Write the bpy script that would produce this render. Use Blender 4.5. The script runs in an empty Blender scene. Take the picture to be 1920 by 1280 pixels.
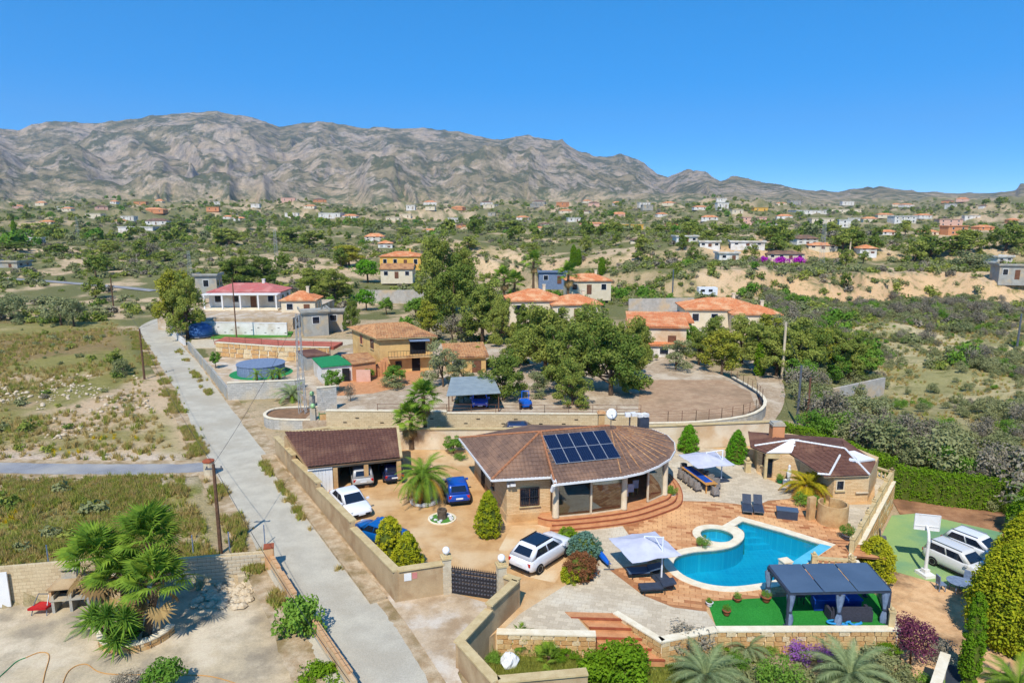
import bpy, bmesh, math, random
import numpy as np
from mathutils import Vector, Matrix
random.seed(7); RNG = np.random.default_rng(7)
SC = bpy.context.scene
COL = SC.collection
R = math.radians
# ---------------------------------------------------------------- camera, sky, sun, exposure
PITCH, CAMH, FPX = R(10.6), 20.0, 1280.0
cam_d = bpy.data.cameras.new('camera'); cam = bpy.data.objects.new('camera', cam_d); COL.objects.link(cam)
cam_d.sensor_width = 36.0; cam_d.lens = 36.0 * FPX / 1920.0; cam_d.clip_start = 0.5; cam_d.clip_end = 40000
cam.location = (0, 0, CAMH); cam.rotation_euler = (R(90) - PITCH, 0, 0)
SC.camera = cam
SUN_EL, SUN_AZ = R(51), R(13)          # azimuth: degrees to the left of straight behind the camera
W = bpy.data.worlds.new('World'); SC.world = W; W.use_nodes = True
wn = W.node_tree.nodes; wn.clear()
sky = wn.new('ShaderNodeTexSky'); sky.sky_type = 'NISHITA'; sky.sun_disc = False
sky.sun_elevation = SUN_EL; sky.sun_rotation = R(180) + SUN_AZ
sky.altitude = 1000; sky.air_density = 0.4; sky.dust_density = 0.0; sky.ozone_density = 5.0
gm = wn.new('ShaderNodeGamma'); gm.inputs[1].default_value = 0.6            # the whole sky, graded as the camera did
hs = wn.new('ShaderNodeHueSaturation'); hs.inputs['Saturation'].default_value = 1.74; hs.inputs['Value'].default_value = 2.95
bg = wn.new('ShaderNodeBackground'); bg.inputs[1].default_value = 0.15
wo = wn.new('ShaderNodeOutputWorld')
for a_, b_ in ((sky.outputs[0], gm.inputs[0]), (gm.outputs[0], hs.inputs['Color']), (hs.outputs[0], bg.inputs[0]), (bg.outputs[0], wo.inputs[0])): W.node_tree.links.new(a_, b_)
sd = bpy.data.lights.new('sun', 'SUN'); sun = bpy.data.objects.new('sun', sd); COL.objects.link(sun)
sd.energy = 4.6; sd.angle = R(0.53); sd.color = (1.0, 0.95, 0.87)
sdir = Vector((-math.sin(SUN_AZ) * math.cos(SUN_EL), -math.cos(SUN_AZ) * math.cos(SUN_EL), math.sin(SUN_EL)))
sun.rotation_euler = sdir.to_track_quat('Z', 'Y').to_euler(); sun.location = (-20, -40, 90)
SC.view_settings.view_transform = 'Standard'; SC.view_settings.look = 'None'
SC.view_settings.exposure = 0.12; SC.view_settings.gamma = 1.0; SC.view_settings.use_curve_mapping = False
SC.render.engine = 'CYCLES'
cy = SC.cycles; cy.use_denoising = True; cy.max_bounces = 6; cy.diffuse_bounces = 2; cy.glossy_bounces = 3
cy.transmission_bounces = 4; cy.transparent_max_bounces = 6; cy.caustics_reflective = False; cy.caustics_refractive = False
cy.use_adaptive_sampling = True; cy.adaptive_threshold = 0.02

# ---------------------------------------------------------------- survey: points on the ground from bearings of the drone
CP, SP = math.cos(PITCH), math.sin(PITCH)
def ray(px, py):
    a, b = (px - 960) / FPX, -(py - 640) / FPX
    return a, CP + b * SP, -SP + b * CP
def G(px, py, z=0.0):
    a, b, c = ray(px, py); t = (z - CAMH) / c
    return Vector((a * t, b * t, z))
def ZT(p, py):                              # height above datum of the point over p seen on row py
    s = -(py - 640) / FPX
    return CAMH + p[1] * (s * CP - SP) / (CP + s * SP)
def MPP(p):                                 # metres per survey unit at p
    return (p[1] * CP + (CAMH - p[2]) * SP) / FPX

# ---------------------------------------------------------------- noise
def _hash(ix, iy, s):
    h = (ix.astype(np.int64) * 374761393 + iy.astype(np.int64) * 668265263 + s * 1442695041) & 0xFFFFFFFF
    h = ((h ^ (h >> 13)) * 1274126177) & 0xFFFFFFFF
    return ((h ^ (h >> 16)) & 0xFFFF) / 65535.0
def vnoise(x, y, s=0):
    x = np.asarray(x, float); y = np.asarray(y, float)
    ix, iy = np.floor(x), np.floor(y); fx, fy = x - ix, y - iy
    fx = fx * fx * fx * (fx * (fx * 6 - 15) + 10); fy = fy * fy * fy * (fy * (fy * 6 - 15) + 10)
    a = _hash(ix, iy, s); b = _hash(ix + 1, iy, s); c = _hash(ix, iy + 1, s); d = _hash(ix + 1, iy + 1, s)
    return (a + (b - a) * fx) * (1 - fy) + (c + (d - c) * fx) * fy
def fbm(x, y, o=4, s=0, g=0.5):
    t = 0; a = 1; n = 0
    for i in range(o):
        t = t + a * vnoise(x, y, s + i * 17); n += a; a *= g; x = x * 2.03 + 5.1; y = y * 2.03 + 9.7
    return t / n
def ridged(x, y, o=5, s=0):
    t = 0; a = 1; n = 0; w = 1
    for i in range(o):
        v = 1 - np.abs(2 * vnoise(x, y, s + i * 13) - 1); v = v * v * w; w = np.clip(v * 1.6, 0, 1)
        t = t + a * v; n += a; a *= 0.52; x = x * 2.07 + 3.3; y = y * 2.07 + 7.9
    return t / n
def sstep(a, b, x): t = np.clip((x - a) / (b - a), 0, 1); return t * t * (3 - 2 * t)
def inpoly(X, Y, poly):
    X = np.asarray(X, float); Y = np.asarray(Y, float); r = np.zeros(X.shape, bool); n = len(poly)
    for i in range(n):
        x0, y0 = poly[i][0], poly[i][1]; x1, y1 = poly[(i + 1) % n][0], poly[(i + 1) % n][1]
        if y0 == y1: continue
        c = ((y0 > Y) != (y1 > Y)) & (X < (x1 - x0) * (Y - y0) / (y1 - y0) + x0); r ^= c
    return r
def dpoly(X, Y, pts):                       # distance to a polyline
    d = np.full(np.asarray(X, float).shape, 1e9)
    for a, b in zip(pts[:-1], pts[1:]):
        ex, ey = b[0] - a[0], b[1] - a[1]; L = ex * ex + ey * ey
        t = np.clip(((X - a[0]) * ex + (Y - a[1]) * ey) / L, 0, 1)
        d = np.minimum(d, np.hypot(X - a[0] - t * ex, Y - a[1] - t * ey))
    return d

# ---------------------------------------------------------------- materials
def C(r, g, b, k=1.0):
    f = lambda v: (v / 12.92 if v <= 0.04045 else ((v + 0.055) / 1.055) ** 2.4) * k
    return (f(r / 255), f(g / 255), f(b / 255), 1)
class NT:
    def __init__(s, name):
        s.m = bpy.data.materials.new(name); s.m.use_nodes = True; s.t = s.m.node_tree; s.t.nodes.clear()
        s.out = s.t.nodes.new('ShaderNodeOutputMaterial')
    def n(s, typ, ins=None, **kw):
        x = s.t.nodes.new(typ)
        for k, v in kw.items(): setattr(x, k, v)
        for k, v in (ins or {}).items(): s.set(x, k, v)
        return x
    def set(s, x, k, v):
        if isinstance(v, bpy.types.NodeSocket): s.t.links.new(v, x.inputs[k])
        elif isinstance(v, bpy.types.Node): s.t.links.new(v.outputs[0], x.inputs[k])
        else: x.inputs[k].default_value = v
    def mix(s, f, a, b, mode='MIX'):
        x = s.n('ShaderNodeMix', data_type='RGBA', blend_type=mode)
        s.set(x, 0, f); s.set(x, 6, a); s.set(x, 7, b); return x.outputs[2]
    def math(s, op, a, b=0.0, clamp=False):
        x = s.n('ShaderNodeMath', operation=op, use_clamp=clamp); s.set(x, 0, a); s.set(x, 1, b); return x.outputs[0]
    def ramp(s, f, a, b):                   # smooth 0..1 between a and b
        x = s.n('ShaderNodeMapRange', {1: a, 2: b}, interpolation_type='SMOOTHSTEP'); s.set(x, 0, f); return x.outputs[0]
    def noise(s, vec, scale, detail=4, rough=0.55):
        x = s.n('ShaderNodeTexNoise', {'Scale': scale, 'Detail': detail, 'Roughness': rough}); s.set(x, 'Vector', vec); return x.outputs[0]
    def bsdf(s, col, rough=0.7, bump=None, bstr=0.3, bdist=0.02, **kw):
        x = s.n('ShaderNodeBsdfPrincipled'); s.set(x, 'Base Color', col); s.set(x, 'Roughness', rough)
        x.inputs['Specular IOR Level'].default_value = kw.pop('spec', 0.25)
        for k, v in kw.items(): s.set(x, k, v)
        if bump is not None:
            b = s.n('ShaderNodeBump', {'Strength': bstr, 'Distance': bdist}); s.set(b, 'Height', bump); s.t.links.new(b.outputs[0], x.inputs['Normal'])
        s.t.links.new(x.outputs[0], s.out.inputs[0]); return x
    def pos(s): return s.n('ShaderNodeTexCoord').outputs['Object']
    def wpos(s): return s.n('ShaderNodeNewGeometry').outputs['Position']
M = {}
def mk(name, c1, c2=None, scale=3.0, rough=0.75, fine=0.0, bump=0.0, stain=None, big=0.25, **kw):
    """plain surface: two tones in blotches, a large-scale stain, a fine grain"""
    t = NT(name); p = t.pos(); c2 = c2 or tuple(v * 0.8 for v in c1[:3]) + (1,)
    n1 = t.noise(p, scale, 5, 0.6); col = t.mix(t.ramp(n1, 0.32, 0.68), c1, c2)
    if stain:
        n2 = t.noise(p, big, 4, 0.6); col = t.mix(t.ramp(n2, 0.45, 0.68), col, stain)
    n3 = t.noise(p, max(scale * 7, 14), 3, 0.7)
    if fine: col = t.mix(fine, col, t.n('ShaderNodeMix', data_type='RGBA') and n3, 'OVERLAY')
    t.bsdf(col, rough, n3 if bump else None, bump, 0.03, **kw); M[name] = t.m; return t.m
def leafmat(name, c1, c2, tr=0.25, dry=None):
    t = NT(name); oi = t.n('ShaderNodeObjectInfo'); at = t.n('ShaderNodeAttribute', attribute_name='rnd')
    f = t.math('ADD', t.math('MULTIPLY', oi.outputs['Random'], 0.45), t.math('MULTIPLY', at.outputs['Fac'], 0.6))
    col = t.mix(t.ramp(f, 0.1, 0.95), c1, c2)
    if dry: col = t.mix(t.ramp(at.outputs['Fac'], 0.86, 0.97), col, dry)
    d = t.n('ShaderNodeBsdfDiffuse', {0: col}); tl = t.n('ShaderNodeBsdfTranslucent', {0: col})
    mx = t.n('ShaderNodeMixShader', {0: tr, 1: d.outputs[0], 2: tl.outputs[0]}); t.t.links.new(mx.outputs[0], t.out.inputs[0])
    M[name] = t.m; return t.m

# ---------------------------------------------------------------- mesh builder
class MB:
    def __init__(s): s.v = []; s.f = []; s.rnd = None
    def add(s, vs, fs):
        k = len(s.v); s.v += [tuple(x) for x in vs]; s.f += [tuple(i + k for i in f) for f in fs]; return s
    def box(s, c, d, rz=0.0, tilt=0.0):
        hx, hy, hz = d[0] / 2, d[1] / 2, d[2] / 2; vs = []
        ca, sa = math.cos(rz), math.sin(rz); ct, st = math.cos(tilt), math.sin(tilt)
        for z in (-hz, hz):
            for x, y in ((-hx, -hy), (hx, -hy), (hx, hy), (-hx, hy)):
                x2, z2 = x * ct + z * st, -x * st + z * ct
                vs.append((c[0] + x2 * ca - y * sa, c[1] + x2 * sa + y * ca, c[2] + z2))
        return s.add(vs, [(0, 3, 2, 1), (4, 5, 6, 7), (0, 1, 5, 4), (1, 2, 6, 5), (2, 3, 7, 6), (3, 0, 4, 7)])
    def prism(s, poly, z0, z1):
        n = len(poly); a = sum(poly[i][0] * poly[(i + 1) % n][1] - poly[(i + 1) % n][0] * poly[i][1] for i in range(n))
        if a < 0: poly = poly[::-1]
        g = lambda z, i: z[i] if isinstance(z, (list, tuple)) else z
        if a < 0 and isinstance(z1, (list, tuple)): z1 = z1[::-1]
        vs = [(p[0], p[1], g(z0, i)) for i, p in enumerate(poly)] + [(p[0], p[1], g(z1, i)) for i, p in enumerate(poly)]
        fs = [tuple(range(n - 1, -1, -1)), tuple(range(n, 2 * n))] + [(i, (i + 1) % n, n + (i + 1) % n, n + i) for i in range(n)]
        return s.add(vs, fs)
    def bar(s, a, b, w, h=None):            # square bar between two points
        a, b = Vector(a), Vector(b); d = (b - a); h = h or w
        if d.length < 1e-6: return s
        d.normalize(); u = d.cross(Vector((0, 0, 1)))
        if u.length < 1e-3: u = Vector((1, 0, 0))
        u.normalize(); v = u.cross(d); u, v = u * w / 2, v * h / 2
        vs = [a - u - v, a + u - v, a + u + v, a - u + v, b - u - v, b + u - v, b + u + v, b - u + v]
        return s.add(vs, [(0, 3, 2, 1), (4, 5, 6, 7), (0, 1, 5, 4), (1, 2, 6, 5), (2, 3, 7, 6), (3, 0, 4, 7)])
    def tube(s, pts, r, n=8, cap=True):
        pts = [Vector(p) for p in pts]; rs = r if isinstance(r, (list, tuple)) else [r] * len(pts); k = len(s.v); vs = []; fs = []
        pu = None
        for i, p in enumerate(pts):
            d = (pts[min(i + 1, len(pts) - 1)] - pts[max(i - 1, 0)]).normalized()
            u = pu - d * pu.dot(d) if pu else (d.cross(Vector((0, 0, 1))) if abs(d.z) < 0.95 else d.cross(Vector((0, 1, 0))))
            u.normalize(); pu = u; w = d.cross(u)
            for j in range(n):
                a = 2 * math.pi * j / n; vs.append(p + (u * math.cos(a) + w * math.sin(a)) * rs[i])
        for i in range(len(pts) - 1):
            for j in range(n):
                fs.append((i * n + j, i * n + (j + 1) % n, (i + 1) * n + (j + 1) % n, (i + 1) * n + j))
        if cap: fs += [tuple(range(n - 1, -1, -1)), tuple(range((len(pts) - 1) * n, len(pts) * n))]
        return s.add(vs, fs)
    def lathe(s, prof, c=(0, 0, 0), n=12, axis='z'):
        vs = []; fs = []
        for (r, z) in prof:
            for j in range(n):
                a = 2 * math.pi * j / n; x, y = r * math.cos(a), r * math.sin(a)
                vs.append((c[0] + x, c[1] + y, c[2] + z) if axis == 'z' else (c[0] + x, c[1] + z, c[2] + y))
        for i in range(len(prof) - 1):
            for j in range(n): fs.append((i * n + j, i * n + (j + 1) % n, (i + 1) * n + (j + 1) % n, (i + 1) * n + j))
        fs += [tuple(range(n - 1, -1, -1)), tuple(range((len(prof) - 1) * n, len(prof) * n))]
        return s.add(vs, fs)
    def quad(s, a, b, c, d): return s.add([a, b, c, d], [(0, 1, 2, 3)])
    def slab(s, a, b, c, d, t):             # thick quad, thickness along -normal
        a, b, c, d = map(Vector, (a, b, c, d)); n = (b - a).cross(d - a).normalized() * t
        return s.add([a, b, c, d, a - n, b - n, c - n, d - n], [(0, 1, 2, 3), (7, 6, 5, 4), (0, 4, 5, 1), (1, 5, 6, 2), (2, 6, 7, 3), (3, 7, 4, 0)])
    def mesh(s, name, mat, smooth=False):
        me = bpy.data.meshes.new(name); me.from_pydata(s.v, [], s.f); me.update()
        if smooth: me.polygons.foreach_set('use_smooth', [True] * len(me.polygons))
        if mat is not None: me.materials.append(M[mat] if isinstance(mat, str) else mat)
        if s.rnd is not None:
            at = me.attributes.new('rnd', 'FLOAT', 'FACE'); at.data.foreach_set('value', np.asarray(s.rnd, 'f'))
        return me
def link(name, me, parent=None):
    o = bpy.data.objects.new(name, me); COL.objects.link(o)
    if parent is not None:
        o.parent = parent
        if 'base' in parent: o.matrix_parent_inverse = Matrix.Translation(-Vector(parent['base']))
    return o
def obj(name, mb, mat, parent=None, smooth=False): return link(name, mb.mesh(name, mat, smooth), parent)
def tag(o, label=None, cat=None, group=None, kind=None):
    if label: o['label'] = label
    if cat: o['category'] = cat
    if group: o['group'] = group
    if kind: o['kind'] = kind
    return o
def thing(name, label, cat, loc=(0, 0, 0), rz=0.0, group=None, world=True):
    """an Empty at the base of the thing; world=True: its parts are given in world coordinates"""
    o = bpy.data.objects.new(name, None); COL.objects.link(o); o.location = loc; o.rotation_euler = (0, 0, rz); o.empty_display_size = 0.2
    if world: o['world_parts'] = 1; o['base'] = [float(v) for v in loc]
    return tag(o, label, cat, group)
def copy_tree(o, parent=None):
    c = o.copy(); COL.objects.link(c); c.parent = parent
    if parent is not None: c.matrix_parent_inverse = o.matrix_parent_inverse.copy()
    for ch in list(o.children): copy_tree(ch, c)
    return c
def struct(name, mb, mat, smooth=False): return tag(obj(name, mb, mat, None, smooth), kind='structure')
def arc(cx, cy, r, a0, a1, n): return [(cx + r * math.cos(R(a0 + (a1 - a0) * i / n)), cy + r * math.sin(R(a0 + (a1 - a0) * i / n))) for i in range(n + 1)]
def smooth_path(pts, n=6, closed=False):    # Catmull-Rom
    P = [Vector(p) for p in pts]; m = len(P); out = []
    for i in range(m if closed else m - 1):
        p0, p1, p2, p3 = (P[(i - 1) % m] if closed or i > 0 else P[0]), P[i], P[(i + 1) % m], (P[(i + 2) % m] if closed or i + 2 < m else P[-1])
        for k in range(n):
            t = k / n; out.append(0.5 * ((2 * p1) + (-p0 + p2) * t + (2 * p0 - 5 * p1 + 4 * p2 - p3) * t * t + (-p0 + 3 * p1 - 3 * p2 + p3) * t ** 3))
    if not closed: out.append(P[-1])
    return out
# ================================================================ TERRAIN
def px(*pts, z=0.0): return [G(a, b, z) for a, b in pts]
ROAD_C = [(-1.6, 17.0), (-4.6, 23.9), (-7.0, 28.6), (-9.55, 32.9), (-22.5, 53.6), (-41.2, 84.2), (-55.8, 107), (-64, 120), (-66, 134), (-57, 152), (-48, 170)]
SIDE_C = [tuple(G(a, b)[:2]) for a, b in ((-420, 858), (0, 876), (200, 879), (330, 878), (418, 872))]
FAR_C = [tuple(G(a, b)[:2]) for a, b in ((-300, 525), (0, 532), (150, 538), (290, 548))]
LANE_C = [(-20.5, 57.0), (-10, 58.6), (0, 58.3), (12, 57.8), (22, 61), (29, 74), (33, 90), (30, 104), (26, 118)]
TRACK_C = LANE_C
PLATFORM = [(-19.9, 54.9), (-6.05, 32.8), (-3.5, 33.6), (-0.2, 31.9), (-2.1, 28.4), (-0.8, 30.0), (4.0, 29.8), (3.1, 31.85), (5.2, 31.7), (7.1, 29.4), (10, 30.2), (18.8, 30.2), (19.8, 33.1), (20.3, 37.6), (29.0, 49.0), (27.3, 52.0), (23.4, 57.6), (12, 55.6), (-10, 56.2), (-16, 56.2)]
COURT_Z, GARDEN_Z = -2.0, -1.1
COURT = [(27.8, 50.5), (19.0, 37.9), (18.6, 33.0), (17.6, 29.2), (18.5, 8), (75, 8), (60, 36), (41, 47.6), (34.5, 50.4), (31.0, 52.0), (28.6, 55.5)]
GARDEN = [(-1.6, 29.0), (-0.4, 22), (-0.4, 8), (18.6, 8), (18.0, 31.3), (6.8, 31.0), (5.6, 33.4), (2.6, 33.4), (2.4, 31.0), (-0.2, 31.0)]
POOL_PX = [(1393, 977), (1468, 998), (1541, 1021), (1478, 1062), (1472, 1078), (1455, 1087), (1420, 1095), (1370, 1100), (1325, 1095), (1288, 1082), (1267, 1066), (1263, 1055), (1272, 1043), (1300, 1035), (1345, 1031), (1376, 1024), (1393, 1012), (1395, 1000), (1386, 991), (1376, 987)]
def _grow(P, d):
    c = sum(P, Vector()) / len(P); return [p + (p - c).normalized() * d for p in P]
POOL_PIT = _grow([G(*a) for a in POOL_PX], 0.6); TUB_C = G(1344, 1004); TUB_PIT = [(TUB_C.x + 1.6 * math.cos(i * .4), TUB_C.y + 1.6 * math.sin(i * .4)) for i in range(16)]
YARD_Z = -0.9
YARDP = [(-34, 32.6), (-13.9, 36.4), (-13.3, 35.9), (-6.4, 25.6), (-2.0, 18), (-2, 8), (-34, 8)]
def scrub_line(Y): return np.where(Y < 60, 25 + (60 - Y) * 0.64, 25 + (Y - 60) * 0.32)
def H(X, Y):
    X = np.asarray(X, float); Y = np.asarray(Y, float); r = np.hypot(X, Y)
    h = np.full(X.shape, -0.05)
    # scrub slope on the far side of the hedge
    m = sstep(0, 9, X - scrub_line(Y) - 1.0) * sstep(20, 45, Y)
    h += m * (-1.6 + 2.6 * (fbm(X / 22, Y / 22, 4, 3) - 0.5) + 1.0 * (fbm(X / 5, Y / 5, 3, 31) - 0.5))
    # open ground left of the road
    droad = np.minimum(dpoly(X, Y, ROAD_C), np.minimum(dpoly(X, Y, SIDE_C), dpoly(X, Y, FAR_C)))
    ml = sstep(3.4, 7.5, droad) * sstep(3.5, 9, -X - 0.64 * (Y - 12) + 3) * sstep(36, 44, Y)
    h += ml * (0.9 * (fbm(X / 9, Y / 9, 4, 5) - 0.45) + 2.2 * (fbm(X / 40, Y / 40, 3, 8) - 0.55) * sstep(60, 110, Y))
    # sandy bluff beyond the gully
    yb = 163 + 34 * (fbm(X / 45, X * 0 + 2.2, 3, 11) - 0.5) + sstep(40, -25, X) * 45
    wd = 10 + sstep(45, -10, X) * 30
    gull = 1.0 + 1.3 * (ridged(X / 14, Y / 26, 3, 40) - 0.5)
    h += 6.2 * sstep(0, 1, (Y - yb) / wd * gull) * sstep(-75, -20, X)
    h += 3.5 * sstep(0, 1, (Y - yb - 42 - 20 * fbm(X / 30, Y / 60, 2, 12)) / 12) * sstep(-60, 0, X)
    # rolling country rising to the mountains
    far = sstep(140, 420, r)
    hill = 32 * (fbm(X / 215, Y / 215, 4, 21) - 0.5) + 7 * (ridged(X / 70, Y / 70, 4, 24) - 0.5)
    h += far * hill * (0.55 + 1.5 * sstep(350, 1500, r))
    step = 4.0; q = h / step; fr = q - np.floor(q)            # old farm terraces
    h = h * (1 - 0.65 * far) + 0.65 * far * step * (np.floor(q) + sstep(0.25, 0.75, fr))
    h += 5.0 * sstep(170, 330, r) * sstep(20, -60, X) + 42 * (np.clip(r - 380, 0, None) / 2200) ** 1.25
    # bottom of the ravine between the two slopes
    h -= 5.0 * np.exp(-((X - 0.06 * Y) / 26) ** 2) * sstep(150, 210, Y) * sstep(360, 250, Y)
    h = np.where(inpoly(X, Y, COURT), COURT_Z - 0.05, h)
    h = np.where(inpoly(X, Y, YARDP), YARD_Z - 0.05, h)
    h = np.where(inpoly(X, Y, GARDEN), GARDEN_Z - 0.05, h)
    h = np.where(inpoly(X, Y, POOL_PIT) | inpoly(X, Y, TUB_PIT), -3.0, h)
    h -= 30 * sstep(-10, -200, Y)
    return h
def Hs(x, y): return float(H(np.array([x]), np.array([y]))[0])
def T(a, b):                                # where the bearing (a, b) meets the land
    dx, dy, dz = ray(a, b)
    t = np.geomspace(18, 6000, 900); X, Y, Z = dx * t, dy * t, CAMH + dz * t
    hit = np.nonzero(Z <= H(X, Y))[0]
    if not len(hit): return Vector((X[-1], Y[-1], Z[-1]))
    i = max(hit[0], 1); t = np.linspace(t[i - 1], t[i], 30); X, Y, Z = dx * t, dy * t, CAMH + dz * t
    k = np.nonzero(Z <= H(X, Y))[0]; k = k[0] if len(k) else 29
    return Vector((X[k], Y[k], Hs(X[k], Y[k])))

def polar(rs, angs, hf):
    A, Rr = np.meshgrid(angs, rs); X, Y = Rr * np.sin(A), Rr * np.cos(A); Z = hf(X, Y, Rr, A)
    n, m = A.shape; V = np.stack([X, Y, Z], -1).reshape(-1, 3)
    i = (np.arange(n - 1)[:, None] * m + np.arange(m - 1)[None, :]).reshape(-1)
    F = np.stack([i, i + 1, i + m + 1, i + m], -1)[:, ::-1]
    return V, F
def npmesh(name, V, F, mat, smooth=True):
    me = bpy.data.meshes.new(name); me.vertices.add(len(V)); me.vertices.foreach_set('co', np.ascontiguousarray(V, 'f').ravel())
    k = F.shape[1]; me.loops.add(F.size); me.loops.foreach_set('vertex_index', np.ascontiguousarray(F, 'i').ravel())
    me.polygons.add(len(F)); me.polygons.foreach_set('loop_start', np.arange(len(F), dtype='i') * k)
    me.polygons.foreach_set('use_smooth', np.full(len(F), smooth)); me.update(calc_edges=True)
    if mat is not None: me.materials.append(M[mat] if isinstance(mat, str) else mat)
    return me
front = np.linspace(R(-52), R(52), 640); back = np.linspace(R(52), R(308), 60)[1:]
angs = np.concatenate([front, back])
rs = np.concatenate([[0.5], np.geomspace(10, 70, 150), np.geomspace(70, 420, 230)[1:], np.geomspace(420, 3600, 90)[1:]])
V, F = polar(rs, angs, lambda X, Y, r, a: H(X, Y))
# ground cover: what grows or lies there
X, Y, Z = V[:, 0], V[:, 1], V[:, 2]; r = np.hypot(X, Y)
SAND, ORANGE, BROWN, GRASS, OLIVE, STONE, GARDENC = [np.array(C(*c)[:3]) for c in ((206, 178, 142), (216, 172, 120), (150, 124, 86), (140, 144, 62), (116, 116, 74), (190, 182, 165), (84, 100, 38))]
def lerp(a, b, t): return a + (b - a) * np.clip(t, 0, 1)[:, None]
eps = 1.0; sx = (H(X + eps, Y) - Z) / eps; sy = (H(X, Y + eps) - Z) / eps; slope = np.hypot(sx, sy)
n1 = fbm(X / 30, Y / 30, 5, 51); n2 = fbm(X / 7, Y / 7, 4, 57); n3 = fbm(X / 120, Y / 120, 4, 61)
cov = lerp(np.tile(SAND, (len(X), 1)), np.tile(OLIVE, (len(X), 1)), sstep(0.38, 0.52, 0.5 * n1 + 0.5 * n2))
cov = lerp(cov, np.tile(ORANGE, (len(X), 1)), sstep(0.28, 0.55, slope) * sstep(120, 150, r) * sstep(700, 250, r) * (0.25 + 0.75 * sstep(45, 75, X) * sstep(150, 110, X)))
cov = lerp(cov, np.tile(SAND, (len(X), 1)), sstep(0.3, 0.6, slope) * 0.5)
cov = lerp(cov, np.tile(OLIVE * 0.95, (len(X), 1)), sstep(0.38, 0.54, 0.6 * n3 + 0.4 * n1) * sstep(160, 420, r) * (0.70 - 0.6 * sstep(900, 500, r) * sstep(-60, 0, X) * sstep(0.62, 0.45, n1)))
scr = sstep(0, 8, X - scrub_line(Y)) * sstep(155, 120, Y)
cov = lerp(cov, lerp(np.tile(C(202, 184, 140)[:3], (len(X), 1)), np.tile(C(158, 150, 100)[:3], (len(X), 1)), sstep(0.4, 0.6, 0.5 * n1 + 0.5 * n2)), scr)
leftf = sstep(2.0, 5, -X - 0.64 * (Y - 12) + 3) * sstep(34, 38, Y) * sstep(150, 110, Y)
d_side = dpoly(X, Y, SIDE_C); dr = dpoly(X, Y, ROAD_C)
lf = lerp(np.tile(SAND, (len(X), 1)), np.tile(C(146, 138, 80)[:3], (len(X), 1)), sstep(0.40, 0.53, 0.45 * n1 + 0.55 * n2 + 0.10 * sstep(76, 92, Y) + 0.08 * sstep(46, 42, Y)))
lf = lerp(lf, np.tile(BROWN, (len(X), 1)), sstep(0.46, 0.56, fbm(X / 18, Y / 14, 4, 71)) * (0.35 + 0.5 * sstep(74, 84, Y)))
lf = lerp(lf, np.tile(GRASS, (len(X), 1)), sstep(0.48, 0.60, fbm(X / 13, Y / 8, 4, 75)) * sstep(56, 50, Y) + 0.8 * sstep(7, 3, dr) * sstep(0.35, 0.6, n2))
lf = lerp(lf, np.tile(np.array(C(214, 192, 166)[:3]), (len(X), 1)), sstep(4.6, 2.8, d_side) * sstep(0.30, 0.5, n2 + 0.1))
cov = lerp(cov, lf, leftf)
inside = inpoly(X, Y, [(-28, 20), (-21, 57), (-62, 128), (-30, 150), (40, 130), (36, 96), (24, 60), (34, 42), (34, 10)]) & (Y < 130)
cov = lerp(cov, np.tile(np.array(C(190, 166, 132)[:3]), (len(X), 1)), inside * (0.85 - 0.25 * (n2 > 0.55)))
cov = lerp(cov, np.tile(GARDENC, (len(X), 1)), inpoly(X, Y, GARDEN) * sstep(0.35, 0.5, n2 + 0.12) * sstep(9.5, 8, X))
me = npmesh('ground', V, F, None)
ca = me.color_attributes.new('cov', 'FLOAT_COLOR', 'POINT'); ca.data.foreach_set('color', np.concatenate([cov, np.ones((len(cov), 1))], 1).astype('f').ravel())
t = NT('ground'); p = t.wpos(); at = t.n('ShaderNodeAttribute', attribute_name='cov').outputs['Color']
nA = t.noise(p, 0.55, 6, 0.65); nB = t.noise(p, 3.2, 5, 0.7); nC = t.noise(p, 0.05, 6, 0.7)
col = t.mix(t.ramp(nA, 0.5, 0.72), at, C(112, 112, 62)); col = t.mix(t.math('MULTIPLY', t.ramp(nB, 0.52, 0.75), 0.5), col, C(92, 84, 52))
col = t.mix(t.math('MULTIPLY', t.ramp(nB, 0.44, 0.28), 0.45), col, C(222, 200, 168)); col = t.mix(0.30, col, nC, 'OVERLAY')
t.bsdf(col, 0.95, nB, 0.9, 0.25, spec=0.05); M['ground'] = t.m; me.materials.append(t.m)
tag(link('ground', me), kind='structure')

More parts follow.
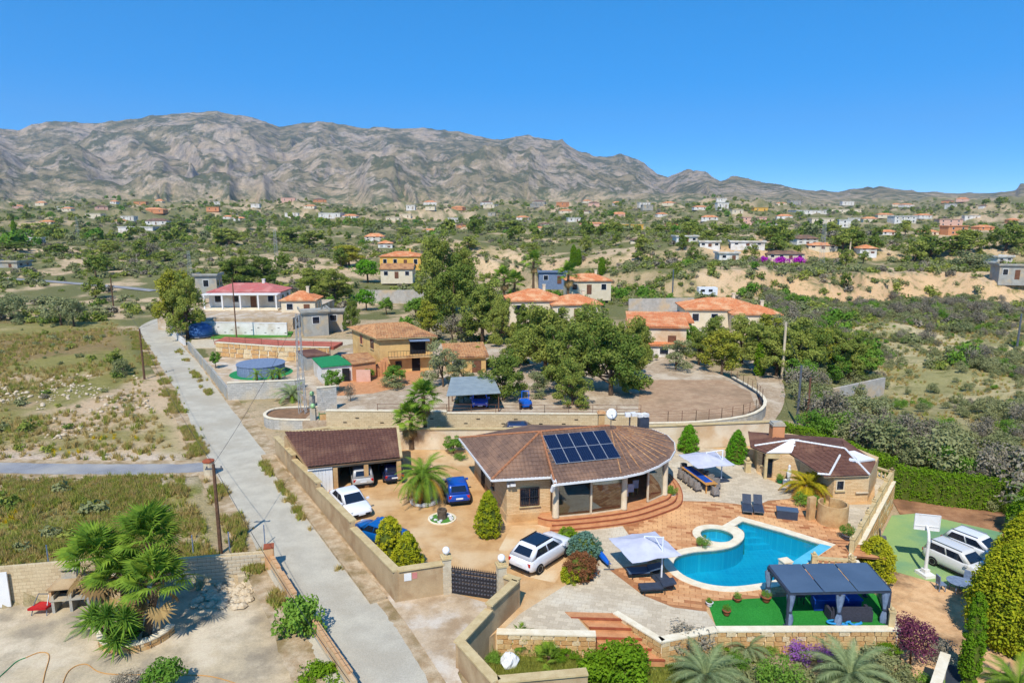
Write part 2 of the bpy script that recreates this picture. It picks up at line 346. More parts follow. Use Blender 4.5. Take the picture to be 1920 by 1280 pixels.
# ---------------------------------------------------------------- mountains
RIDGE = [(-700, 250), (-400, 262), (-200, 240), (0, 235), (70, 244), (120, 231), (230, 231), (350, 214), (430, 211), (490, 222), (540, 236), (600, 229), (660, 233), (700, 240), (790, 239), (870, 248), (930, 263), (990, 254), (1050, 262), (1080, 281), (1110, 294), (1160, 289), (1200, 304), (1225, 325), (1245, 329), (1280, 318), (1310, 322), (1340, 338), (1370, 328), (1420, 340), (1500, 355), (1560, 360), (1580, 352), (1620, 352), (1632, 346), (1660, 352), (1700, 358), (1780, 362), (1850, 362), (1884, 358), (1890, 345), (1990, 348), (2200, 330), (2600, 300)]
raz = np.array([math.atan((a - 960) / FPX) for a, _ in RIDGE])
rel = np.array([math.atan2(ray(a, b)[2], math.hypot(ray(a, b)[0], ray(a, b)[1])) for a, b in RIDGE])
def mountain(X, Y, r, A):
    e = np.interp(A, raz, rel); w = sstep(0.17, 0.30, A); rr0 = 5200 - 900 * w; z0 = 44.0; top = CAMH + rr0 * np.tan(e); amp = top - z0
    wob = 0.05 * (fbm(X / 800, Y / 800, 3, 97) - 0.5); z = np.full(r.shape, z0 - 45.0)
    for k, (rk, fr, W) in enumerate(((rr0, 1.0, 2700.0), (4500, 0.66, 1500.0), (3850, 0.47, 1050.0), (3250, 0.30, 720.0), (2850, 0.17, 430.0))):
        rk = np.minimum(rk, rr0 - 250 * k) + (0 if k == 0 else 420 * (fbm(A * 6 + k * 3.1, A * 0 + k, 2, 90 + k) - 0.5) * 2)
        cz = z0 + amp * fr * (1.0 if k == 0 else 0.45 + 1.1 * fbm(A * (7 + 3 * k) + 11 * k, A * 0 + 0.5, 3, 120 + k)); cz = np.minimum(cz, CAMH + rk * np.tan(e) * (1.0 if k == 0 else 0.90))
        sp = ridged((A + wob) * (9 + 4 * k), r / 2600 + k * 2.7, 4, 140 + 9 * k); t = (r - rk) / (W * (0.50 + 0.85 * sp))
        body = np.where(t < 0, np.clip(1 + t, 0, 1) ** 1.25, np.clip(1 - t * 1.5, 0, 1)); zk = z0 - 45 + (cz - z0 + 45) * body
        d = (z - zk) / 26; z = np.maximum(z, zk) + 26 * 0.25 * np.clip(1 - np.abs(d), 0, 1) ** 2
    rg2 = ridged(A * 40 + fbm(X / 300, Y / 300, 2, 99), r / 420, 4, 131); rg3 = fbm(X / 70, Y / 70, 3, 141); st = sstep(20, 160, z - z0)
    z = z + st * (23 * (rg2 - 0.45) + 10 * (rg3 - 0.5)); lim = CAMH + r * np.tan(e) + 6
    return np.where(r < rr0, np.minimum(z, lim), z)
V, F = polar(np.concatenate([np.linspace(2380, 5700, 240), np.linspace(5730, 7200, 16)]), np.linspace(R(-50), R(50), 900), mountain)
t = NT('mountain'); p = t.wpos(); g = t.n('ShaderNodeNewGeometry'); nz = t.n('ShaderNodeSeparateXYZ', {0: g.outputs['Normal']}).outputs[2]
nA = t.noise(p, 0.0035, 8, 0.65); nB = t.noise(p, 0.02, 7, 0.7); nC = t.noise(p, 0.09, 4, 0.7)
strat = t.n('ShaderNodeTexNoise', {'Scale': 1.0, 'Detail': 6}); sc_ = t.n('ShaderNodeVectorMath', {1: (0.003, 0.003, 0.045)}, operation='MULTIPLY'); t.set(sc_, 0, p); t.set(strat, 'Vector', sc_.outputs[0])
rock = t.mix(t.ramp(nB, 0.35, 0.65), C(182, 166, 144), C(140, 131, 121)); rock = t.mix(t.math('MULTIPLY', t.ramp(strat.outputs[0], 0.45, 0.62), 0.3), rock, C(184, 160, 128))
rock = t.mix(t.math('MULTIPLY', t.ramp(nA, 0.56, 0.68), 0.5), rock, C(186, 152, 122))
veg = t.mix(t.ramp(nC, 0.4, 0.6), C(108, 106, 74), C(82, 88, 62))
zz = t.n('ShaderNodeSeparateXYZ', {0: p}).outputs[2]
vf = t.math('ADD', t.math('MULTIPLY', nA, 0.9), t.math('ADD', t.math('MULTIPLY', nB, 0.65), t.math('MULTIPLY', nz, 0.28)))
col = t.mix(t.ramp(vf, 0.95, 1.05), rock, veg); col = t.mix(t.ramp(zz, 150, 60), col, t.mix(t.ramp(nB, 0.42, 0.56), C(182, 162, 128), C(96, 104, 66)))
col = t.mix(t.math('MULTIPLY', t.ramp(t.noise(p, 0.055, 3, 0.6), 0.56, 0.66), 0.65), col, C(84, 90, 62)); col = t.mix(t.math('MULTIPLY', t.ramp(t.noise(p, 0.011, 6, 0.7), 0.55, 0.42), 0.45), col, C(198, 172, 136))
col = t.mix(0.6, col, t.noise(p, 0.035, 8, 0.75), 'OVERLAY'); col = t.mix(0.4, col, nC, 'OVERLAY')
t.bsdf(col, 0.95, t.math('ADD', nB, t.math('MULTIPLY', nC, 0.5)), 1.0, 12.0, spec=0.03); M['mountain'] = t.m
tag(link('mountains', npmesh('mountains', V, F, 'mountain')), kind='structure')
# ================================================================ MATERIALS OF THE PLACE
mk('concrete_road', C(194, 186, 166), C(178, 170, 152), 0.7, 0.9, 0.35, 0.25, C(176, 166, 146), 0.2, spec=0.1)
mk('asphalt', C(150, 150, 150), C(132, 132, 134), 1.2, 0.9, 0.3, 0.25, C(166, 162, 155), 0.3, spec=0.1)
mk('gravel', C(186, 166, 140), C(160, 138, 112), 2.5, 0.95, 0.5, 0.5, C(200, 184, 160), 0.4, spec=0.05)
mk('dirt_verge', C(196, 176, 146), C(168, 142, 108), 1.6, 0.95, 0.5, 0.6, C(140, 120, 84), 0.6, spec=0.05)
mk('driveway', C(204, 164, 114), C(186, 144, 96), 1.1, 0.85, 0.4, 0.2, C(212, 182, 140), 0.25, spec=0.15)
mk('entry_concrete', C(196, 174, 144), C(166, 142, 112), 0.8, 0.9, 0.35, 0.25, C(206, 194, 176), 0.5, spec=0.1)
mk('driveway_pale', C(214, 178, 132), C(204, 162, 112), 1.0, 0.9, 0.35, 0.2, C(220, 196, 158), 0.4, spec=0.1)
mk('earth', C(176, 132, 96), C(150, 108, 78), 1.3, 0.95, 0.5, 0.5, C(126, 92, 66), 0.35, spec=0.05)
mk('tan_pavement', C(222, 182, 136), C(204, 160, 114), 1.6, 0.9, 0.4, 0.3, C(132, 104, 76), 0.45, spec=0.1)
mk('court', C(142, 168, 104), C(152, 174, 108), 0.5, 0.85, 0.25, 0.1, C(110, 150, 112), 0.22, spec=0.1)
mk('beige_wall', C(188, 164, 128), C(176, 150, 114), 0.9, 0.85, 0.2, 0.1, C(160, 130, 96), 0.5, spec=0.1)
mk('wall_cap', C(206, 184, 138), C(190, 166, 120), 2, 0.8, 0.2, 0.1, spec=0.1)
mk('cream_wall', C(222, 206, 180), C(210, 190, 160), 0.8, 0.85, 0.2, 0.1, C(198, 164, 124), 0.3, spec=0.1)
mk('sand_stone', C(206, 172, 122), C(188, 150, 102), 2.5, 0.85, 0.3, 0.25, C(176, 134, 90), 0.7, spec=0.1)
mk('terracotta', C(206, 150, 104), C(188, 130, 88), 2.0, 0.8, 0.25, 0.15, spec=0.15)
mk('column', C(214, 196, 166), C(202, 182, 150), 2.0, 0.7, 0.1, 0.05, spec=0.2)
mk('white_paint', C(232, 230, 226), C(222, 220, 214), 1.0, 0.6, 0.1, 0.0, spec=0.3)
mk('white_wall', C(228, 224, 216), C(212, 206, 194), 0.6, 0.85, 0.2, 0.1, C(198, 186, 166), 0.35, spec=0.1)
mk('roof_brown', C(126, 100, 84), C(104, 82, 70), 3.5, 0.8, 0.3, 0.1, C(146, 114, 92), 0.5, spec=0.15)
mk('roof_dark', C(112, 78, 64), C(94, 64, 54), 3.5, 0.8, 0.3, 0.1, C(126, 92, 74), 0.5, spec=0.15)
mk('roof_terracotta', C(216, 144, 96), C(198, 120, 78), 2.5, 0.8, 0.35, 0.1, C(220, 172, 128), 0.5, spec=0.15)
mk('roof_mixed', C(200, 158, 112), C(172, 116, 76), 4.0, 0.85, 0.4, 0.1, C(150, 108, 78), 0.7, spec=0.1)
mk('roof_red', C(196, 108, 102), C(184, 118, 110), 1.0, 0.7, 0.2, 0.05, C(206, 140, 130), 0.4, spec=0.2)
mk('ridge_orange', C(178, 120, 82), C(158, 104, 72), 4, 0.8, 0.2, 0.1)
mk('block_wall', C(186, 180, 170), C(166, 160, 150), 1.4, 0.9, 0.3, 0.25, C(196, 172, 138), 0.3, spec=0.1)
mk('block_warm', C(204, 182, 144), C(188, 164, 126), 1.4, 0.9, 0.3, 0.25, C(180, 170, 150), 0.35, spec=0.1)
mk('brick_raw', C(206, 166, 122), C(190, 142, 98), 3, 0.9, 0.35, 0.3, C(206, 170, 128), 0.8, spec=0.1)
mk('grey_render', C(170, 168, 158), C(150, 148, 140), 0.9, 0.9, 0.3, 0.2, C(188, 170, 140), 0.4, spec=0.1)
mk('black_metal', C(44, 44, 48), C(36, 36, 40), 4, 0.5, 0, 0, spec=0.4)
mk('grey_metal', C(128, 132, 138), C(112, 116, 122), 3, 0.45, 0, 0, spec=0.5, Metallic=0.6)
mk('rust_metal', C(124, 84, 62), C(98, 66, 50), 4, 0.8, 0, 0)
mk('wood_pole', C(118, 88, 66), C(92, 68, 52), 5, 0.9, 0.3, 0.2)
mk('teak', C(206, 152, 84), C(188, 132, 68), 6, 0.6, 0.2, 0.05)
mk('wicker', C(150, 142, 134), C(128, 120, 114), 12, 0.85, 0.4, 0.3)
mk('dark_wicker', C(66, 66, 76), C(52, 52, 60), 12, 0.8, 0.3, 0.3)
mk('anthracite', C(62, 70, 84), C(52, 60, 74), 3, 0.6, 0.1, 0.0, spec=0.3)
mk('pergola_roof', C(80, 100, 122), C(72, 92, 114), 0.6, 0.65, 0.1, 0, spec=0.3)
mk('curtain', C(126, 142, 164), C(104, 120, 144), 5, 0.9, 0.1, 0.1)
mk('blue_fabric', C(28, 84, 176), C(22, 70, 156), 2, 0.75, 0.15, 0.05)
mk('deep_blue', C(30, 66, 150), C(24, 54, 128), 2, 0.5, 0.1, 0)
mk('blue_plastic', C(24, 104, 206), C(20, 88, 184), 2, 0.5, 0, 0)
mk('cyan_plastic', C(50, 148, 200), C(40, 130, 186), 2, 0.6, 0, 0)
mk('red_plastic', C(196, 36, 40), C(170, 30, 34), 2, 0.5, 0, 0)
mk('green_net', C(42, 142, 84), C(34, 124, 74), 3, 0.9, 0.2, 0.1)
mk('umbrella', C(200, 200, 210), C(186, 186, 198), 1.5, 0.9, 0, 0)
mk('pot', C(164, 88, 58), C(146, 76, 50), 4, 0.8, 0.2, 0.1)
mk('grey_pot', C(96, 98, 104), C(84, 86, 92), 4, 0.7, 0.1, 0)
mk('dark_void', C(34, 32, 32), C(26, 25, 26), 2, 0.9, 0, 0)
mk('interior_tan', C(150, 118, 90), C(130, 100, 76), 1, 0.8, 0.2, 0)
mk('soil', C(146, 112, 82), C(122, 94, 68), 2, 0.95, 0.4, 0.4)
mk('coping', C(236, 224, 196), C(224, 208, 176), 2.2, 0.75, 0.15, 0.1, spec=0.2)
mk('pool_tile', C(96, 190, 212), C(80, 178, 204), 1.2, 0.4, 0.1, 0)
mk('flagstone', C(206, 192, 164), C(190, 174, 146), 2.2, 0.85, 0.3, 0.2)
mk('fruit', C(160, 150, 60)); mk('petal_magenta', C(190, 50, 180), C(170, 40, 160), 3, 0.8)
mk('plain_orange', C(216, 150, 104), C(206, 138, 92), 1, 0.85, 0.1, 0.05); mk('plain_yellow', C(228, 180, 88), C(216, 166, 76), 1, 0.85, 0.1, 0.05)
mk('plain_pink', C(220, 178, 156), C(210, 164, 142), 1, 0.85, 0.1, 0.05); mk('plain_cream', C(222, 208, 180), C(212, 196, 166), 1, 0.85, 0.1, 0.05)
mk('stucco_yellow', C(222, 186, 122), C(206, 166, 104), 1.2, 0.85, 0.2, 0.15, C(196, 158, 104), 0.5)
mk('plastic_white', C(230, 232, 234), C(222, 224, 226), 1, 0.4, 0, 0, spec=0.4)
mk('cover_film', C(60, 66, 74), C(50, 56, 64), 3, 0.6, 0.2, 0.2)
t = NT('globe'); t.bsdf(C(245, 245, 245), 0.25, None, spec=0.5); M['globe'] = t.m
t = NT('green_globe'); t.bsdf(C(150, 190, 130), 0.3, None, spec=0.5); M['green_globe'] = t.m
mk('zinc', C(150, 160, 160), C(134, 144, 146), 1.5, .6, .2, .1, spec=.3)
mk('deck_joint', C(176, 124, 82), C(160, 108, 70), 2, .9, .3, .1)
def turf(name, a, b):
    t = NT(name); p = t.wpos(); n = t.noise(p, 18, 4, 0.7); n2 = t.noise(p, 0.5, 3); col = t.mix(t.ramp(n, 0.3, 0.7), a, b); col = t.mix(0.3, col, n2, 'OVERLAY')
    t.bsdf(col, 0.95, n, 0.7, 0.04, spec=0.05); M[name] = t.m
turf('artificial_turf', C(60, 148, 60), C(36, 118, 44)); turf('lawn', C(96, 148, 66), C(70, 118, 46))
def water(name, col, deep=None):
    t = NT(name); p = t.wpos(); n = t.math('ADD', t.noise(p, 2.2, 3, 0.5), t.math('MULTIPLY', t.noise(p, 7, 2, 0.5), 0.35)); c = t.mix(t.ramp(t.noise(p, 0.22, 3), 0.4, 0.65), col, deep or col)
    t.bsdf(c, 0.06, n, 0.22, 0.06, spec=0.5); M[name] = t.m
def clear_water(name, tint):
    t = NT(name); p = t.wpos(); n = t.math('ADD', t.noise(p, 2.6, 3, 0.5), t.math('MULTIPLY', t.noise(p, 8, 2, 0.5), 0.3)); b = t.n('ShaderNodeBump', {'Strength': 0.3, 'Distance': 0.06}); t.set(b, 'Height', n)
    fr = t.n('ShaderNodeFresnel', {'IOR': 1.33}); t.set(fr, 'Normal', b.outputs[0]); tr = t.n('ShaderNodeBsdfTransparent', {0: tint}); gl = t.n('ShaderNodeBsdfGlossy', {'Roughness': 0.03}); t.set(gl, 'Normal', b.outputs[0])
    mx = t.n('ShaderNodeMixShader', {1: tr.outputs[0], 2: gl.outputs[0]}); t.set(mx, 0, fr.outputs[0]); t.t.links.new(mx.outputs[0], t.out.inputs[0]); M[name] = t.m
clear_water('clear_water', (0.16, 0.78, 0.86, 1)); clear_water('tub_water', (0.30, 0.84, 0.90, 1))
t = NT('basin'); p = t.wpos(); b = t.n('ShaderNodeTexBrick', {'Scale': 1.0, 'Mortar Size': 0.01, 'Brick Width': 0.3, 'Row Height': 0.3, 'Color1': C(120, 192, 216), 'Color2': C(108, 182, 210), 'Mortar': C(150, 206, 222)}); b.offset = 0; t.set(b, 'Vector', p)
t.bsdf(t.mix(0.35, b.outputs[0], t.noise(p, 0.6, 5), 'OVERLAY'), 0.5, None, spec=0.3); M['basin'] = t.m
water('pool_water', C(2, 150, 172), C(4, 136, 162)); water('shallow_water', C(20, 160, 180), C(14, 148, 172))
def pavers(name, cols, sx, sy, mortar, rot=0.0):           # flat print of small sets, each under ten pixels across
    t = NT(name); p = t.wpos(); mp = t.n('ShaderNodeMapping', {'Rotation': (0, 0, rot)}); t.set(mp, 'Vector', p)
    b = t.n('ShaderNodeTexBrick', {'Scale': 1.0, 'Mortar Size': 0.008, 'Brick Width': sx, 'Row Height': sy, 'Color1': (0, 0, 0, 1), 'Color2': (1, 1, 1, 1), 'Mortar': (0.5, 0.5, 0.5, 1)}); t.set(b, 'Vector', mp.outputs[0])
    b.offset = 0.5; rnd = t.n('ShaderNodeTexWhiteNoise', noise_dimensions='1D'); t.set(rnd, 'W', b.outputs['Color'])
    f = t.math('ADD', t.math('MULTIPLY', b.outputs['Color'], 0.65), t.math('MULTIPLY', t.noise(p, 0.9, 4), 0.5))
    c = t.mix(t.ramp(f, 0.25, 0.85), cols[0], cols[1]); c = t.mix(t.ramp(t.noise(p, 0.35, 4), 0.5, 0.7), c, cols[2]); c = t.mix(t.math('MULTIPLY', b.outputs['Fac'], 0.8), c, mortar)
    c = t.mix(0.25, c, t.noise(p, 9, 3), 'OVERLAY'); t.bsdf(c, 0.85, b.outputs['Fac'], -0.4, 0.02, spec=0.12); M[name] = t.m
pavers('stamped_stone', (C(206, 190, 162), C(188, 172, 146), C(214, 202, 178)), 0.45, 0.3, C(170, 150, 122), 0.25)
pavers('deck_tile', (C(214, 148, 90), C(172, 104, 60), C(222, 168, 112)), 0.62, 0.31, C(190, 136, 90), 0.22)
def blocks(name, a, b, mortar, w=0.42, h=0.2, vert=True):
    t = NT(name); p = t.pos(); s = t.n('ShaderNodeSeparateXYZ', {0: p}); u = t.math('ADD', s.outputs[0], t.math('MULTIPLY', s.outputs[1], 0.8))
    cv = t.n('ShaderNodeCombineXYZ'); t.set(cv, 0, u); t.set(cv, 1, s.outputs[2])
    bt = t.n('ShaderNodeTexBrick', {'Scale': 1.0, 'Mortar Size': 0.012, 'Brick Width': w, 'Row Height': h, 'Color1': a, 'Color2': b, 'Mortar': mortar}); t.set(bt, 'Vector', cv.outputs[0])
    c = t.mix(t.ramp(t.noise(p, 0.5, 5), 0.45, 0.65), bt.outputs[0], t.mix(0.5, bt.outputs[0], C(206, 186, 150))); c = t.mix(0.3, c, t.noise(p, 12, 3), 'OVERLAY')
    t.bsdf(c, 0.9, bt.outputs['Fac'], -0.5, 0.02, spec=0.08); M[name] = t.m
blocks('cinder_block', C(190, 186, 176), C(170, 166, 156), C(150, 146, 136)); blocks('warm_block', C(208, 188, 150), C(192, 170, 132), C(172, 150, 118))
blocks('hollow_brick', C(212, 176, 132), C(196, 152, 110), C(206, 182, 150), 0.26, 0.14); blocks('thin_stone', C(222, 190, 144), C(206, 170, 122), C(190, 152, 108), 0.5, 0.11)
blocks('wall_stone', C(214, 184, 130), C(178, 132, 78), C(216, 202, 172), 0.34, 0.19)
def glass(name, tint, refl=0.35):
    t = NT(name); lw = t.n('ShaderNodeLayerWeight', {'Blend': 0.35}); f = t.math('ADD', t.math('MULTIPLY', lw.outputs['Facing'], 0.5), refl, True)
    tr = t.n('ShaderNodeBsdfTransparent', {0: tint}); gl = t.n('ShaderNodeBsdfGlossy', {'Roughness': 0.02, 'Color': (0.9, 0.95, 1, 1)})
    mx = t.n('ShaderNodeMixShader', {1: tr.outputs[0], 2: gl.outputs[0]}); t.set(mx, 0, f); t.t.links.new(mx.outputs[0], t.out.inputs[0]); M[name] = t.m
glass('window_glass', (0.55, 0.6, 0.6, 1), 0.12)
t = NT('dark_glass'); t.bsdf(C(26, 34, 48), 0.06, None, spec=0.8); M['dark_glass'] = t.m
def paint(name, c, metallic=0.0):
    t = NT(name); t.bsdf(c, 0.28, None, spec=0.5, Metallic=metallic, **{'Coat Weight': 0.6, 'Coat Roughness': 0.06}); M[name] = t.m
for n_, c_ in (('white', (232, 232, 234)), ('blue', (16, 74, 170)), ('bright_blue', (14, 92, 214)), ('silver', (186, 184, 178)), ('navy', (28, 40, 78)), ('dark', (40, 44, 52)), ('teal_blue', (10, 88, 160)), ('pearl', (216, 214, 208))): paint('paint_' + n_, C(*c_))
t = NT('tyre'); t.bsdf(C(30, 30, 32), 0.8, None); M['tyre'] = t.m
t = NT('rim'); t.bsdf(C(170, 172, 176), 0.3, None, Metallic=0.8); M['rim'] = t.m
t = NT('tail_light'); t.bsdf(C(190, 24, 24), 0.2, None, spec=0.6); M['tail_light'] = t.m
t = NT('head_light'); t.bsdf(C(210, 216, 222), 0.1, None, spec=0.8); M['head_light'] = t.m
t = NT('solar_cell'); p = t.pos(); b = t.n('ShaderNodeTexBrick', {'Scale': 1.0, 'Mortar Size': 0.006, 'Brick Width': 0.16, 'Row Height': 0.08, 'Color1': C(14, 22, 46), 'Color2': C(17, 27, 54), 'Mortar': C(46, 60, 90)}); b.offset = 0; t.set(b, 'Vector', p)
t.bsdf(b.outputs[0], 0.12, None, spec=0.5); M['solar_cell'] = t.m

# ================================================================ ROADS AND GROUND SHEETS
def ribbon(pts, w, z, n=34):
    P = smooth_path([(a, b, 0) for a, b in pts], n); mb = MB(); vs = []; m = len(P)
    for i, p in enumerate(P):
        d = (P[min(i + 1, m - 1)] - P[max(i - 1, 0)]).normalized(); nn = Vector((-d.y, d.x, 0)); ww = w(i / (m - 1)) if callable(w) else w
        k = 0.16 * (float(vnoise(i * .35, w2 := len(pts) + .5, 5)) - .5) + 0.22 * (float(vnoise(i * .09, w2, 6)) - .5)
        zz = z if not callable(z) else z(p)
        vs += [(p.x + nn.x * (ww / 2 + k), p.y + nn.y * (ww / 2 + k), zz), (p.x - nn.x * (ww / 2 + k), p.y - nn.y * (ww / 2 + k), zz)]
    mb.add(vs, [(2 * i, 2 * i + 1, 2 * i + 3, 2 * i + 2) for i in range(m - 1)]); return mb
def zt(p): return max(Hs(p.x, p.y) + 0.06, 0.012)
struct('verge', ribbon(ROAD_C[:8], 6.6, 0.004), 'dirt_verge')
struct('side_verge', ribbon(SIDE_C, 3.9, 0.0), 'dirt_verge')
struct('road', ribbon(ROAD_C, lambda s: 3.7 + 1.2 * s, 0.012), 'concrete_road')
struct('side_road', ribbon(SIDE_C, 2.15, 0.008), 'asphalt')
struct('far_road', ribbon(FAR_C, 3.2, lambda p: Hs(p.x, p.y) + 0.12), 'asphalt')
struct('lane', ribbon(LANE_C[:5], 3.2, 0.006), 'entry_concrete')
struct('track', ribbon(LANE_C[4:], 2.9, lambda p: max(Hs(p.x, p.y), -0.05) + 0.09), 'gravel')
def holed(outer, holes, z):                # flat face with openings
    bm = bmesh.new(); 
    for lp in [outer] + holes:
        vs = [bm.verts.new((p[0], p[1], z)) for p in lp]; [bm.edges.new((vs[i], vs[(i + 1) % len(vs)])) for i in range(len(vs))]
    bmesh.ops.triangle_fill(bm, use_beauty=True, use_dissolve=False, edges=bm.edges[:]); bm.verts.index_update(); mb = MB()
    mb.add([v.co[:] for v in bm.verts], [tuple(v.index for v in (f.verts if f.normal.z >= 0 else list(f.verts)[::-1])) for f in bm.faces]); bm.free(); return mb
w_in = [G(*a) for a in POOL_PX[:4]] + smooth_path([G(*a) for a in POOL_PX[4:]], 4)
jin = [Vector((TUB_C.x + 1.0 * math.cos(2 * math.pi * i / 40), TUB_C.y + 0.98 * math.sin(2 * math.pi * i / 40), 0)) for i in range(40)]
def sheet(name, pts, z, mat):                # flat area of ground
    mb = MB(); mb.prism([(p[0], p[1]) for p in pts], z - 0.05, z); return struct(name, mb, mat)
pf = MB(); pf.prism(PLATFORM, -2.6, 0.0); pf.f = [f for f in pf.f if len(f) == 4]; hm_ = holed(PLATFORM, [w_in, jin], 0.0); pf.add(hm_.v, hm_.f); struct('driveway', pf, 'driveway')
sheet('entry_pavement', [G(*a) for a in ((745, 1122), (838, 1108), (945, 1140), (900, 1190), (858, 1262), (875, 1300), (850, 1300), (770, 1180), (700, 1085))], 0.030, 'entry_concrete')
near_pave = [G(*a) for a in ((1068, 988), (1160, 976), (1185, 1010), (1215, 1055), (1143, 1068), (1205, 1115), (1262, 1138), (1325, 1146), (1348, 1181), (1240, 1206), (1164, 1149), (1077, 1152), (1112, 1190), (935, 1188), (975, 1150), (1066, 1093), (1090, 1078), (1118, 1040), (1112, 1010))]
sheet('stone_pavement', near_pave, 0.004, 'stamped_stone')
terr = [G(*a) for a in ((1245, 850), (1290, 836), (1390, 846), (1412, 868), (1420, 888), (1445, 900), (1500, 925), (1478, 935), (1440, 938), (1412, 951), (1380, 944), (1335, 940), (1250, 938), (1200, 950), (1235, 900))]
sheet('terrace_pavement', terr, 0.004, 'stamped_stone')
sheet('guest_patio', [G(*a) for a in ((1560, 946), (1640, 945), (1640, 880), (1677, 902), (1600, 1036), (1580, 985))], 0.004, 'stamped_stone')
deck = [G(*a) for a in ((1162, 976), (1240, 950), (1255, 938), (1335, 940), (1380, 944), (1412, 951), (1440, 938), (1478, 935), (1560, 955), (1600, 990), (1605, 1030), (1580, 1052), (1560, 1112), (1440, 1120), (1325, 1127), (1325, 1146), (1262, 1138), (1205, 1115), (1143, 1068), (1215, 1055), (1185, 1010))]
DECK_O = struct('pool_deck', holed(deck, [w_in, jin], 0.008), 'deck_joint')
sheet('artificial_lawn', [G(*a) for a in ((1326, 1127), (1440, 1120), (1560, 1112), (1655, 1112), (1684, 1178), (1345, 1181))], 0.016, 'artificial_turf')
sheet('pale_concrete', [G(*a) for a in ((960, 985), (1050, 982), (1062, 1060), (1040, 1092), (985, 1080), (935, 1030))], 0.004, 'driveway_pale')
sheet('earth_yard', [G(a, b, COURT_Z) for a, b in ((1660, 915), (1720, 920), (1915, 968), (1925, 1010), (1700, 985))], COURT_Z + 0.004, 'earth')
sheet('sports_court', [G(a, b, COURT_Z) for a, b in ((1672, 966), (1720, 962), (1880, 998), (1868, 1060), (1840, 1112), (1738, 1088), (1660, 1066), (1630, 1050))], COURT_Z + 0.012, 'court')
sheet('lower_pavement', [G(a, b, COURT_Z) for a, b in ((1630, 1050), (1660, 1064), (1738, 1086), (1842, 1112), (1900, 1150), (1930, 1330), (1700, 1330), (1680, 1150), (1640, 1110))], COURT_Z + 0.004, 'tan_pavement')
YARD = YARDP
mk('yard_concrete', C(196, 178, 146), C(150, 138, 118), 0.45, 0.92, 0.4, 0.3, C(210, 194, 166), 0.35, spec=0.08)
mb = MB(); mb.prism(YARDP, YARD_Z - .05, YARD_Z + .01); struct('neighbour_yard', mb, 'yard_concrete')
# ================================================================ POOL
def poly_mb(pts, z):
    n = len(pts); pts = pts if sum(pts[i][0] * pts[(i + 1) % n][1] - pts[(i + 1) % n][0] * pts[i][1] for i in range(n)) > 0 else pts[::-1]
    return MB().add([(p[0], p[1], z) for p in pts], [tuple(range(len(pts)))])
def offset(pts, d):
    P = [Vector((p[0], p[1], 0)) for p in pts]; n = len(P); A = sum(P[i].x * P[(i + 1) % n].y - P[(i + 1) % n].x * P[i].y for i in range(n)); s = 1 if A > 0 else -1; out = []
    for i in range(n):
        e1 = (P[i] - P[i - 1]).normalized(); e2 = (P[(i + 1) % n] - P[i]).normalized(); n1 = Vector((e1.y, -e1.x, 0)) * s; n2 = Vector((e2.y, -e2.x, 0)) * s
        b = (n1 + n2); b = b.normalized() if b.length > 1e-3 else n1; k = d / max(b.dot(n1), 0.45); out.append(P[i] + b * k)
    return out
def ring_mb(inner, outer, z0, z1):
    n = len(inner); mb = MB(); vs = []
    for (r_, z) in ((inner, z0), (inner, z1), (outer, z1), (outer, z0)): vs += [(p[0], p[1], z) for p in r_]
    fs = []
    for k in range(3): fs += [(k * n + i, k * n + (i + 1) % n, (k + 1) * n + (i + 1) % n, (k + 1) * n + i) for i in range(n)]
    return mb.add(vs, fs)
pool = thing('swimming_pool', 'blue freeform swimming pool with cream coping on the orange tiled deck', 'pool', G(1400, 1040))
w_out = offset(w_in, 0.55)
obj('coping', ring_mb(w_in, w_out, -0.2, 0.05), 'coping', pool)
obj('water', poly_mb(w_in, -0.06), 'clear_water', pool)
def basin(loop, z0f, par, z1=.0):
    n = len(loop); q = MB(); zb = [z0f(p) for p in loop]; q.add([(p[0], p[1], z1) for p in loop] + [(p[0], p[1], z) for p, z in zip(loop, zb)], [(i, (i + 1) % n, n + (i + 1) % n, n + i) for i in range(n)] + [tuple(range(n, 2 * n))]); return obj('basin', q, 'basin', par)
basin(w_in, lambda p: -1.35, pool)
for k in range(3):
    q = MB(); c0 = G(1393, 977); e1 = (G(1468, 998) - c0).normalized(); e2 = (G(1376, 987) - c0).normalized(); s_ = 1.9 - .45 * k; q.prism([c0, c0 + e1 * s_, c0 + e1 * s_ * .55 + e2 * s_ * .55, c0 + e2 * s_ * .7], -1.34, -1.05 + .3 * k); obj('pool_step', q, 'basin', pool)
jc = TUB_C
jout = [Vector((jc.x + (p.x - jc.x) * 1.5, jc.y + (p.y - jc.y) * 1.5, 0)) for p in jin]
tub = thing('round_tub', 'small round tub pool with cream rim joined to the swimming pool', 'pool', jc)
obj('coping', ring_mb(jin, jout, -0.2, 0.075), 'coping', tub); obj('water', poly_mb(jin, -0.03), 'tub_water', tub); basin(jin, lambda p: -.65, tub)
mb = MB(); a, b = G(1541, 1021), G(1478, 1062); d = Vector((0.62, -0.42, 0)) * 1.0
mb.slab(b - d * .12 + Vector((0, 0, .062)), b + d * .75 + Vector((0, 0, .058)), a + d * .75 + Vector((0, 0, .058)), a - d * .12 + Vector((0, 0, .062)), 0.2); obj('overflow_ledge', mb, 'pool_tile', pool)
mb = MB(); mb.box(G(1472, 1066) + Vector((0, 0, .25)), (0.55, 0.5, 0.5), 0.3); mb.box(G(1472, 1066) + Vector((0, 0, .53)), (0.62, 0.57, 0.06), 0.3); obj('corner_pier', mb, 'coping', pool)
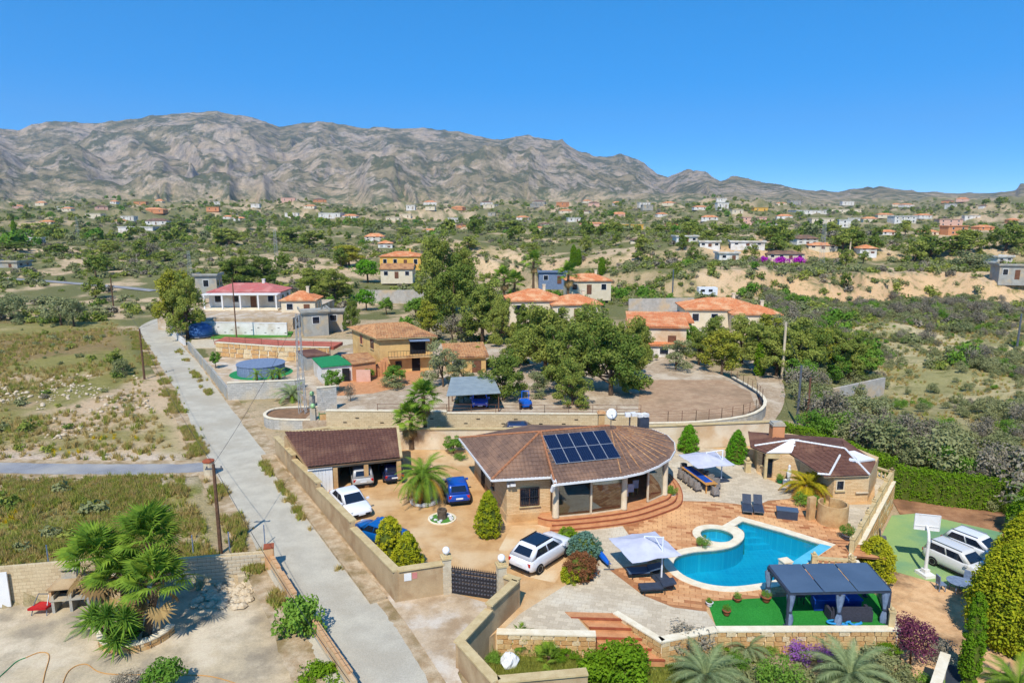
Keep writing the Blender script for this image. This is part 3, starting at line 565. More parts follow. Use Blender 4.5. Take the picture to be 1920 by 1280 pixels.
# ================================================================ BOUNDARY WALLS
def wall_run(name, label, pts, h, th, mat, cap=None, cat='wall', z0=-0.1, capw=0.10, caph=0.09, group=None):
    """a wall along a line of posts; h: one height or (start, end) pairs for each run; every run is a part"""
    t_ = thing(name, label, cat, (pts[0][0], pts[0][1], 0), group=group)
    for i in range(len(pts) - 1):
        a, b = Vector((pts[i][0], pts[i][1], 0)), Vector((pts[i + 1][0], pts[i + 1][1], 0)); d = (b - a).normalized(); n = Vector((-d.y, d.x, 0)) * th / 2
        hh = h[i] if isinstance(h, list) else h; hh = hh if isinstance(hh, tuple) else (hh, hh)
        e = d * th / 2 * (0.996 if i % 2 else 1.0)
        if i == 0: a0 = a
        else: a0 = a + e
        mb = MB(); mb.prism([a0 - n, b + e - n, b + e + n, a0 + n], z0, [hh[0], hh[1], hh[1], hh[0]]); obj('wall_panel', mb, mat, t_)
        if cap:
            n2 = n * (1 + capw * 2 / th); mb = MB(); z1 = [hh[0], hh[1], hh[1], hh[0]]
            mb.prism([a0 - n2, b + e - n2, b + e + n2, a0 + n2], [z + 0.002 for z in z1], [z + caph for z in z1]); obj('coping', mb, cap, t_)
    return t_
a, b = Vector((-19.85, 54.95, 0)), Vector((-6.05, 32.75, 0)); cut = [0, 0.22, 0.47, 0.74, 1.0]
wall_run('boundary_wall', 'long beige rendered wall stepping down along the concrete road', [a.lerp(b, s) for s in cut], [(1.55, 1.75), (1.38, 1.78), (1.38, 1.78), (1.35, 1.75)], 0.24, 'beige_wall', 'wall_cap')
wall_run('gate_wall', 'short beige wall between the road corner and the gate pillar', [(-5.95, 32.78), (-3.75, 33.45)], (1.74, 1.74), 0.24, 'beige_wall', 'wall_cap')
wall_run('entrance_wall', 'beige wall zigzagging from the gate down to the garden corner', [(-0.35, 32.6), (0.25, 32.2), (-1.05, 30.0), (-2.35, 27.4), (-0.7, 24.8), (3.0, 25.3)], [(1.5, 1.5), (1.5, 1.5), (1.25, 1.25), (1.3, 1.3), (1.3, 1.3)], 0.24, 'beige_wall', 'wall_cap', z0=-1.3)
wall_run('back_wall', 'cream wall closing the rear of the villa garden behind the conical cypresses', [(-19.2, 55.6), (-16, 57.0), (-9.5, 56.4), (0, 56.5), (11.5, 56.4), (23.3, 57.7)], [(1.7, 1.7), (1.7, 1.7), (1.75, 1.75), (1.85, 1.85), (2.0, 2.05)], 0.22, 'cream_wall', 'wall_cap')
kerb = MB(); kp = [(-7.0, 32.7), (-13.1, 42.5), (-20.6, 54.6)]
for i in range(2): kerb.bar((kp[i][0], kp[i][1], 0.09), (kp[i + 1][0], kp[i + 1][1], 0.09), 0.9, 0.18)
struct('kerb', kerb, 'dirt_verge')
# gate
def pillar(p, label):
    t_ = thing('gate_pillar', label, 'pillar', (p[0], p[1], 0))
    z = 0.0; i = 0
    while z < 1.95:
        mb = MB(); w = 0.46 if i % 2 else 0.44; mb.box((p[0], p[1], z + 0.085), (w, w, 0.165), 0.3); obj('stone_course', mb, 'flagstone', t_); z += 0.17; i += 1
    mb = MB(); mb.box((p[0], p[1], z + 0.05), (0.58, 0.58, 0.1), 0.3); mb.box((p[0], p[1], z + 0.13), (0.4, 0.4, 0.06), 0.3); obj('cap', mb, 'wall_cap', t_)
    mb = MB(); mb.lathe([(0.05, 0), (0.07, 0.06), (0.13, 0.1), (0.19, 0.2), (0.2, 0.28), (0.17, 0.38), (0.09, 0.45), (0.02, 0.47)], (p[0], p[1], z + 0.16), 14); obj('globe_lamp', mb, 'globe', t_, True)
PL, PR = Vector((-3.5, 33.55, 0)), Vector((-0.55, 32.75, 0))
pillar(PL, 'white stone gate pillar with round white lamp at the boundary wall end'); pillar(PR, 'white stone gate pillar with round white lamp beside the zigzag wall')
gt = thing('driveway_gate', 'black sliding metal gate of small square panels between the two lamp pillars', 'gate', (PL + PR) / 2)
d = (PR - PL).normalized(); g0, g1 = PL + d * 0.3, PR - d * 0.28; L = (g1 - g0).length; nrm = Vector((d.y, -d.x, 0))
fr = MB()
for z in (0.1, 0.55, 1.0, 1.48): fr.bar(g0 + Vector((0, 0, z)), g1 + Vector((0, 0, z)), 0.05, 0.05)
for k in range(15): q = g0 + d * L * k / 14; fr.bar(q + Vector((0, 0, .08)), q + Vector((0, 0, 1.5)), 0.035)
obj('gate_frame', fr, 'black_metal', gt)
pm = MB(); pm.box((0, 0, 0), (L / 14 * 0.84, 0.03, 0.19)); pm.add([(-L / 28 * .7, -.015, -.08), (L / 28 * .7, -.015, -.08), (L / 28 * .7, -.015, .08), (-L / 28 * .7, -.015, .08), (0, -.07, 0)], [(0, 1, 4), (1, 2, 4), (2, 3, 4), (3, 0, 4)])
mk('gate_panel', C(56, 54, 60), C(48, 46, 52), 4, 0.45, 0, 0, spec=0.4); pme = pm.mesh('panel', 'gate_panel'); ang = math.atan2(d.y, d.x)
for i in range(14):
    for j in range(6):
        o = link('panel', pme, gt); q = g0 + d * L * (i + 0.5) / 14; o.location = (q.x, q.y, 0.2 + j * 0.225); o.rotation_euler = (0, 0, ang)
sp = MB().lathe([(0.02, 0), (0.03, 0.05), (0.003, 0.16)], n=6).mesh('spike', 'black_metal')
for i in range(22): o = link('spike', sp, gt); q = g0 + d * L * (i + 0.5) / 22; o.location = (q.x, q.y, 1.5)
mb = MB(); mb.box((-5.45, 32.80, 1.36), (0.38, 0.03, 0.42), 0.29); tag(obj('notice_plate', mb, 'white_paint'), 'small white notice plate at the corner of the gate wall', 'sign')
mb = MB(); mb.box((-5.10, 32.91, 1.38), (0.26, 0.03, 0.34), 0.29); tag(obj('warning_plate', mb, 'roof_red'), 'small red warning plate beside the white notice plate', 'sign')
# stone retaining wall in front of the terrace, stairs down to the lower garden
def stone_wall(name, label, pts, z0, z1, th=0.3, size=0.42, group=None):
    """dry stones laid one by one over a core: each one a part"""
    t_ = thing(name, label, 'wall', (pts[0][0], pts[0][1], z0), group=group); core = MB(); cap = MB(); stones = []
    proto = []
    for k in range(5):
        m_ = MB(); rr = random.Random(k); vs = []
        for zz in (-.5, .5):
            for (x, y) in ((-.5, -.5), (.5, -.5), (.5, .5), (-.5, .5)): vs.append((x * rr.uniform(.8, 1), y * 1.0, zz * rr.uniform(.78, 1)))
        m_.add(vs, [(0, 3, 2, 1), (4, 5, 6, 7), (0, 1, 5, 4), (1, 2, 6, 5), (2, 3, 7, 6), (3, 0, 4, 7)]); proto.append(m_.mesh('stone', ('rubble_a', 'rubble_b', 'rubble_c')[k % 3]))
    for a, b in zip(pts[:-1], pts[1:]):
        a, b = Vector((a[0], a[1], 0)), Vector((b[0], b[1], 0)); d = (b - a); L = d.length; d.normalize(); n = Vector((d.y, -d.x, 0))
        core.prism([a - n * .02, b - n * .02, b - n * th, a - n * th], z0, z1 - 0.01)
        cap.prism([a + n * .10, b + n * .10, b - n * (th + .04), a - n * (th + .04)], z1, z1 + 0.07)
        rows = max(1, round((z1 - z0) / (size * .62))); hh = (z1 - z0) / rows
        for j in range(rows):
            s = -random.uniform(0, size * .5)
            while s < L:
                w = size * random.uniform(.7, 1.5); w2 = min(w, L - max(s, 0)); 
                if s + w > 0.05 and w2 > 0.08:
                    o = link('stone', random.choice(proto), t_); q = a + d * (max(s, 0) + w2 / 2); dep = random.uniform(.10, .17); o.location = (q.x + n.x * .01, q.y + n.y * .01, z0 + (j + .5) * hh); o.scale = (w2 * .96, dep, hh * .95); o.rotation_euler = (0, random.uniform(-.04, .04), math.atan2(d.y, d.x))
                s += w
    obj('core', core, 'coping', t_); obj('coping', cap, 'coping', t_); return t_
mk('rubble_a', C(214, 184, 130), C(196, 156, 104), 5, 0.85, 0.3, 0.3); mk('rubble_b', C(190, 140, 84), C(206, 168, 116), 5, 0.85, 0.3, 0.3); mk('rubble_c', C(224, 206, 168), C(204, 176, 132), 5, 0.85, 0.3, 0.3)
SL, SR = G(1100, 1190), G(1240, 1206)
stone_wall('retaining_wall', 'low rubble stone wall beneath the paved terrace by the zigzag wall', [(-0.75, 29.95), (4.05, 29.75)], GARDEN_Z - 0.2, 0.0)
stone_wall('retaining_wall', 'long rubble stone wall below the artificial lawn and pergola', [(7.1, 29.25), (10, 30.1), (18.75, 30.15)], GARDEN_Z - 0.2, 0.02)
stone_wall('stair_wall', 'rubble stone cheek wall on the pergola side of the terracotta stairs', [(5.2, 31.6), (7.1, 29.2)], GARDEN_Z, 0.02, 0.22)
st = thing('garden_stairs', 'wide terracotta stairs cut into the terrace leading down to the garden', 'stairs', (5, 30.6, GARDEN_Z))
for i in range(5):
    mb = MB(); y1 = 31.75 - i * 0.52; x0, x1 = 3.3 + i * 0.28 - (0.6 if i == 0 else 0), 5.15 + i * 0.42
    mb.prism([(x0, y1), (x1, y1 - .12), (x1 + .42, y1 - .62), (x0 + .28, y1 - .5)], GARDEN_Z - .3, 0.03 - i * 0.2); obj('step', mb, 'terracotta', st)
    mb = MB(); mb.prism([(x0 + .26, y1 - .47), (x1 + .40, y1 - .59), (x1 + .44, y1 - .66), (x0 + .28, y1 - .54)], -0.05 - i * 0.2, 0.045 - i * 0.2); obj('nosing', mb, 'pot', st)
wall_run('lower_wall', 'low pale garden wall with capped top under the purple shrub', [(8.5, 25.2), (13.5, 26.1), (18.3, 26.3), (20.2, 28.6)], (-0.25, -0.25), 0.22, 'cream_wall', 'coping', z0=-2.2)
# balustrades
bal_m = MB().lathe([(0.07, 0), (0.07, 0.06), (0.045, 0.1), (0.085, 0.22), (0.075, 0.32), (0.04, 0.45), (0.06, 0.55), (0.07, 0.6)], n=8).mesh('baluster', 'wall_cap', True)
def balustrade(label, pts, z, h=0.82, step=0.3):
    t_ = thing('balustrade', label, 'balustrade', (pts[0][0], pts[0][1], z)); k = h / 0.82
    for a, b in zip(pts[:-1], pts[1:]):
        a, b = Vector((a[0], a[1], z)), Vector((b[0], b[1], z)); d = b - a; L = d.length; d.normalize(); up = Vector((0, 0, 1))
        mb = MB(); mb.bar(a + up * .05, b + up * .05, 0.2, 0.1); obj('base_rail', mb, 'wall_cap', t_)
        mb = MB(); mb.bar(a + up * (h - .06), b + up * (h - .06), 0.24, 0.12); obj('top_rail', mb, 'wall_cap', t_)
        n = max(2, int(L / step))
        for i in range(n): o = link('baluster', bal_m, t_); q = a + d * L * (i + .5) / n; o.location = (q.x, q.y, z + .1); o.scale = (1, 1, k)
        m = max(1, round(L / 2.4))
        for i in range(m + 1):
            q = a + d * L * i / m; mb = MB(); mb.box((q.x, q.y, z + h / 2 + .05), (0.26, 0.26, h + .1), math.atan2(d.y, d.x)); mb.box((q.x, q.y, z + h + .13), (0.32, 0.32, .07), math.atan2(d.y, d.x)); mb.lathe([(0.06, 0), (0.1, .06), (0.08, .14), (0.02, .18)], (q.x, q.y, z + h + .165), 8); obj('pier', mb, 'wall_cap', t_)
balustrade('cream balustrade running down beside the guest house patio above the court', [(27.2, 51.6), (28.75, 49.0), (20.35, 37.9)], 0.0)
balustrade('cream balustrade at the head of the brown steps beside the pool', [(17.3, 36.15), (19.3, 35.85)], 0.0, 0.7)
balustrade('cream balustrade on the far side of the pergola', [(19.1, 35.4), (19.55, 33.1), (18.65, 30.45)], 0.0, 0.75)
stone_wall('court_wall', 'tall rubble stone wall under the patio balustrade facing the court', [(20.3, 37.4), (29.05, 49.0)], COURT_Z - 0.1, -0.01, 0.3, 0.55)
stone_wall('pergola_wall', 'rubble stone wall under the balustrade beside the purple shrub', [(18.85, 30.1), (19.85, 33.1), (20.2, 37.0)], COURT_Z - 0.1, -0.01, 0.3, 0.55)
st = thing('brown_steps', 'brown timber edged steps descending past the corner of the pool', 'stairs', G(1572, 1035, -0.5))
for i in range(6):
    mb = MB(); c0 = G(1552, 1012) + Vector((0.12 * i, -0.42 * i, 0)); mb.box((c0.x + .85, c0.y, 0.02 + 0.002 * i), (1.75, 0.40, 0.05 + 0.012 * i), -0.2); obj('step', mb, 'terracotta', st)
    mb = MB(); mb.box((c0.x + .85, c0.y - .2, 0.04 + 0.002 * i), (1.75, 0.05, 0.06), -0.2); obj('nosing', mb, 'rust_metal', st)

# deck tiles laid one by one
t = NT('deck_piece'); oi = t.n('ShaderNodeObjectInfo'); at_ = t.n('ShaderNodeAttribute', attribute_name='rnd'); p = t.wpos()
f = t.math('FRACT', t.math('ADD', oi.outputs['Random'], t.math('MULTIPLY', at_.outputs['Fac'], 1.0))); c = t.mix(t.ramp(f, .05, .6), C(214, 164, 116), C(198, 144, 98)); c = t.mix(t.ramp(f, .74, .96), c, C(166, 106, 68)); c = t.mix(t.ramp(t.noise(p, .3, 4), .5, .72), c, C(226, 176, 122)); c = t.mix(.25, c, t.noise(p, 9, 3), 'OVERLAY')
t.bsdf(c, .8, t.noise(p, 14, 3), .15, .02, spec=.15); M['deck_piece'] = t.m
TW, THh, ROT = .60, .30, -.22; cs, sn_ = math.cos(ROT), math.sin(ROT); cand = []
for j in range(-70, 70):
    for i in range(-40, 40):
        u, v = (i + (.5 if j % 2 else 0)) * TW, j * THh; x, y = 13 + u * cs - v * sn_, 38 + u * sn_ + v * cs; cand.append((x, y))
cand = np.array(cand); ok = np.ones(len(cand), bool)
for du in (-1, 1):
    for dv_ in (-1, 1):
        ox, oy = du * TW * .45 * cs - dv_ * THh * .45 * sn_, du * TW * .45 * sn_ + dv_ * THh * .45 * cs
        ok &= inpoly(cand[:, 0] + ox, cand[:, 1] + oy, deck)
ok &= ~inpoly(cand[:, 0], cand[:, 1], offset(w_in, .35)) & ~inpoly(cand[:, 0], cand[:, 1], jout)
cand = cand[ok]; cand = cand[np.argsort(cand[:, 1])]
tm = MB(); a_, b_ = TW / 2 - .012, THh / 2 - .012; e_ = .012; tm.add([(-a_, -b_, 0), (a_, -b_, 0), (a_, b_, 0), (-a_, b_, 0), (-a_ + e_, -b_ + e_, .014), (a_ - e_, -b_ + e_, .014), (a_ - e_, b_ - e_, .014), (-a_ + e_, b_ - e_, .014)], [(4, 5, 6, 7), (0, 1, 5, 4), (1, 2, 6, 5), (2, 3, 7, 6), (3, 0, 4, 7)]); tme = tm.mesh('tile', 'deck_piece')
for x, y in cand[:300]: o = link('tile', tme, DECK_O); o.location = (x, y, .009 + random.uniform(0, .003)); o.rotation_euler = (0, 0, ROT)
q = MB(); rn = []
for x, y in cand[300:]:
    z = .009 + random.uniform(0, .003); q.add([(x + vx * cs - vy * sn_, y + vx * sn_ + vy * cs, z + vz) for vx, vy, vz in tm.v], tm.f); rn += [random.random()] * 5
q.rnd = rn; tag(obj('tile_field', q, 'deck_piece', DECK_O), kind='stuff')
# ================================================================ BUILDINGS
def tiles(mb, poly, pitch=0.26, course=0.36, amp=0.035):
    """a roof slope: poly is a flat convex outline whose first edge is the eave; curved tile columns, stepped courses"""
    P = [Vector(p) for p in poly]; u = (P[1] - P[0]).normalized(); n = None
    for q in P[2:]:
        n = u.cross(q - P[0])
        if n.length > 1e-3: break
    n.normalize()
    if n.z < 0: n = -n
    v = n.cross(u)
    if v.z < 0: v = -v
    us = [(q - P[0]).dot(u) for q in P]; vs = [(q - P[0]).dot(v) for q in P]
    u0, u1, v0, v1 = min(us), max(us), min(vs), max(vs)
    cols = []; k = math.floor(u0 / pitch)
    while k * pitch < u1 + pitch:
        for f, a in ((0, 0), (0.25, 0.8), (0.5, 1.0), (0.75, 0.8)): cols.append(((k + f) * pitch, a * amp))
        k += 1
    rows = []; k = 0
    while v0 + k * course < v1: rows += [(v0 + k * course, 0.03), (v0 + (k + 1) * course - 0.004, 0.0)]; k += 1
    bm = bmesh.new(); g = [[bm.verts.new(P[0] + u * cu + v * rv + n * (ca + ra)) for cu, ca in cols] for rv, ra in rows]
    for i in range(len(rows) - 1):
        for j in range(len(cols) - 1): bm.faces.new((g[i][j], g[i][j + 1], g[i + 1][j + 1], g[i + 1][j]))
    c = sum(P, Vector()) / len(P)
    for i in range(len(P)):
        a, b = P[i], P[(i + 1) % len(P)]; e = (b - a); 
        if e.length < 1e-4: continue
        pn = e.cross(n).normalized()
        if pn.dot(c - a) > 0: pn = -pn
        bmesh.ops.bisect_plane(bm, geom=bm.verts[:] + bm.edges[:] + bm.faces[:], plane_co=a, plane_no=pn, clear_outer=True)
    bm.normal_update(); bm.verts.index_update()
    flip = sum(f.normal.dot(n) for f in bm.faces) < 0
    mb.add([v_.co[:] for v_ in bm.verts], [tuple(v_.index for v_ in (list(f.verts)[::-1] if flip else f.verts)) for f in bm.faces]); bm.free(); return mb
def ridge_tiles(mb, a, b, r=0.09, step=0.34):
    a, b = Vector(a), Vector(b); L = (b - a).length; n = max(1, int(L / step)); d = (b - a) / n
    for i in range(n): mb.tube([a + d * i, a + d * (i + .96)], [r, r * .82], 6)
    return mb
def window(parent, c, w, h, n, bars=False, frame='white_paint', pane='dark_glass', sill=True):
    """window on a wall whose outward normal is n; frame > pane"""
    c = Vector(c); n = Vector((n[0], n[1], 0)).normalized(); d = Vector((-n.y, n.x, 0)); up = Vector((0, 0, 1)); f = MB(); t = 0.07
    for s in (-1, 1): f.bar(c + d * s * w / 2 - up * (h / 2) + n * .02, c + d * s * w / 2 + up * (h / 2) + n * .02, t, 0.06)
    for s in (-1, 1): f.bar(c - d * w / 2 + up * s * h / 2 + n * .02, c + d * w / 2 + up * s * h / 2 + n * .02, 0.06, t)
    if w > 0.9: f.bar(c - up * h / 2 + n * .02, c + up * h / 2 + n * .02, 0.05)
    o = obj('window', f, frame, parent)
    q = MB(); q.slab(c - d * w / 2 - up * h / 2 + n * .015, c + d * w / 2 - up * h / 2 + n * .015, c + d * w / 2 + up * h / 2 + n * .015, c - d * w / 2 + up * h / 2 + n * .015, 0.01); obj('pane', q, pane, o)
    if sill: q = MB(); q.bar(c - d * (w / 2 + .1) - up * (h / 2 + .06) + n * .06, c + d * (w / 2 + .1) - up * (h / 2 + .06) + n * .06, 0.18, 0.07); obj('sill', q, 'wall_cap', o)
    if bars:
        q = MB()
        for i in range(9): x = d * w * (i / 8 - .5); q.bar(c + x - up * h / 2 + n * .1, c + x + up * h / 2 + n * .1, 0.025)
        for z in (-.5, 0, .5): q.bar(c - d * w / 2 + up * h * z + n * .1, c + d * w / 2 + up * h * z + n * .1, 0.03)
        obj('window_grille', q, 'black_metal', o)
    return o
def door(parent, c, w, h, n, mat='rust_metal', handle=True):
    c = Vector(c); n = Vector((n[0], n[1], 0)).normalized(); d = Vector((-n.y, n.x, 0)); q = MB()
    q.slab(c - d * w / 2 + n * .03, c + d * w / 2 + n * .03, c + d * w / 2 + Vector((0, 0, h)) + n * .03, c - d * w / 2 + Vector((0, 0, h)) + n * .03, 0.05); o = obj('door', q, mat, parent)
    if handle: q = MB(); q.box(c + d * w * .38 + n * .06 + Vector((0, 0, h * .5)), (.06, .06, .12)); obj('handle', q, 'grey_metal', o)
    return o
# ---------------------------------------------------------------- the villa
EZ, RZ = 3.25, 5.05
E0, E1, E2 = Vector((-4.0, 49.6, EZ)), Vector((-1.3, 41.3, EZ)), Vector((2.6, 41.85, EZ))
P0 = Vector((2.72, 40.6, EZ)); AR = [Vector((x, y, EZ)) for x, y in ((7.1, 41.8), (8.6, 42.6), (9.9, 43.8), (11.0, 45.2), (11.7, 46.8), (12.05, 48.5), (11.9, 50.2), (11.1, 51.6), (9.6, 52.6))]
R1, R2 = Vector((2.0, 45.6, RZ)), Vector((7.0, 46.95, RZ)); BK = Vector((1.5, 53.0, EZ))
villa = thing('villa', 'single storey sandstone villa with brown tiled roof and rounded glazed end', 'house', (4, 46, 0))
rf = MB()
tiles(rf, (E0, E1, R1)); tiles(rf, (E1, E2, R1)); tiles(rf, (P0, AR[0], R2, R1)); rf.add([E2, P0, R1], [(0, 1, 2)])
for i in range(len(AR) - 1): tiles(rf, (AR[i], AR[i + 1], R2))
rf.add([AR[-1], BK, R1, R2], [(0, 1, 2, 3)]); rf.add([BK, E0, R1], [(0, 1, 2)])
roof = obj('roof', rf, 'roof_brown', villa)
sf = MB(); ring = [E0, E1, E2, P0] + AR + [BK]; sf.add([(p.x, p.y, EZ - .06) for p in ring], [tuple(range(len(ring)))[::-1]]); obj('soffit', sf, 'cream_wall', roof)
hm = MB()
for a, b in ((E1, R1), (P0, R1), (R1, R2), (E0, R1)): ridge_tiles(hm, a + Vector((0, 0, .06)), b + Vector((0, 0, .06)))
obj('hip_ridge', hm, 'ridge_orange', roof)
hm = MB()
for p in AR[:-1]:
    q = p.lerp(R2, 0.06); ridge_tiles(hm, q + Vector((0, 0, .04)), p.lerp(R2, .9) + Vector((0, 0, .04)), 0.05, 0.3)
for i in range(len(AR) - 2):
    m_ = (AR[i] + AR[i + 1]) / 2; ridge_tiles(hm, m_.lerp(R2, .1) + Vector((0, 0, .03)), m_.lerp(R2, .72) + Vector((0, 0, .03)), 0.04, 0.3)
obj('fan_ribs', hm, 'roof_mixed', roof)
gt_ = MB()
for a, b in zip([E0, E1, E2, P0] + AR[:-1], [E1, E2, P0] + AR): gt_.bar(a + Vector((0, 0, -.02)), b + Vector((0, 0, -.02)), 0.13, 0.14)
obj('gutter', gt_, 'white_paint', roof)
gt_ = MB(); gt_.bar(P0 + Vector((-.1, -.05, -.05)), P0 + Vector((-.2, .1, -.5)), 0.18); gt_.bar(E2 + Vector((0, -.05, .1)), P0 + Vector((0, 0, .1)), 0.2); obj('downpipe_head', gt_, 'white_paint', roof)
W0, W1, W2, W3 = Vector((-2.9, 50.3, 0)), Vector((-0.35, 42.0, 0)), Vector((2.55, 42.55, 0)), Vector((2.75, 41.75, 0))
wl = MB(); wl.prism([W0, W1, W2, (2.6, 52.4)], 0.0, EZ - .07); obj('wall', wl, 'thin_stone', villa)
pl = MB(); 
for a, b in ((W0, W1), (W1, W2)): d = (b - a).normalized(); n = Vector((d.y, -d.x, 0)); pl.prism([a + n * .03, b + n * .03 + d * .03, b + d * .03 - n * .1, a - n * .1], 0.0, 0.55)
obj('plinth', pl, 'driveway', villa)
n1 = Vector(((W2 - W1).y, -(W2 - W1).x, 0)).normalized(); window(villa, W1.lerp(W2, .52) + Vector((0, 0, 1.72)), 1.25, 1.2, n1, True, 'rust_metal', 'dark_glass')
n0 = Vector(((W1 - W0).y, -(W1 - W0).x, 0)).normalized()
door(villa, W0.lerp(W1, .30) + Vector((0, 0, .1)), 1.0, 2.2, n0, 'dark_void'); window(villa, W0.lerp(W1, .62) + Vector((0, 0, 1.75)), 0.6, 1.3, n0, False, 'rust_metal')
q = MB(); q.box(W1.lerp(W2, .12) + n1 * .25 + Vector((0, 0, 2.75)), (.35, .3, .18), .2); obj('floodlight', q, 'white_paint', villa)
q = MB(); q.box(W1.lerp(W2, .02) + n1 * .2 + Vector((0, 0, 2.7)), (.14, .3, .16), .2); obj('camera_box', q, 'white_paint', villa)
# glazed room: floor, columns, panes, interior
FL = 0.5
CW = [Vector((2.85, 41.75, 0)), Vector((5.2, 42.25, 0)), Vector((7.5, 43.0, 0)), Vector((9.3, 44.1, 0)), Vector((10.75, 45.4, 0)), Vector((11.2, 47.8, 0)), Vector((11.0, 50.0, 0)), Vector((10, 51.6, 0))]
mid = Vector((5.5, 49, 0))
def outw(p, d): v_ = (p - mid); v_.z = 0; return p + v_.normalized() * d
for k, (off, z) in enumerate(((1.25, 0.17), (0.85, 0.34), (0.45, FL))):
    pts = smooth_path([outw(p, off) for p in ([Vector((1.9, 42.2, 0))] if k == 2 else []) + CW[0 if k == 2 else 0:7]], 4); mb = MB(); mb.prism([(p.x, p.y) for p in pts] + [(5, 50), (3, 46)], 0.0, z); obj('step', mb, 'terracotta', villa)
    nm = MB()
    for a, b in zip(pts[:-1], pts[1:]): nm.bar(a + Vector((0, 0, z - .015)), b + Vector((0, 0, z - .015)), 0.07, 0.05)
    obj('nosing', nm, 'pot', villa)
for i in (0, 2, 4):
    p = CW[i]; mb = MB(); r_ = .21; mb.lathe([(r_ * 1.15, 0), (r_ * 1.15, .1), (r_, .14), (r_, EZ - FL - .3), (r_ * 1.12, EZ - FL - .2), (r_ * 1.15, EZ - FL - .07)], (p.x, p.y, FL), 12); obj('column', mb, 'column', villa, True)
for i in (1, 3, 5, 6, 7): p = CW[i]; mb = MB(); mb.box((p.x, p.y, (FL + EZ) / 2), (.12, .12, EZ - FL - .14), .3); obj('mullion', mb, 'column', villa)
for i, (a, b) in enumerate(zip(CW[:-1], CW[1:])):
    if i == 2: continue                       # the sliding door stands open here
    d = (b - a).normalized() * .1; q = MB(); q.slab(a + d + Vector((0, 0, FL + .02)), b - d + Vector((0, 0, FL + .02)), b - d + Vector((0, 0, EZ - .1)), a + d + Vector((0, 0, EZ - .1)), .015); obj('glass_pane', q, 'window_glass', villa)
    for z in (FL + .05, EZ - .13): q = MB(); q.bar(a + Vector((0, 0, z)), b + Vector((0, 0, z)), .08, .09); obj('pane_rail', q, 'column', villa)
q = MB(); q.prism([(2.62, 42.0), (2.62, 51.8), (2.9, 51.8), (2.9, 42.0)], FL, EZ - .1); q.prism([(2.9, 50.6), (2.9, 50.9), (10.2, 50.9), (10.2, 50.6)], FL, EZ - .1); obj('room_wall', q, 'interior_tan', villa)
q = MB(); q.box((5.4, 42.35, 2.95), (.22, .06, .36), .2, .6); tag(obj('hanging_towel', q, 'blue_plastic'), 'small blue towel hanging at the top of the glazed front', 'towel')
# solar panels on the front slope
ev = (AR[0] - P0).normalized(); sn = ev.cross((R1 - P0)).normalized(); sn = sn if sn.z > 0 else -sn; sv = sn.cross(ev); sv = sv if sv.z > 0 else -sv
org = P0 + ev * 0.60 + sv * 1.75 + sn * 0.14
mk('pale_frame', C(170, 174, 180), C(160, 164, 170), 3, .5)
sol = thing('solar_array', 'two rows of dark blue solar panels on the brown villa roof', 'solar panels', org)
PWd, PHt = 0.90, 1.50
for j in range(2):
    for i in range(5):
        sh = 0.0; o0 = org + ev * (i * (PWd + .02) + sh) + sv * j * (PHt + .02)
        fm = MB(); fm.slab(o0, o0 + ev * PWd, o0 + ev * PWd + sv * PHt, o0 + sv * PHt, .04); po = obj('panel_frame', fm, 'pale_frame', sol)
        gi = o0 + ev * .016 + sv * .016 + sn * .006; cm = MB(); a_ = PWd - .032; b_ = PHt - .032
        cm.slab((0, 0, 0), (a_, 0, 0), (a_, b_, 0), (0, b_, 0), .004); c_ = obj('solar_cells', cm, 'solar_cell', po)
        mt = Matrix((ev, sv, sn)).transposed().to_4x4(); mt.translation = gi; c_.matrix_world = mt; c_.matrix_parent_inverse = Matrix.Identity(4); c_.matrix_basis = mt
rl = MB()
for s in (.3, 1.2, 1.75, 2.6): rl.bar(org + sv * s - sn * .07 - ev * .2, org + sv * s - sn * .07 + ev * 4.4, .05)
obj('mounting_rail', rl, 'grey_metal', sol)
ch = thing('roof_chimney', 'square orange chimney rising behind the solar panels on the villa roof', 'chimney', (6.6, 48.6, 4.4))
q = MB(); q.box((6.6, 48.6, 4.9), (.45, .45, 1.2)); obj('stack', q, 'sand_stone', ch); q = MB(); q.box((6.6, 48.6, 5.56), (.62, .62, .1)); q.box((6.6, 48.6, 5.66), (.4, .4, .1)); obj('cap', q, 'brick_raw', ch)
ds = thing('satellite_dish', 'white satellite dish beside the chimney on the villa roof', 'dish', (7.3, 48.4, 4.6))
q = MB(); q.lathe([(0.02, .0), (.25, .03), (.4, .09), (.42, .1), (.25, .05)], (0, 0, 0), 16); o = obj('reflector', q, 'white_paint', ds, True); o.location = (7.3, 48.3, 5.55); o.rotation_euler = (R(75), 0, R(10)); q = MB(); q.tube([(7.3, 48.4, 4.5), (7.3, 48.4, 5.5)], .03); q.bar((7.3, 48.3, 5.5), (7.35, 47.8, 5.6), .03); obj('mast', q, 'grey_metal', ds)
aw = thing('roof_unit', 'white frame and folded cover at the rear edge of the villa roof', 'roof unit', (10.0, 52.4, 3.2))
q = MB(); 
for i in range(4): q.box((9.2 + i * .45, 52.3 - i * .08, 4.3 + .05 * (i % 2)), (.4, .5, .25), i * .2)
obj('cover', q, 'white_paint', aw); q = MB(); q.box((10.4, 52.0, 3.75), (.8, .5, .8), .2); q.box((9.4, 52.4, 3.75), (.1, .1, .9)); obj('body', q, 'anthracite', aw)
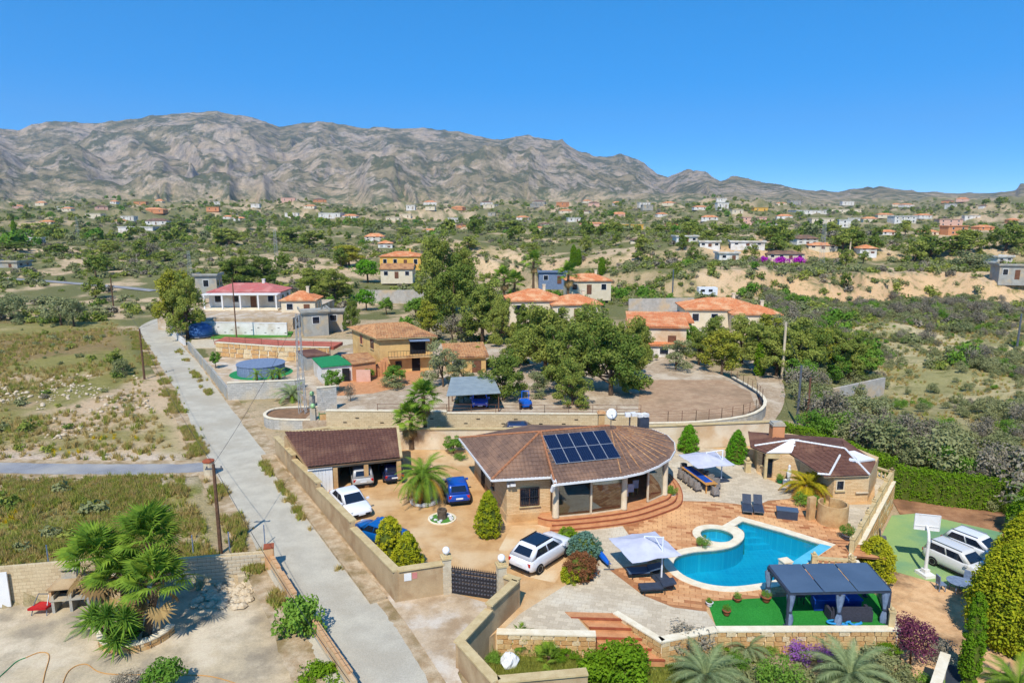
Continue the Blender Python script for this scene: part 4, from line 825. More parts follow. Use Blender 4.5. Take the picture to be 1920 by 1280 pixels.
# ---------------------------------------------------------------- garage
F0, F1, B0, B1 = Vector((-14.75, 46.75, 0)), Vector((-8.35, 48.75, 0)), Vector((-18.05, 51.9, 0)), Vector((-9.35, 53.5, 0)); gz = 2.0
gar = thing('garage', 'open fronted garage with brown tiled lean-to roof beside the boundary wall', 'garage', (-12.5, 49.5, 0))
dv = (F1 - F0).normalized(); gn = Vector((dv.y, -dv.x, 0)); up = Vector((0, 0, 1))
q = MB(); tiles(q, (F0 + gn * .25 + up * (gz + .12), F1 + gn * .25 + up * (gz + .12), B1 + up * 2.85, B0 + up * 2.85)); groof = obj('roof', q, 'roof_dark', gar)
q = MB(); q.add([F0 + gn * .25 + up * (gz + .02), F1 + gn * .25 + up * (gz + .02), B1 + up * 2.72, B0 + up * 2.72], [(3, 2, 1, 0)]); obj('ceiling', q, 'interior_tan', groof)
q = MB(); q.bar(F1 + gn * .25 + up * (gz + .15), B1 + up * 2.95, .2, .12); q.bar(B0 + up * 2.93, B1 + up * 2.93, .22, .12); obj('verge', q, 'wall_cap', groof)
q = MB(); q.bar(F0 + up * (gz - .08) - gn * .1, F1 + up * (gz - .08) - gn * .1, .3, .26); obj('lintel', q, 'beige_wall', gar)
for s in (0.285, 0.615, 0.975): p = F0 + dv * (F1 - F0).length * s; q = MB(); q.box((p.x, p.y, (gz - .2) / 2), (.32, .34, gz - .21), math.atan2(dv.y, dv.x)); obj('pillar', q, 'sand_stone', gar)
q = MB(); q.prism([B0 - up, B1, B1 + Vector((0, -.2, 0)), B0 + Vector((0, -.2, 0))], 0, 2.7); q.prism([F1 - dv * .05, B1, B1 - dv * .2, F1 - dv * .25], 0, [gz, 2.7, 2.7, gz]); q.prism([F0 + dv * 1.85 - gn * .3, F0 + dv * 1.95 - gn * .3, (-13.6, 52.4), (-13.7, 52.4)], 0, 2.1); obj('wall', q, 'beige_wall', gar)
q = MB(); p0, p1 = F0 - gn * -.02, F0 + dv * 1.72
for k in range(7):
    a_, b_ = p0.lerp(p1, k / 7 + .003), p0.lerp(p1, (k + 1) / 7 - .003); q.slab(a_ + gn * .04, b_ + gn * .04, b_ + gn * .04 + up * (gz - .2), a_ + gn * .04 + up * (gz - .2), .05)
gd = obj('garage_door', q, 'white_paint', gar)
q = MB(); 
for k in range(14): a_ = p0.lerp(p1, (k + .5) / 14); q.lathe([(.07, 0), (.07, .09)], (a_.x + gn.x * .1, a_.y + gn.y * .1, gz - .2), 8)
obj('valance', q, 'white_paint', gd)
# ---------------------------------------------------------------- guest house
gh = thing('guest_house', 'low sandstone guest house with fan shaped brown roof and white ridges by the hedge', 'house', (23.5, 49, 0))
gw = [(19.35, 51.2), (20.05, 49.7), (21.6, 48.6), (22.55, 45.15), (25.1, 45.35), (27.6, 48.9), (26.4, 52.4), (23, 54.6), (20.0, 54.0)]
q = MB(); q.prism(gw, 0, 2.0); obj('wall', q, 'thin_stone', gh)
z1, z2 = 2.05, 2.8
ga, gb, gc, gd_, ge, gf = G(1407, 838, z1), G(1436, 850, z1), G(1480, 850, z1), G(1546, 894, z1), G(1630, 891, z1), G(1642, 866, z1); gg, ghh = Vector((26.8, 53.2, z1)), Vector((19.8, 54.9, z1))
r1, r2 = G(1486, 826, z2), G(1584, 842, z2)
q = MB()
for poly in ((ghh, ga, r1), (ga, gb, r1), (gc, gd_, r2), (gd_, ge, r2), (ge, gf, r2), (gf, gg, r2)): tiles(q, poly)
tiles(q, (gc, r2, r1)); q.add([gg, ghh, r1, r2], [(0, 1, 2, 3)]); groof = obj('roof', q, 'roof_dark', gh)
q = MB(); rg_ = [ghh, ga, gb, gc, gd_, ge, gf, gg]; q.add([(p.x, p.y, z1 - .05) for p in rg_], [tuple(range(8))[::-1]]); obj('soffit', q, 'cream_wall', groof)
q = MB(); q.slab(gb + Vector((0, -.1, .1)), gc + Vector((.1, -.1, .1)), r1 + Vector((.5, 0, .12)), r1 + Vector((-.1, 0, .12)), .1); obj('white_canopy', q, 'white_paint', groof)
q = MB(); q.add([r2.lerp(ge, .15) + Vector((0, 0, .14)), r2.lerp(ge, .55) + Vector((.1, .1, .16)), gf + Vector((-.1, 0, .25)), r2.lerp(gf, .3) + Vector((0, 0, .2))], [(0, 1, 2, 3)]); q.bar(r2.lerp(ge, .55) + Vector((.1, .1, .1)), gf + Vector((-.1, 0, .2)), .08, .12); obj('white_canopy', q, 'white_paint', groof)
for a_, b_ in ((r1, r2), (ge, r2), (ga.lerp(r1, .1), r1), (gd_.lerp(ge, .12) + Vector((0, .1, .05)), gd_.lerp(r2, .75)), (gd_ + Vector((-.4, .2, .1)), gd_.lerp(ge, .12) + Vector((0, .1, .05)))): q = MB(); ridge_tiles(q, a_ + Vector((0, 0, .08)), b_ + Vector((0, 0, .08)), .08, .26); obj('white_ridge', q, 'white_paint', groof)
q = MB(); q.bar(gb + Vector((0, 0, -.2)), gc + Vector((0, 0, -.2)), .16, .34); obj('door_lintel', q, 'wall_cap', gh)
dn = Vector(((gc - gb).y, -(gc - gb).x, 0)).normalized(); dc = (gb + gc) / 2; dc.z = 0; q = MB()
q.bar((gb.x + .08, gb.y + .05, 0), (gb.x + .08, gb.y + .05, 1.75), .2); q.bar((gc.x - .05, gc.y + .05, 0), (gc.x - .05, gc.y + .05, 1.75), .16); obj('door_post', q, 'wall_cap', gh)
q = MB(); a_, b_ = Vector((gb.x + .15, gb.y + .25, 0)), Vector((gc.x - .1, gc.y + .25, 0)); q.slab(a_ + up * .05, b_ + up * .05, b_ + up * 1.75, a_ + up * 1.75, .04); gdr = obj('glass_door', q, 'dark_glass', gh)
q = MB()
for s in (0, .48, .52, 1): p = a_.lerp(b_, s); q.bar(p + Vector((0, -.05, .05)), p + Vector((0, -.05, 1.75)), .06)
obj('door_frame', q, 'column', gdr)
nl = Vector((-.9, -.42, 0)); window(gh, Vector((19.7, 50.45, 1.25)), .5, 1.05, nl, False, 'rust_metal'); window(gh, Vector((23.0, 45.19, 1.3)), .55, .7, (.08, -1, 0), False, 'column')
q = MB(); q.box((24.6, 45.2, .75), (.9, .1, .1), .08); obj('wall_shelf', q, 'column', gh)
gcm = thing('guest_chimney', 'square orange chimney with grey cap behind the guest house roof', 'chimney', (20.9, 53.0, 2.2)); p = G(1456, 815, 2.6)
q = MB(); q.box((p.x, p.y, 2.7), (.95, .8, 1.5)); obj('stack', q, 'plain_orange', gcm); q = MB(); q.box((p.x, p.y, 3.5), (1.05, .9, .12)); q.box((p.x, p.y, 3.62), (.9, .8, .14)); obj('cap', q, 'grey_render', gcm)
gac = thing('air_unit', 'white air conditioning unit on the guest house roof edge', 'air unit', (25.8, 48.6, 2.0)); p = G(1602, 866, 2.4); q = MB(); q.box((p.x, p.y, 2.35), (.7, .3, .5), -.6); obj('casing', q, 'plastic_white', gac); q = MB(); q.lathe([(.18, 0), (.18, .03)], (p.x - .1, p.y - .2, 2.35), 12, 'y'); obj('fan_grille', q, 'grey_metal', gac)
# outdoor shower: spiral stone cylinder
shp = G(1566, 985); sh = thing('round_shower', 'round open topped stone shower drum on the pool deck', 'shower', shp); rad = .95
q = MB(); n = 40; hgt = 1.35; vs = []
for i in range(n + 1):
    a_ = R(-250 + 330 * i / n)
    for rr, z in ((rad, 0), (rad, hgt), (rad - .13, hgt), (rad - .13, 0)): vs.append((shp.x + rr * math.cos(a_), shp.y + rr * math.sin(a_) + .5, z))
q.add(vs, [(i * 4 + k, i * 4 + 4 + k, i * 4 + 4 + (k + 1) % 4, i * 4 + (k + 1) % 4) for i in range(n) for k in range(4)]); obj('drum_wall', q, 'sand_stone', sh)
q = MB(); q.box((shp.x - 1.25, shp.y + .9, .8), (.5, .3, 1.6), .3); obj('side_wall', q, 'sand_stone', sh)
# ================================================================ CARS
wheel_t = MB().lathe([(.20, -.10), (.31, -.105), (.335, -.06), (.335, .06), (.31, .105), (.20, .10)], n=18, axis='y').mesh('wheel', 'tyre', True)
_rm = MB().lathe([(.04, -.07), (.06, -.085), (.19, -.10), (.215, -.108), (.215, .108), (.19, .10), (.06, .085), (.04, .07)], n=18, axis='y'); rim_m = _rm.mesh('rim', 'rim')
def make_car(label, loc, heading, paint_, L=4.3, Wd=1.8, Hh=1.5, style='hatch', k=0.9, black_roof=False, group=None):
    t_ = thing('parked_car', label, 'car', (loc[0], loc[1], loc[2]), R(heading), group, world=False); t_.scale = (k, k, k); w = Wd / 2; zs = Hh / 1.5
    S = [(-.5, .45, .66, .80), (-.488, .34, .86, .88), (-.44, .26, .93, .95), (-.33, .22, .96, .99), (-.1, .21, .95, 1), (.12, .21, .93, 1), (.24, .21, .91, .995), (.34, .22, .87, .98), (.43, .25, .80, .94), (.478, .30, .70, .88), (.5, .38, .58, .78)]
    if style in ('suv', 'box'): S = [(a, b, c * (1.14 if a > .2 else 1.07), d) for a, b, c, d in S]
    vs = []; m = 12
    for fx, zb, zt_, wf in S:
        x = fx * L; ww = w * wf; zb *= zs; zt_ *= zs
        vs += [(x, -ww * .86, zb), (x, ww * .86, zb), (x, ww * .97, zb + .08), (x, ww, zb + (zt_ - zb) * .5), (x, ww * .985, zt_ - .12), (x, ww * .94, zt_ - .03), (x, ww * .80, zt_ + .012), (x, -ww * .80, zt_ + .012), (x, -ww * .94, zt_ - .03), (x, -ww * .985, zt_ - .12), (x, -ww, zb + (zt_ - zb) * .5), (x, -ww * .97, zb + .08)]
    n = len(S); fs = [(i * m + j, (i + 1) * m + j, (i + 1) * m + (j + 1) % m, i * m + (j + 1) % m) for i in range(n - 1) for j in range(m)]
    fs += [tuple(range(m)), tuple(range((n - 1) * m + m - 1, (n - 1) * m - 1, -1))]
    b_ = MB().add(vs, fs); body = obj('body', b_, paint_, t_, True)
    cb0, cr0, cr1, cb1 = {'hatch': (-.475, -.33, .03, .27), 'suv': (-.485, -.31, .05, .27), 'sedan': (-.36, -.2, .04, .25), 'box': (-.485, -.42, .07, .25), 'wagon': (-.48, -.37, .02, .26)}[style]
    zb, zr = (.97 if style == 'suv' else .93 if style == 'box' else .90) * zs, Hh; wb, wr = w * .93, w * (.72 if style == 'suv' else .76)
    cv = [Vector(p) for p in ((cb0 * L, -wb, zb), (cb1 * L, -wb, zb), (cb1 * L, wb, zb), (cb0 * L, wb, zb), (cr0 * L, -wr, zr), (cr1 * L, -wr, zr), (cr1 * L, wr, zr), (cr0 * L, wr, zr))]
    bm = bmesh.new(); bv = [bm.verts.new(p) for p in cv]
    for f in ((0, 3, 2, 1), (4, 5, 6, 7), (0, 1, 5, 4), (1, 2, 6, 5), (2, 3, 7, 6), (3, 0, 4, 7)): bm.faces.new([bv[i] for i in f])
    for v_ in bv[4:]: v_.co.z -= .0
    top_e = [e for e in bm.edges if not (e.verts[0].co.z < zr - .1 and e.verts[1].co.z < zr - .1)]
    bmesh.ops.bevel(bm, geom=top_e, offset=.15, segments=4, profile=.55, affect='EDGES'); me = bpy.data.meshes.new('cabin'); bm.to_mesh(me); bm.free(); me.materials.append(M[paint_])
    me.polygons.foreach_set('use_smooth', [True] * len(me.polygons)); cab = link('cabin', me, t_)
    def pane(name, a, b, c, d, i0=.09, i1=.91, j0=.06, j1=.80, mat='dark_glass'):
        P = lambda u, v: (a * (1 - u) + b * u) * (1 - v) + (d * (1 - u) + c * u) * v
        nn = (b - a).cross(d - a).normalized() * .016; q = MB(); q.slab(P(i0, j0) + nn, P(i1, j0) + nn, P(i1, j1) + nn, P(i0, j1) + nn, .008); return obj(name, q, mat, cab)
    pane('windscreen', cv[1], cv[2], cv[6], cv[5]); pane('rear_window', cv[3], cv[0], cv[4], cv[7], .14, .86, .22, .76)
    for a, b, c, d in ((cv[0], cv[1], cv[5], cv[4]), (cv[2], cv[3], cv[7], cv[6])):
        fl = a.y > 0
        for lo, hi in (((.10, .48), (.52, .86)) if not fl else ((.14, .48), (.52, .90))): pane('side_window', a, b, c, d, lo, hi, .10, .76)
    if black_roof: pane('sunroof', cv[4], cv[5], cv[6], cv[7], .06, .95, .08, .92)
    for s in (-1, 1):
        for fx in (-.31, .31):
            o = link('wheel', wheel_t, t_); o.location = (fx * L, s * (w - .085), .335); q = link('rim', rim_m, o)
        q = MB(); q.box((.20 * L, s * (w + .08), .98 * zs), (.14, .2, .14)); obj('mirror', q, paint_, t_)
        q = MB(); q.box((.462 * L, s * w * .66, .66 * zs), (.16, w * .34, .13), -s * .45); obj('headlight', q, 'head_light', t_)
        q = MB(); q.box((-.488 * L, s * w * .72, .74 * zs), (.09, w * .28, .2), s * .3); obj('tail_light', q, 'tail_light', t_)
        q = MB(); q.bar((-.2 * L, s * (w + .004), .26 * zs), (.2 * L, s * (w + .004), .26 * zs), .03, .1); obj('sill_trim', q, 'tyre', t_)
        if style in ('suv', 'box', 'wagon'): q = MB(); q.bar((cr0 * L, s * wr * .9, zr + .03), (cr1 * L, s * wr * .9, zr + .03), .04, .05); obj('roof_rail', q, 'tyre' if style == 'suv' else 'rim', t_)
    q = MB(); q.box((-.497 * L, 0, .36 * zs), (.06, Wd * .82, .16)); obj('rear_bumper', q, 'tyre', t_)
    q = MB(); q.box((.494 * L, 0, .40 * zs), (.06, Wd * .7, .18)); obj('grille', q, 'tyre', t_)
    q = MB(); q.box((-.505 * L, 0, .62 * zs), (.02, .5, .11)); obj('number_plate', q, 'plastic_white', t_)
    q = MB(); q.box((.512 * L, 0, .46 * zs), (.02, .5, .1)); obj('number_plate', q, 'plastic_white', t_)
    return t_
make_car('white crossover with black glass roof parked alone in the driveway', (1.75, 37.0, 0.03), 50, 'paint_white', 4.4, 1.86, 1.62, 'suv', .96, True)
make_car('blue hatchback parked by the villa side wall beside the date palm', (-4.05, 46.3, 0.0), 103, 'paint_blue', 3.8, 1.72, 1.5, 'hatch', .98)
make_car('white saloon parked nose out along the boundary wall', (-11.15, 44.2, 0.0), -56, 'paint_white', 4.5, 1.82, 1.42, 'sedan', .95)
make_car('bright blue coupe half hidden behind the two clipped cypresses', (-8.35, 39.7, 0.0), 150, 'paint_teal_blue', 4.1, 1.72, 1.36, 'sedan', .95)
make_car('silver estate car in the middle bay of the garage', (-11.55, 49.55, 0.0), 107, 'paint_silver', 4.4, 1.82, 1.5, 'wagon', .92)
make_car('dark navy saloon in the shaded end bay of the garage', (-9.35, 50.3, 0.0), 107, 'paint_navy', 4.3, 1.8, 1.46, 'hatch', .9)
make_car('white boxy minivan on the green court beside the basketball hoop', (28.0, 39.3, COURT_Z + .01), -64, 'paint_pearl', 4.35, 1.78, 1.68, 'box', .94)
make_car('silver white estate behind the boxy minivan on the green court', (30.5, 41.3, COURT_Z + .01), -60, 'paint_white', 4.4, 1.8, 1.5, 'wagon', .94)
make_car('dark blue car passing in the lane, only its roof above the cream wall', (1.1, 58.3, 0.02), 2, 'paint_navy', 4.3, 1.78, 1.75, 'hatch', 1.0)
# ================================================================ GARDEN FURNITURE
def parasol(label, base, top, rz, half, zc, drop=0.55):
    """cantilever parasol: base on the ground, canopy centre over 'top'"""
    b, c = Vector((base[0], base[1], 0)), Vector((top[0], top[1], zc)); t_ = thing('parasol', label, 'parasol', b)
    q = MB(); q.box(b + Vector((0, 0, .06)), (.9, .9, .1), rz); q.box(b + Vector((0, 0, .13)), (.5, .5, .06), rz); obj('base_plate', q, 'anthracite', t_)
    q = MB(); q.tube([b + Vector((0, 0, .1)), b + Vector((0, 0, zc + .45))], .05, 10); obj('mast', q, 'plastic_white', t_)
    q = MB(); q.tube([b + Vector((0, 0, zc + .42)), c + Vector((0, 0, .12))], .035, 8); q.tube([b + Vector((0, 0, zc - .35)), b.lerp(Vector((c.x, c.y, 0)), .45) + Vector((0, 0, zc + .3))], .025, 6); obj('arm', q, 'plastic_white', t_)
    cor = [Vector((c.x + half * math.cos(rz + R(45 + 90 * i)) * 1.414, c.y + half * math.sin(rz + R(45 + 90 * i)) * 1.414, zc - drop)) for i in range(4)]
    ring = []
    for i in range(4): ring += [cor[i], (cor[i] + cor[(i + 1) % 4]) / 2 + Vector((0, 0, .05))]
    q = MB(); nseg = 6; vs = [c + Vector((0, 0, .06))]; fs = []
    edge = []
    for i in range(8):
        a_, b_ = ring[i], ring[(i + 1) % 8]
        for s in range(3): edge.append(a_.lerp(b_, s / 3) - Vector((0, 0, .05 * math.sin(math.pi * s / 3))))
    for r_ in (.33, .66, 1.0):
        for p in edge: pp = c.lerp(p, r_) - Vector((0, 0, .05 * math.sin(math.pi * r_))); vs.append(pp)
    m = len(edge); fs = [(0, 1 + i, 1 + (i + 1) % m) for i in range(m)] + [(1 + k * m + i, 1 + (k + 1) * m + i, 1 + (k + 1) * m + (i + 1) % m, 1 + k * m + (i + 1) % m) for k in range(2) for i in range(m)]
    k0 = len(vs); vs += [v_ - Vector((0, 0, .012)) for v_ in vs]; fs += [tuple(x + k0 for x in f[::-1]) for f in fs]
    cn = obj('canopy', q.add(vs, fs), 'umbrella', t_, True)
    for p in ring: q = MB(); q.bar(c - Vector((0, 0, .06)), p - Vector((0, 0, .05)) + (c - p) * .04 - Vector((0, 0, .10)), .025); obj('rib', q, 'grey_metal', t_)
    q = MB(); q.lathe([(.06, -.1), (.07, 0), (.03, .14)], c, 8); obj('hub', q, 'plastic_white', t_)
    return t_
parasol('grey white cantilever parasol over the two loungers beside the pool', G(1240, 1086), G(1208, 1078) + Vector((0, .3, 0)), .30, 1.5, 2.1, .5)
parasol('white cantilever parasol beside the long outdoor dining table', G(1352, 900), G(1322, 897), .25, 1.55, 2.0, .45)
def lounger(label, loc, rz, frame, cush, back=35, cushion=True):
    t_ = thing('sun_lounger', label, 'lounger', (loc[0], loc[1], .012), rz, world=False, group='loungers around the pool'); L, w = 1.75, .62; bx = .55
    q = MB()
    for s in (-1, 1): q.bar((-L / 2 + bx, s * w / 2, .3), (L / 2, s * w / 2, .3), .04, .06)
    for x in (-L / 2 + bx, L / 2): q.bar((x, -w / 2, .3), (x, w / 2, .3), .04, .06)
    obj('frame', q, frame, t_)
    for x in (-L / 2 + .45, L / 2 - .2):
        for s in (-1, 1): q = MB(); q.bar((x, s * (w / 2 - .02), 0), (x, s * (w / 2 - .02), .3), .045); obj('leg', q, frame, t_)
    c_, s_ = math.cos(R(back)), math.sin(R(back)); th = .09 if cushion else .03; a_ = Vector((-L / 2 + bx, 0, .33))
    q = MB(); q.box((bx / 2, 0, .33 + th / 2), (L - bx, w - .04, th)); obj('seat_pad', q, cush, t_)
    q = MB(); n_ = Vector((-c_, 0, s_)); q.slab(a_ + Vector((0, w / 2 - .02, th)), a_ + Vector((0, -w / 2 + .02, th)), a_ + Vector((0, -w / 2 + .02, th)) + n_ * .75, a_ + Vector((0, w / 2 - .02, th)) + n_ * .75, th); obj('backrest', q, cush, t_)
    q = MB(); q.bar(a_ + n_ * .5, (-L / 2 + .15, 0, .12), .03, .4); obj('prop', q, frame, t_)
p = G(1222, 1110); lounger('cushioned grey lounger under the pool parasol, the one nearer the garden stairs', (p.x + .2, p.y, 0), 0.1 + math.pi, 'black_metal', 'anthracite', 12)
p = G(1205, 1080); lounger('cushioned dark lounger under the pool parasol, the one nearer the house', (p.x, p.y, 0), 0.1 + math.pi, 'black_metal', 'pergola_roof', 12)
p = G(1400, 957); lounger('slim blue grey lounger by the pool, the one nearer the villa', p, R(255), 'grey_metal', 'anthracite', 38, False)
p = G(1421, 958); lounger('slim blue grey lounger by the pool, the one nearer the storage box', p, R(255), 'grey_metal', 'anthracite', 38, False)
# dining set
TA, TB = G(1290, 893), G(1330, 922); dd = (TB - TA).normalized(); dnr = Vector((-dd.y, dd.x, 0)); Lt = (TB - TA).length; tc = (TA + TB) / 2; ta = math.atan2(dd.y, dd.x)
tb = thing('dining_table', 'long teak outdoor dining table with a blue runner on the terrace', 'table', tc)
q = MB()
for i in range(6): q.bar(TA - dd * .3 + dnr * (i - 2.5) * .16 + Vector((0, 0, .7)), TB + dd * .3 + dnr * (i - 2.5) * .16 + Vector((0, 0, .7)), .15, .045)
obj('tabletop', q, 'teak', tb)
for p_ in (TA - dd * .15, TB + dd * .15):
    for s in (-1, 1): q = MB(); q.bar(p_ + dnr * s * .36, p_ + dnr * s * .36 + Vector((0, 0, .68)), .09); obj('leg', q, 'teak', tb)
q = MB(); q.prism([TA - dd * .2 + dnr * .3, TB - dd * .1 + dnr * .3, TB - dd * .1 - dnr * .3, TA - dd * .2 - dnr * .3], .726, .742); tag(obj('table_runner', q, 'blue_fabric'), 'bright blue cloth runner lying on the long dining table', 'table runner')
def wicker_chair():
    t_ = thing('wicker_chair', 'x', 'chair', (0, 0, 0), 0, 'wicker chairs around the dining table', world=False)
    q = MB(); q.box((0, 0, .3), (.5, .5, .22)); obj('seat', q, 'wicker', t_)
    q = MB(); pts = arc(0, 0, .27, 60, 300, 10)
    for (x0, y0), (x1, y1) in zip(pts[:-1], pts[1:]): q.slab((x0, y0, .4), (x1, y1, .4), (x1, y1, .78 if x1 < .05 else .6), (x0, y0, .78 if x0 < .05 else .6), .05)
    obj('backrest', q, 'wicker', t_)
    for x in (-.2, .2):
        for y in (-.2, .2): q = MB(); q.bar((x, y, 0), (x, y, .2), .05); obj('leg', q, 'dark_wicker', t_)
    q = MB(); q.box((.02, 0, .43), (.42, .42, .06)); obj('cushion', q, 'anthracite', t_)
    return t_
ch0 = None; nth = ('first', 'second', 'third', 'fourth')
def put_chair(p_, rz, label):
    global ch0
    if ch0 is None: ch0 = c_ = wicker_chair()
    else: c_ = copy_tree(ch0)
    c_.location = (p_[0], p_[1], .006); c_.rotation_euler = (0, 0, rz); c_['label'] = label
for i in range(4): put_chair(TA + dd * (Lt * (i + .5) / 4) - dnr * .78, ta + R(90), 'grey wicker armchair on the villa side of the dining table, %s from its far end' % nth[i])
for i in range(4): put_chair(TA + dd * (Lt * (i + .5) / 4) + dnr * .78, ta - R(90), 'grey wicker armchair on the parasol side of the dining table, %s from its far end' % nth[i])
put_chair(TB + dd * .75, ta + R(180), 'grey wicker armchair at the near end of the dining table'); put_chair(TA - dd * .7, ta, 'grey wicker armchair at the far end of the dining table')
# indoor dining chairs seen through the open sliding door
def simple_chair(loc, rz, label, mat, legs, group=None, k=1.0, base='dining_chair'):
    t_ = thing(base, label, 'chair', loc, rz, group, world=False); t_.scale = (k, k, k)
    q = MB(); q.box((0, 0, .45), (.45, .45, .07)); obj('seat', q, mat, t_); q = MB(); q.box((-.2, 0, .74), (.06, .44, .55), 0, -.1); obj('backrest', q, mat, t_)
    for x in (-.18, .18):
        for y in (-.18, .18): q = MB(); q.bar((x, y, 0), (x, y, .43), .04); obj('leg', q, legs, t_)
    return t_
for (x, y, a_, s) in ((7.75, 44.4, 100, 'at the threshold'), (8.25, 45.1, 100, 'one place in from the threshold'), (8.7, 45.8, 100, 'deepest of the row'), (6.6, 44.9, -60, 'nearest the villa wall')): simple_chair((x, y, FL + .01), R(a_), 'white fabric dining chair inside the glazed room, ' + s, 'umbrella', 'teak', 'chairs in the glazed room')
dt_ = thing('indoor_table', 'round white table inside the glazed room of the villa', 'table', (7.4, 45.8, FL)); q = MB(); q.lathe([(.75, .7), (.78, .72), (.78, .76), (.75, .77)], (7.4, 45.8, FL), 20); obj('tabletop', q, 'white_paint', dt_); q = MB(); q.lathe([(.3, 0), (.3, .04), (.07, .1), (.07, .7)], (7.4, 45.8, FL), 12); obj('pedestal', q, 'teak', dt_)
# storage box, planters, pots
sb = thing('storage_box', 'dark grey cushion storage box by the pool', 'box', G(1476, 972)); p = G(1476, 972); q = MB(); q.box((p.x, p.y + .1, .3), (1.3, .6, .58), -.28); obj('body', q, 'anthracite', sb); q = MB(); q.box((p.x, p.y + .1, .63), (1.36, .66, .07), -.28); obj('lid', q, 'pergola_roof', sb)
def pot(label, p, r_, h, mat='pot', plant='shrub_small', ps=None, name='flower_pot'):
    t_ = thing(name, label, 'pot', (p[0], p[1], p[2])); q = MB(); q.lathe([(r_ * .68, 0), (r_ * .8, h * .4), (r_ * .95, h * .85), (r_ * 1.1, h * .87), (r_ * 1.1, h), (r_ * .9, h), (r_ * .85, h * .9)], (p[0], p[1], p[2]), 14); obj('pot_body', q, mat, t_, True)
    q = MB(); q.lathe([(r_ * .86, h * .9), (r_ * .1, h * .93)], (p[0], p[1], p[2]), 10); obj('potting_soil', q, 'soil', t_); POTS.append((t_, Vector((p[0], p[1], p[2] + h * .9)), ps or r_ * 2)); return t_
POTS = []
pot('terracotta pot with low plant in the middle of the artificial lawn', G(1362, 1153), .2, .32); pot('shallow terracotta bowl at the pool edge of the artificial lawn', G(1382, 1127), .22, .22)
pot('white pot at the corner of the artificial lawn nearest the stairs', G(1330, 1136), .18, .26, 'white_paint'); pot('terracotta pot beside the pergola post at the pool', G(1436, 1128), .24, .34)
pot('grey planter with bushy plant at the foot of the villa steps', G(1045, 975, .0), .25, .42, 'grey_pot', ps=.9); pot('white planter with leafy plant at the rounded end of the villa steps', G(1259, 935), .24, .35, 'white_paint', ps=.9)
pot('dark planter with spiky plant beside the brown steps', G(1588, 1012), .3, .38, 'grey_pot', ps=.9); pot('green planter with low plant near the guest house door', G(1462, 905), .25, .3, 'green_net', ps=.6)
p = G(1401, 884); pd = thing('stone_pedestal', 'cream stone pedestal with ball in front of the conical cypress', 'pedestal', p); q = MB(); q.box((p.x, p.y, .4), (.42, .42, .8)); q.box((p.x, p.y, .84), (.52, .52, .08)); obj('pedestal_block', q, 'wall_cap', pd); q = MB(); q.lathe([(.05, 0), (.15, .1), (.17, .2), (.1, .32), (.01, .36)], (p.x, p.y, .88), 10); obj('finial', q, 'wall_cap', pd, True)
p = G(1478, 908); fo = thing('garden_fountain', 'white stone fountain figure behind the yellow palm', 'fountain', p); q = MB(); q.lathe([(.4, 0), (.42, .3), (.36, .34), (.15, .36)], p, 14); obj('basin', q, 'white_paint', fo); q = MB(); q.lathe([(.14, .3), (.1, .5), (.16, .8), (.2, 1.0), (.12, 1.2), (.06, 1.3), (.1, 1.4), (.09, 1.5), (.02, 1.58)], p, 10); obj('figure', q, 'white_paint', fo, True)
# old well with pebble ring
p = G(829, 972); wl_ = thing('stone_well', 'dark stone well stump in a round bed of white pebbles on the driveway', 'well', p); q = MB(); q.lathe([(.95, 0), (.95, .06), (.85, .08), (.8, .03)], p, 24); obj('bed_rim', q, 'coping', wl_); q = MB(); q.lathe([(.82, .03), (.1, .05)], p, 18); obj('bed_soil', q, 'lawn', wl_)
mk('pebble', C(216, 214, 210), C(196, 194, 190), 3, .8)
peb = MB().lathe([(.03, 0), (.1, .03), (.09, .1), (.02, .13)], n=6).mesh('pebble', 'pebble')
for i in range(22): a_ = random.uniform(0, 6.28); rr = random.uniform(.45, .75); o = link('pebble', peb, wl_); o.location = (p.x + rr * math.cos(a_), p.y + rr * math.sin(a_), .04); o.rotation_euler = (0, 0, a_); s = random.uniform(.7, 1.3); o.scale = (s, s, s)
q = MB(); q.lathe([(.33, 0), (.31, .3), (.34, .62), (.3, .7), (.22, .68), (.2, .5)], p, 9); obj('well_head', q, 'rubble_dark', wl_) if 'rubble_dark' in M else (mk('rubble_dark', C(104, 92, 78), C(82, 72, 62), 6, .9, .4, .5), obj('well_head', q, 'rubble_dark', wl_))
# basketball hoop
p = G(1734, 1078, COURT_Z); bh = thing('basketball_hoop', 'white basketball stand with square backboard on the green court', 'basketball hoop', p); up = Vector((0, 0, 1)); arm = Vector((.25, .75, 0))
q = MB(); q.box(p + up * .1, (.7, .9, .2), .2); q.box(p + up * .3, (.35, .35, .3), .2); obj('base', q, 'white_paint', bh); q = MB(); q.tube([p + up * .2, p + up * 2.3, p + up * 2.7 + arm * .25, p + up * 2.95 + arm * .95], [.11, .09, .08, .07], 8); obj('post', q, 'white_paint', bh)
c_ = p + up * 3.1 + arm; bd = Vector((.97, -.25, 0)); q = MB()
for a_, b_ in (((-.7, -.45), (.7, -.45)), ((-.7, .55), (.7, .55)), ((-.7, -.45), (-.7, .55)), ((.7, -.45), (.7, .55)), ((-.7, -.2), (.7, -.2))): q.bar(c_ + bd * a_[0] + up * a_[1], c_ + bd * b_[0] + up * b_[1], .05)
bb = obj('backboard_frame', q, 'white_paint', bh); q = MB(); q.slab(c_ - bd * .68 - up * .43, c_ + bd * .68 - up * .43, c_ + bd * .68 + up * .53, c_ - bd * .68 + up * .53, .02); obj('backboard', q, 'white_paint', bb)
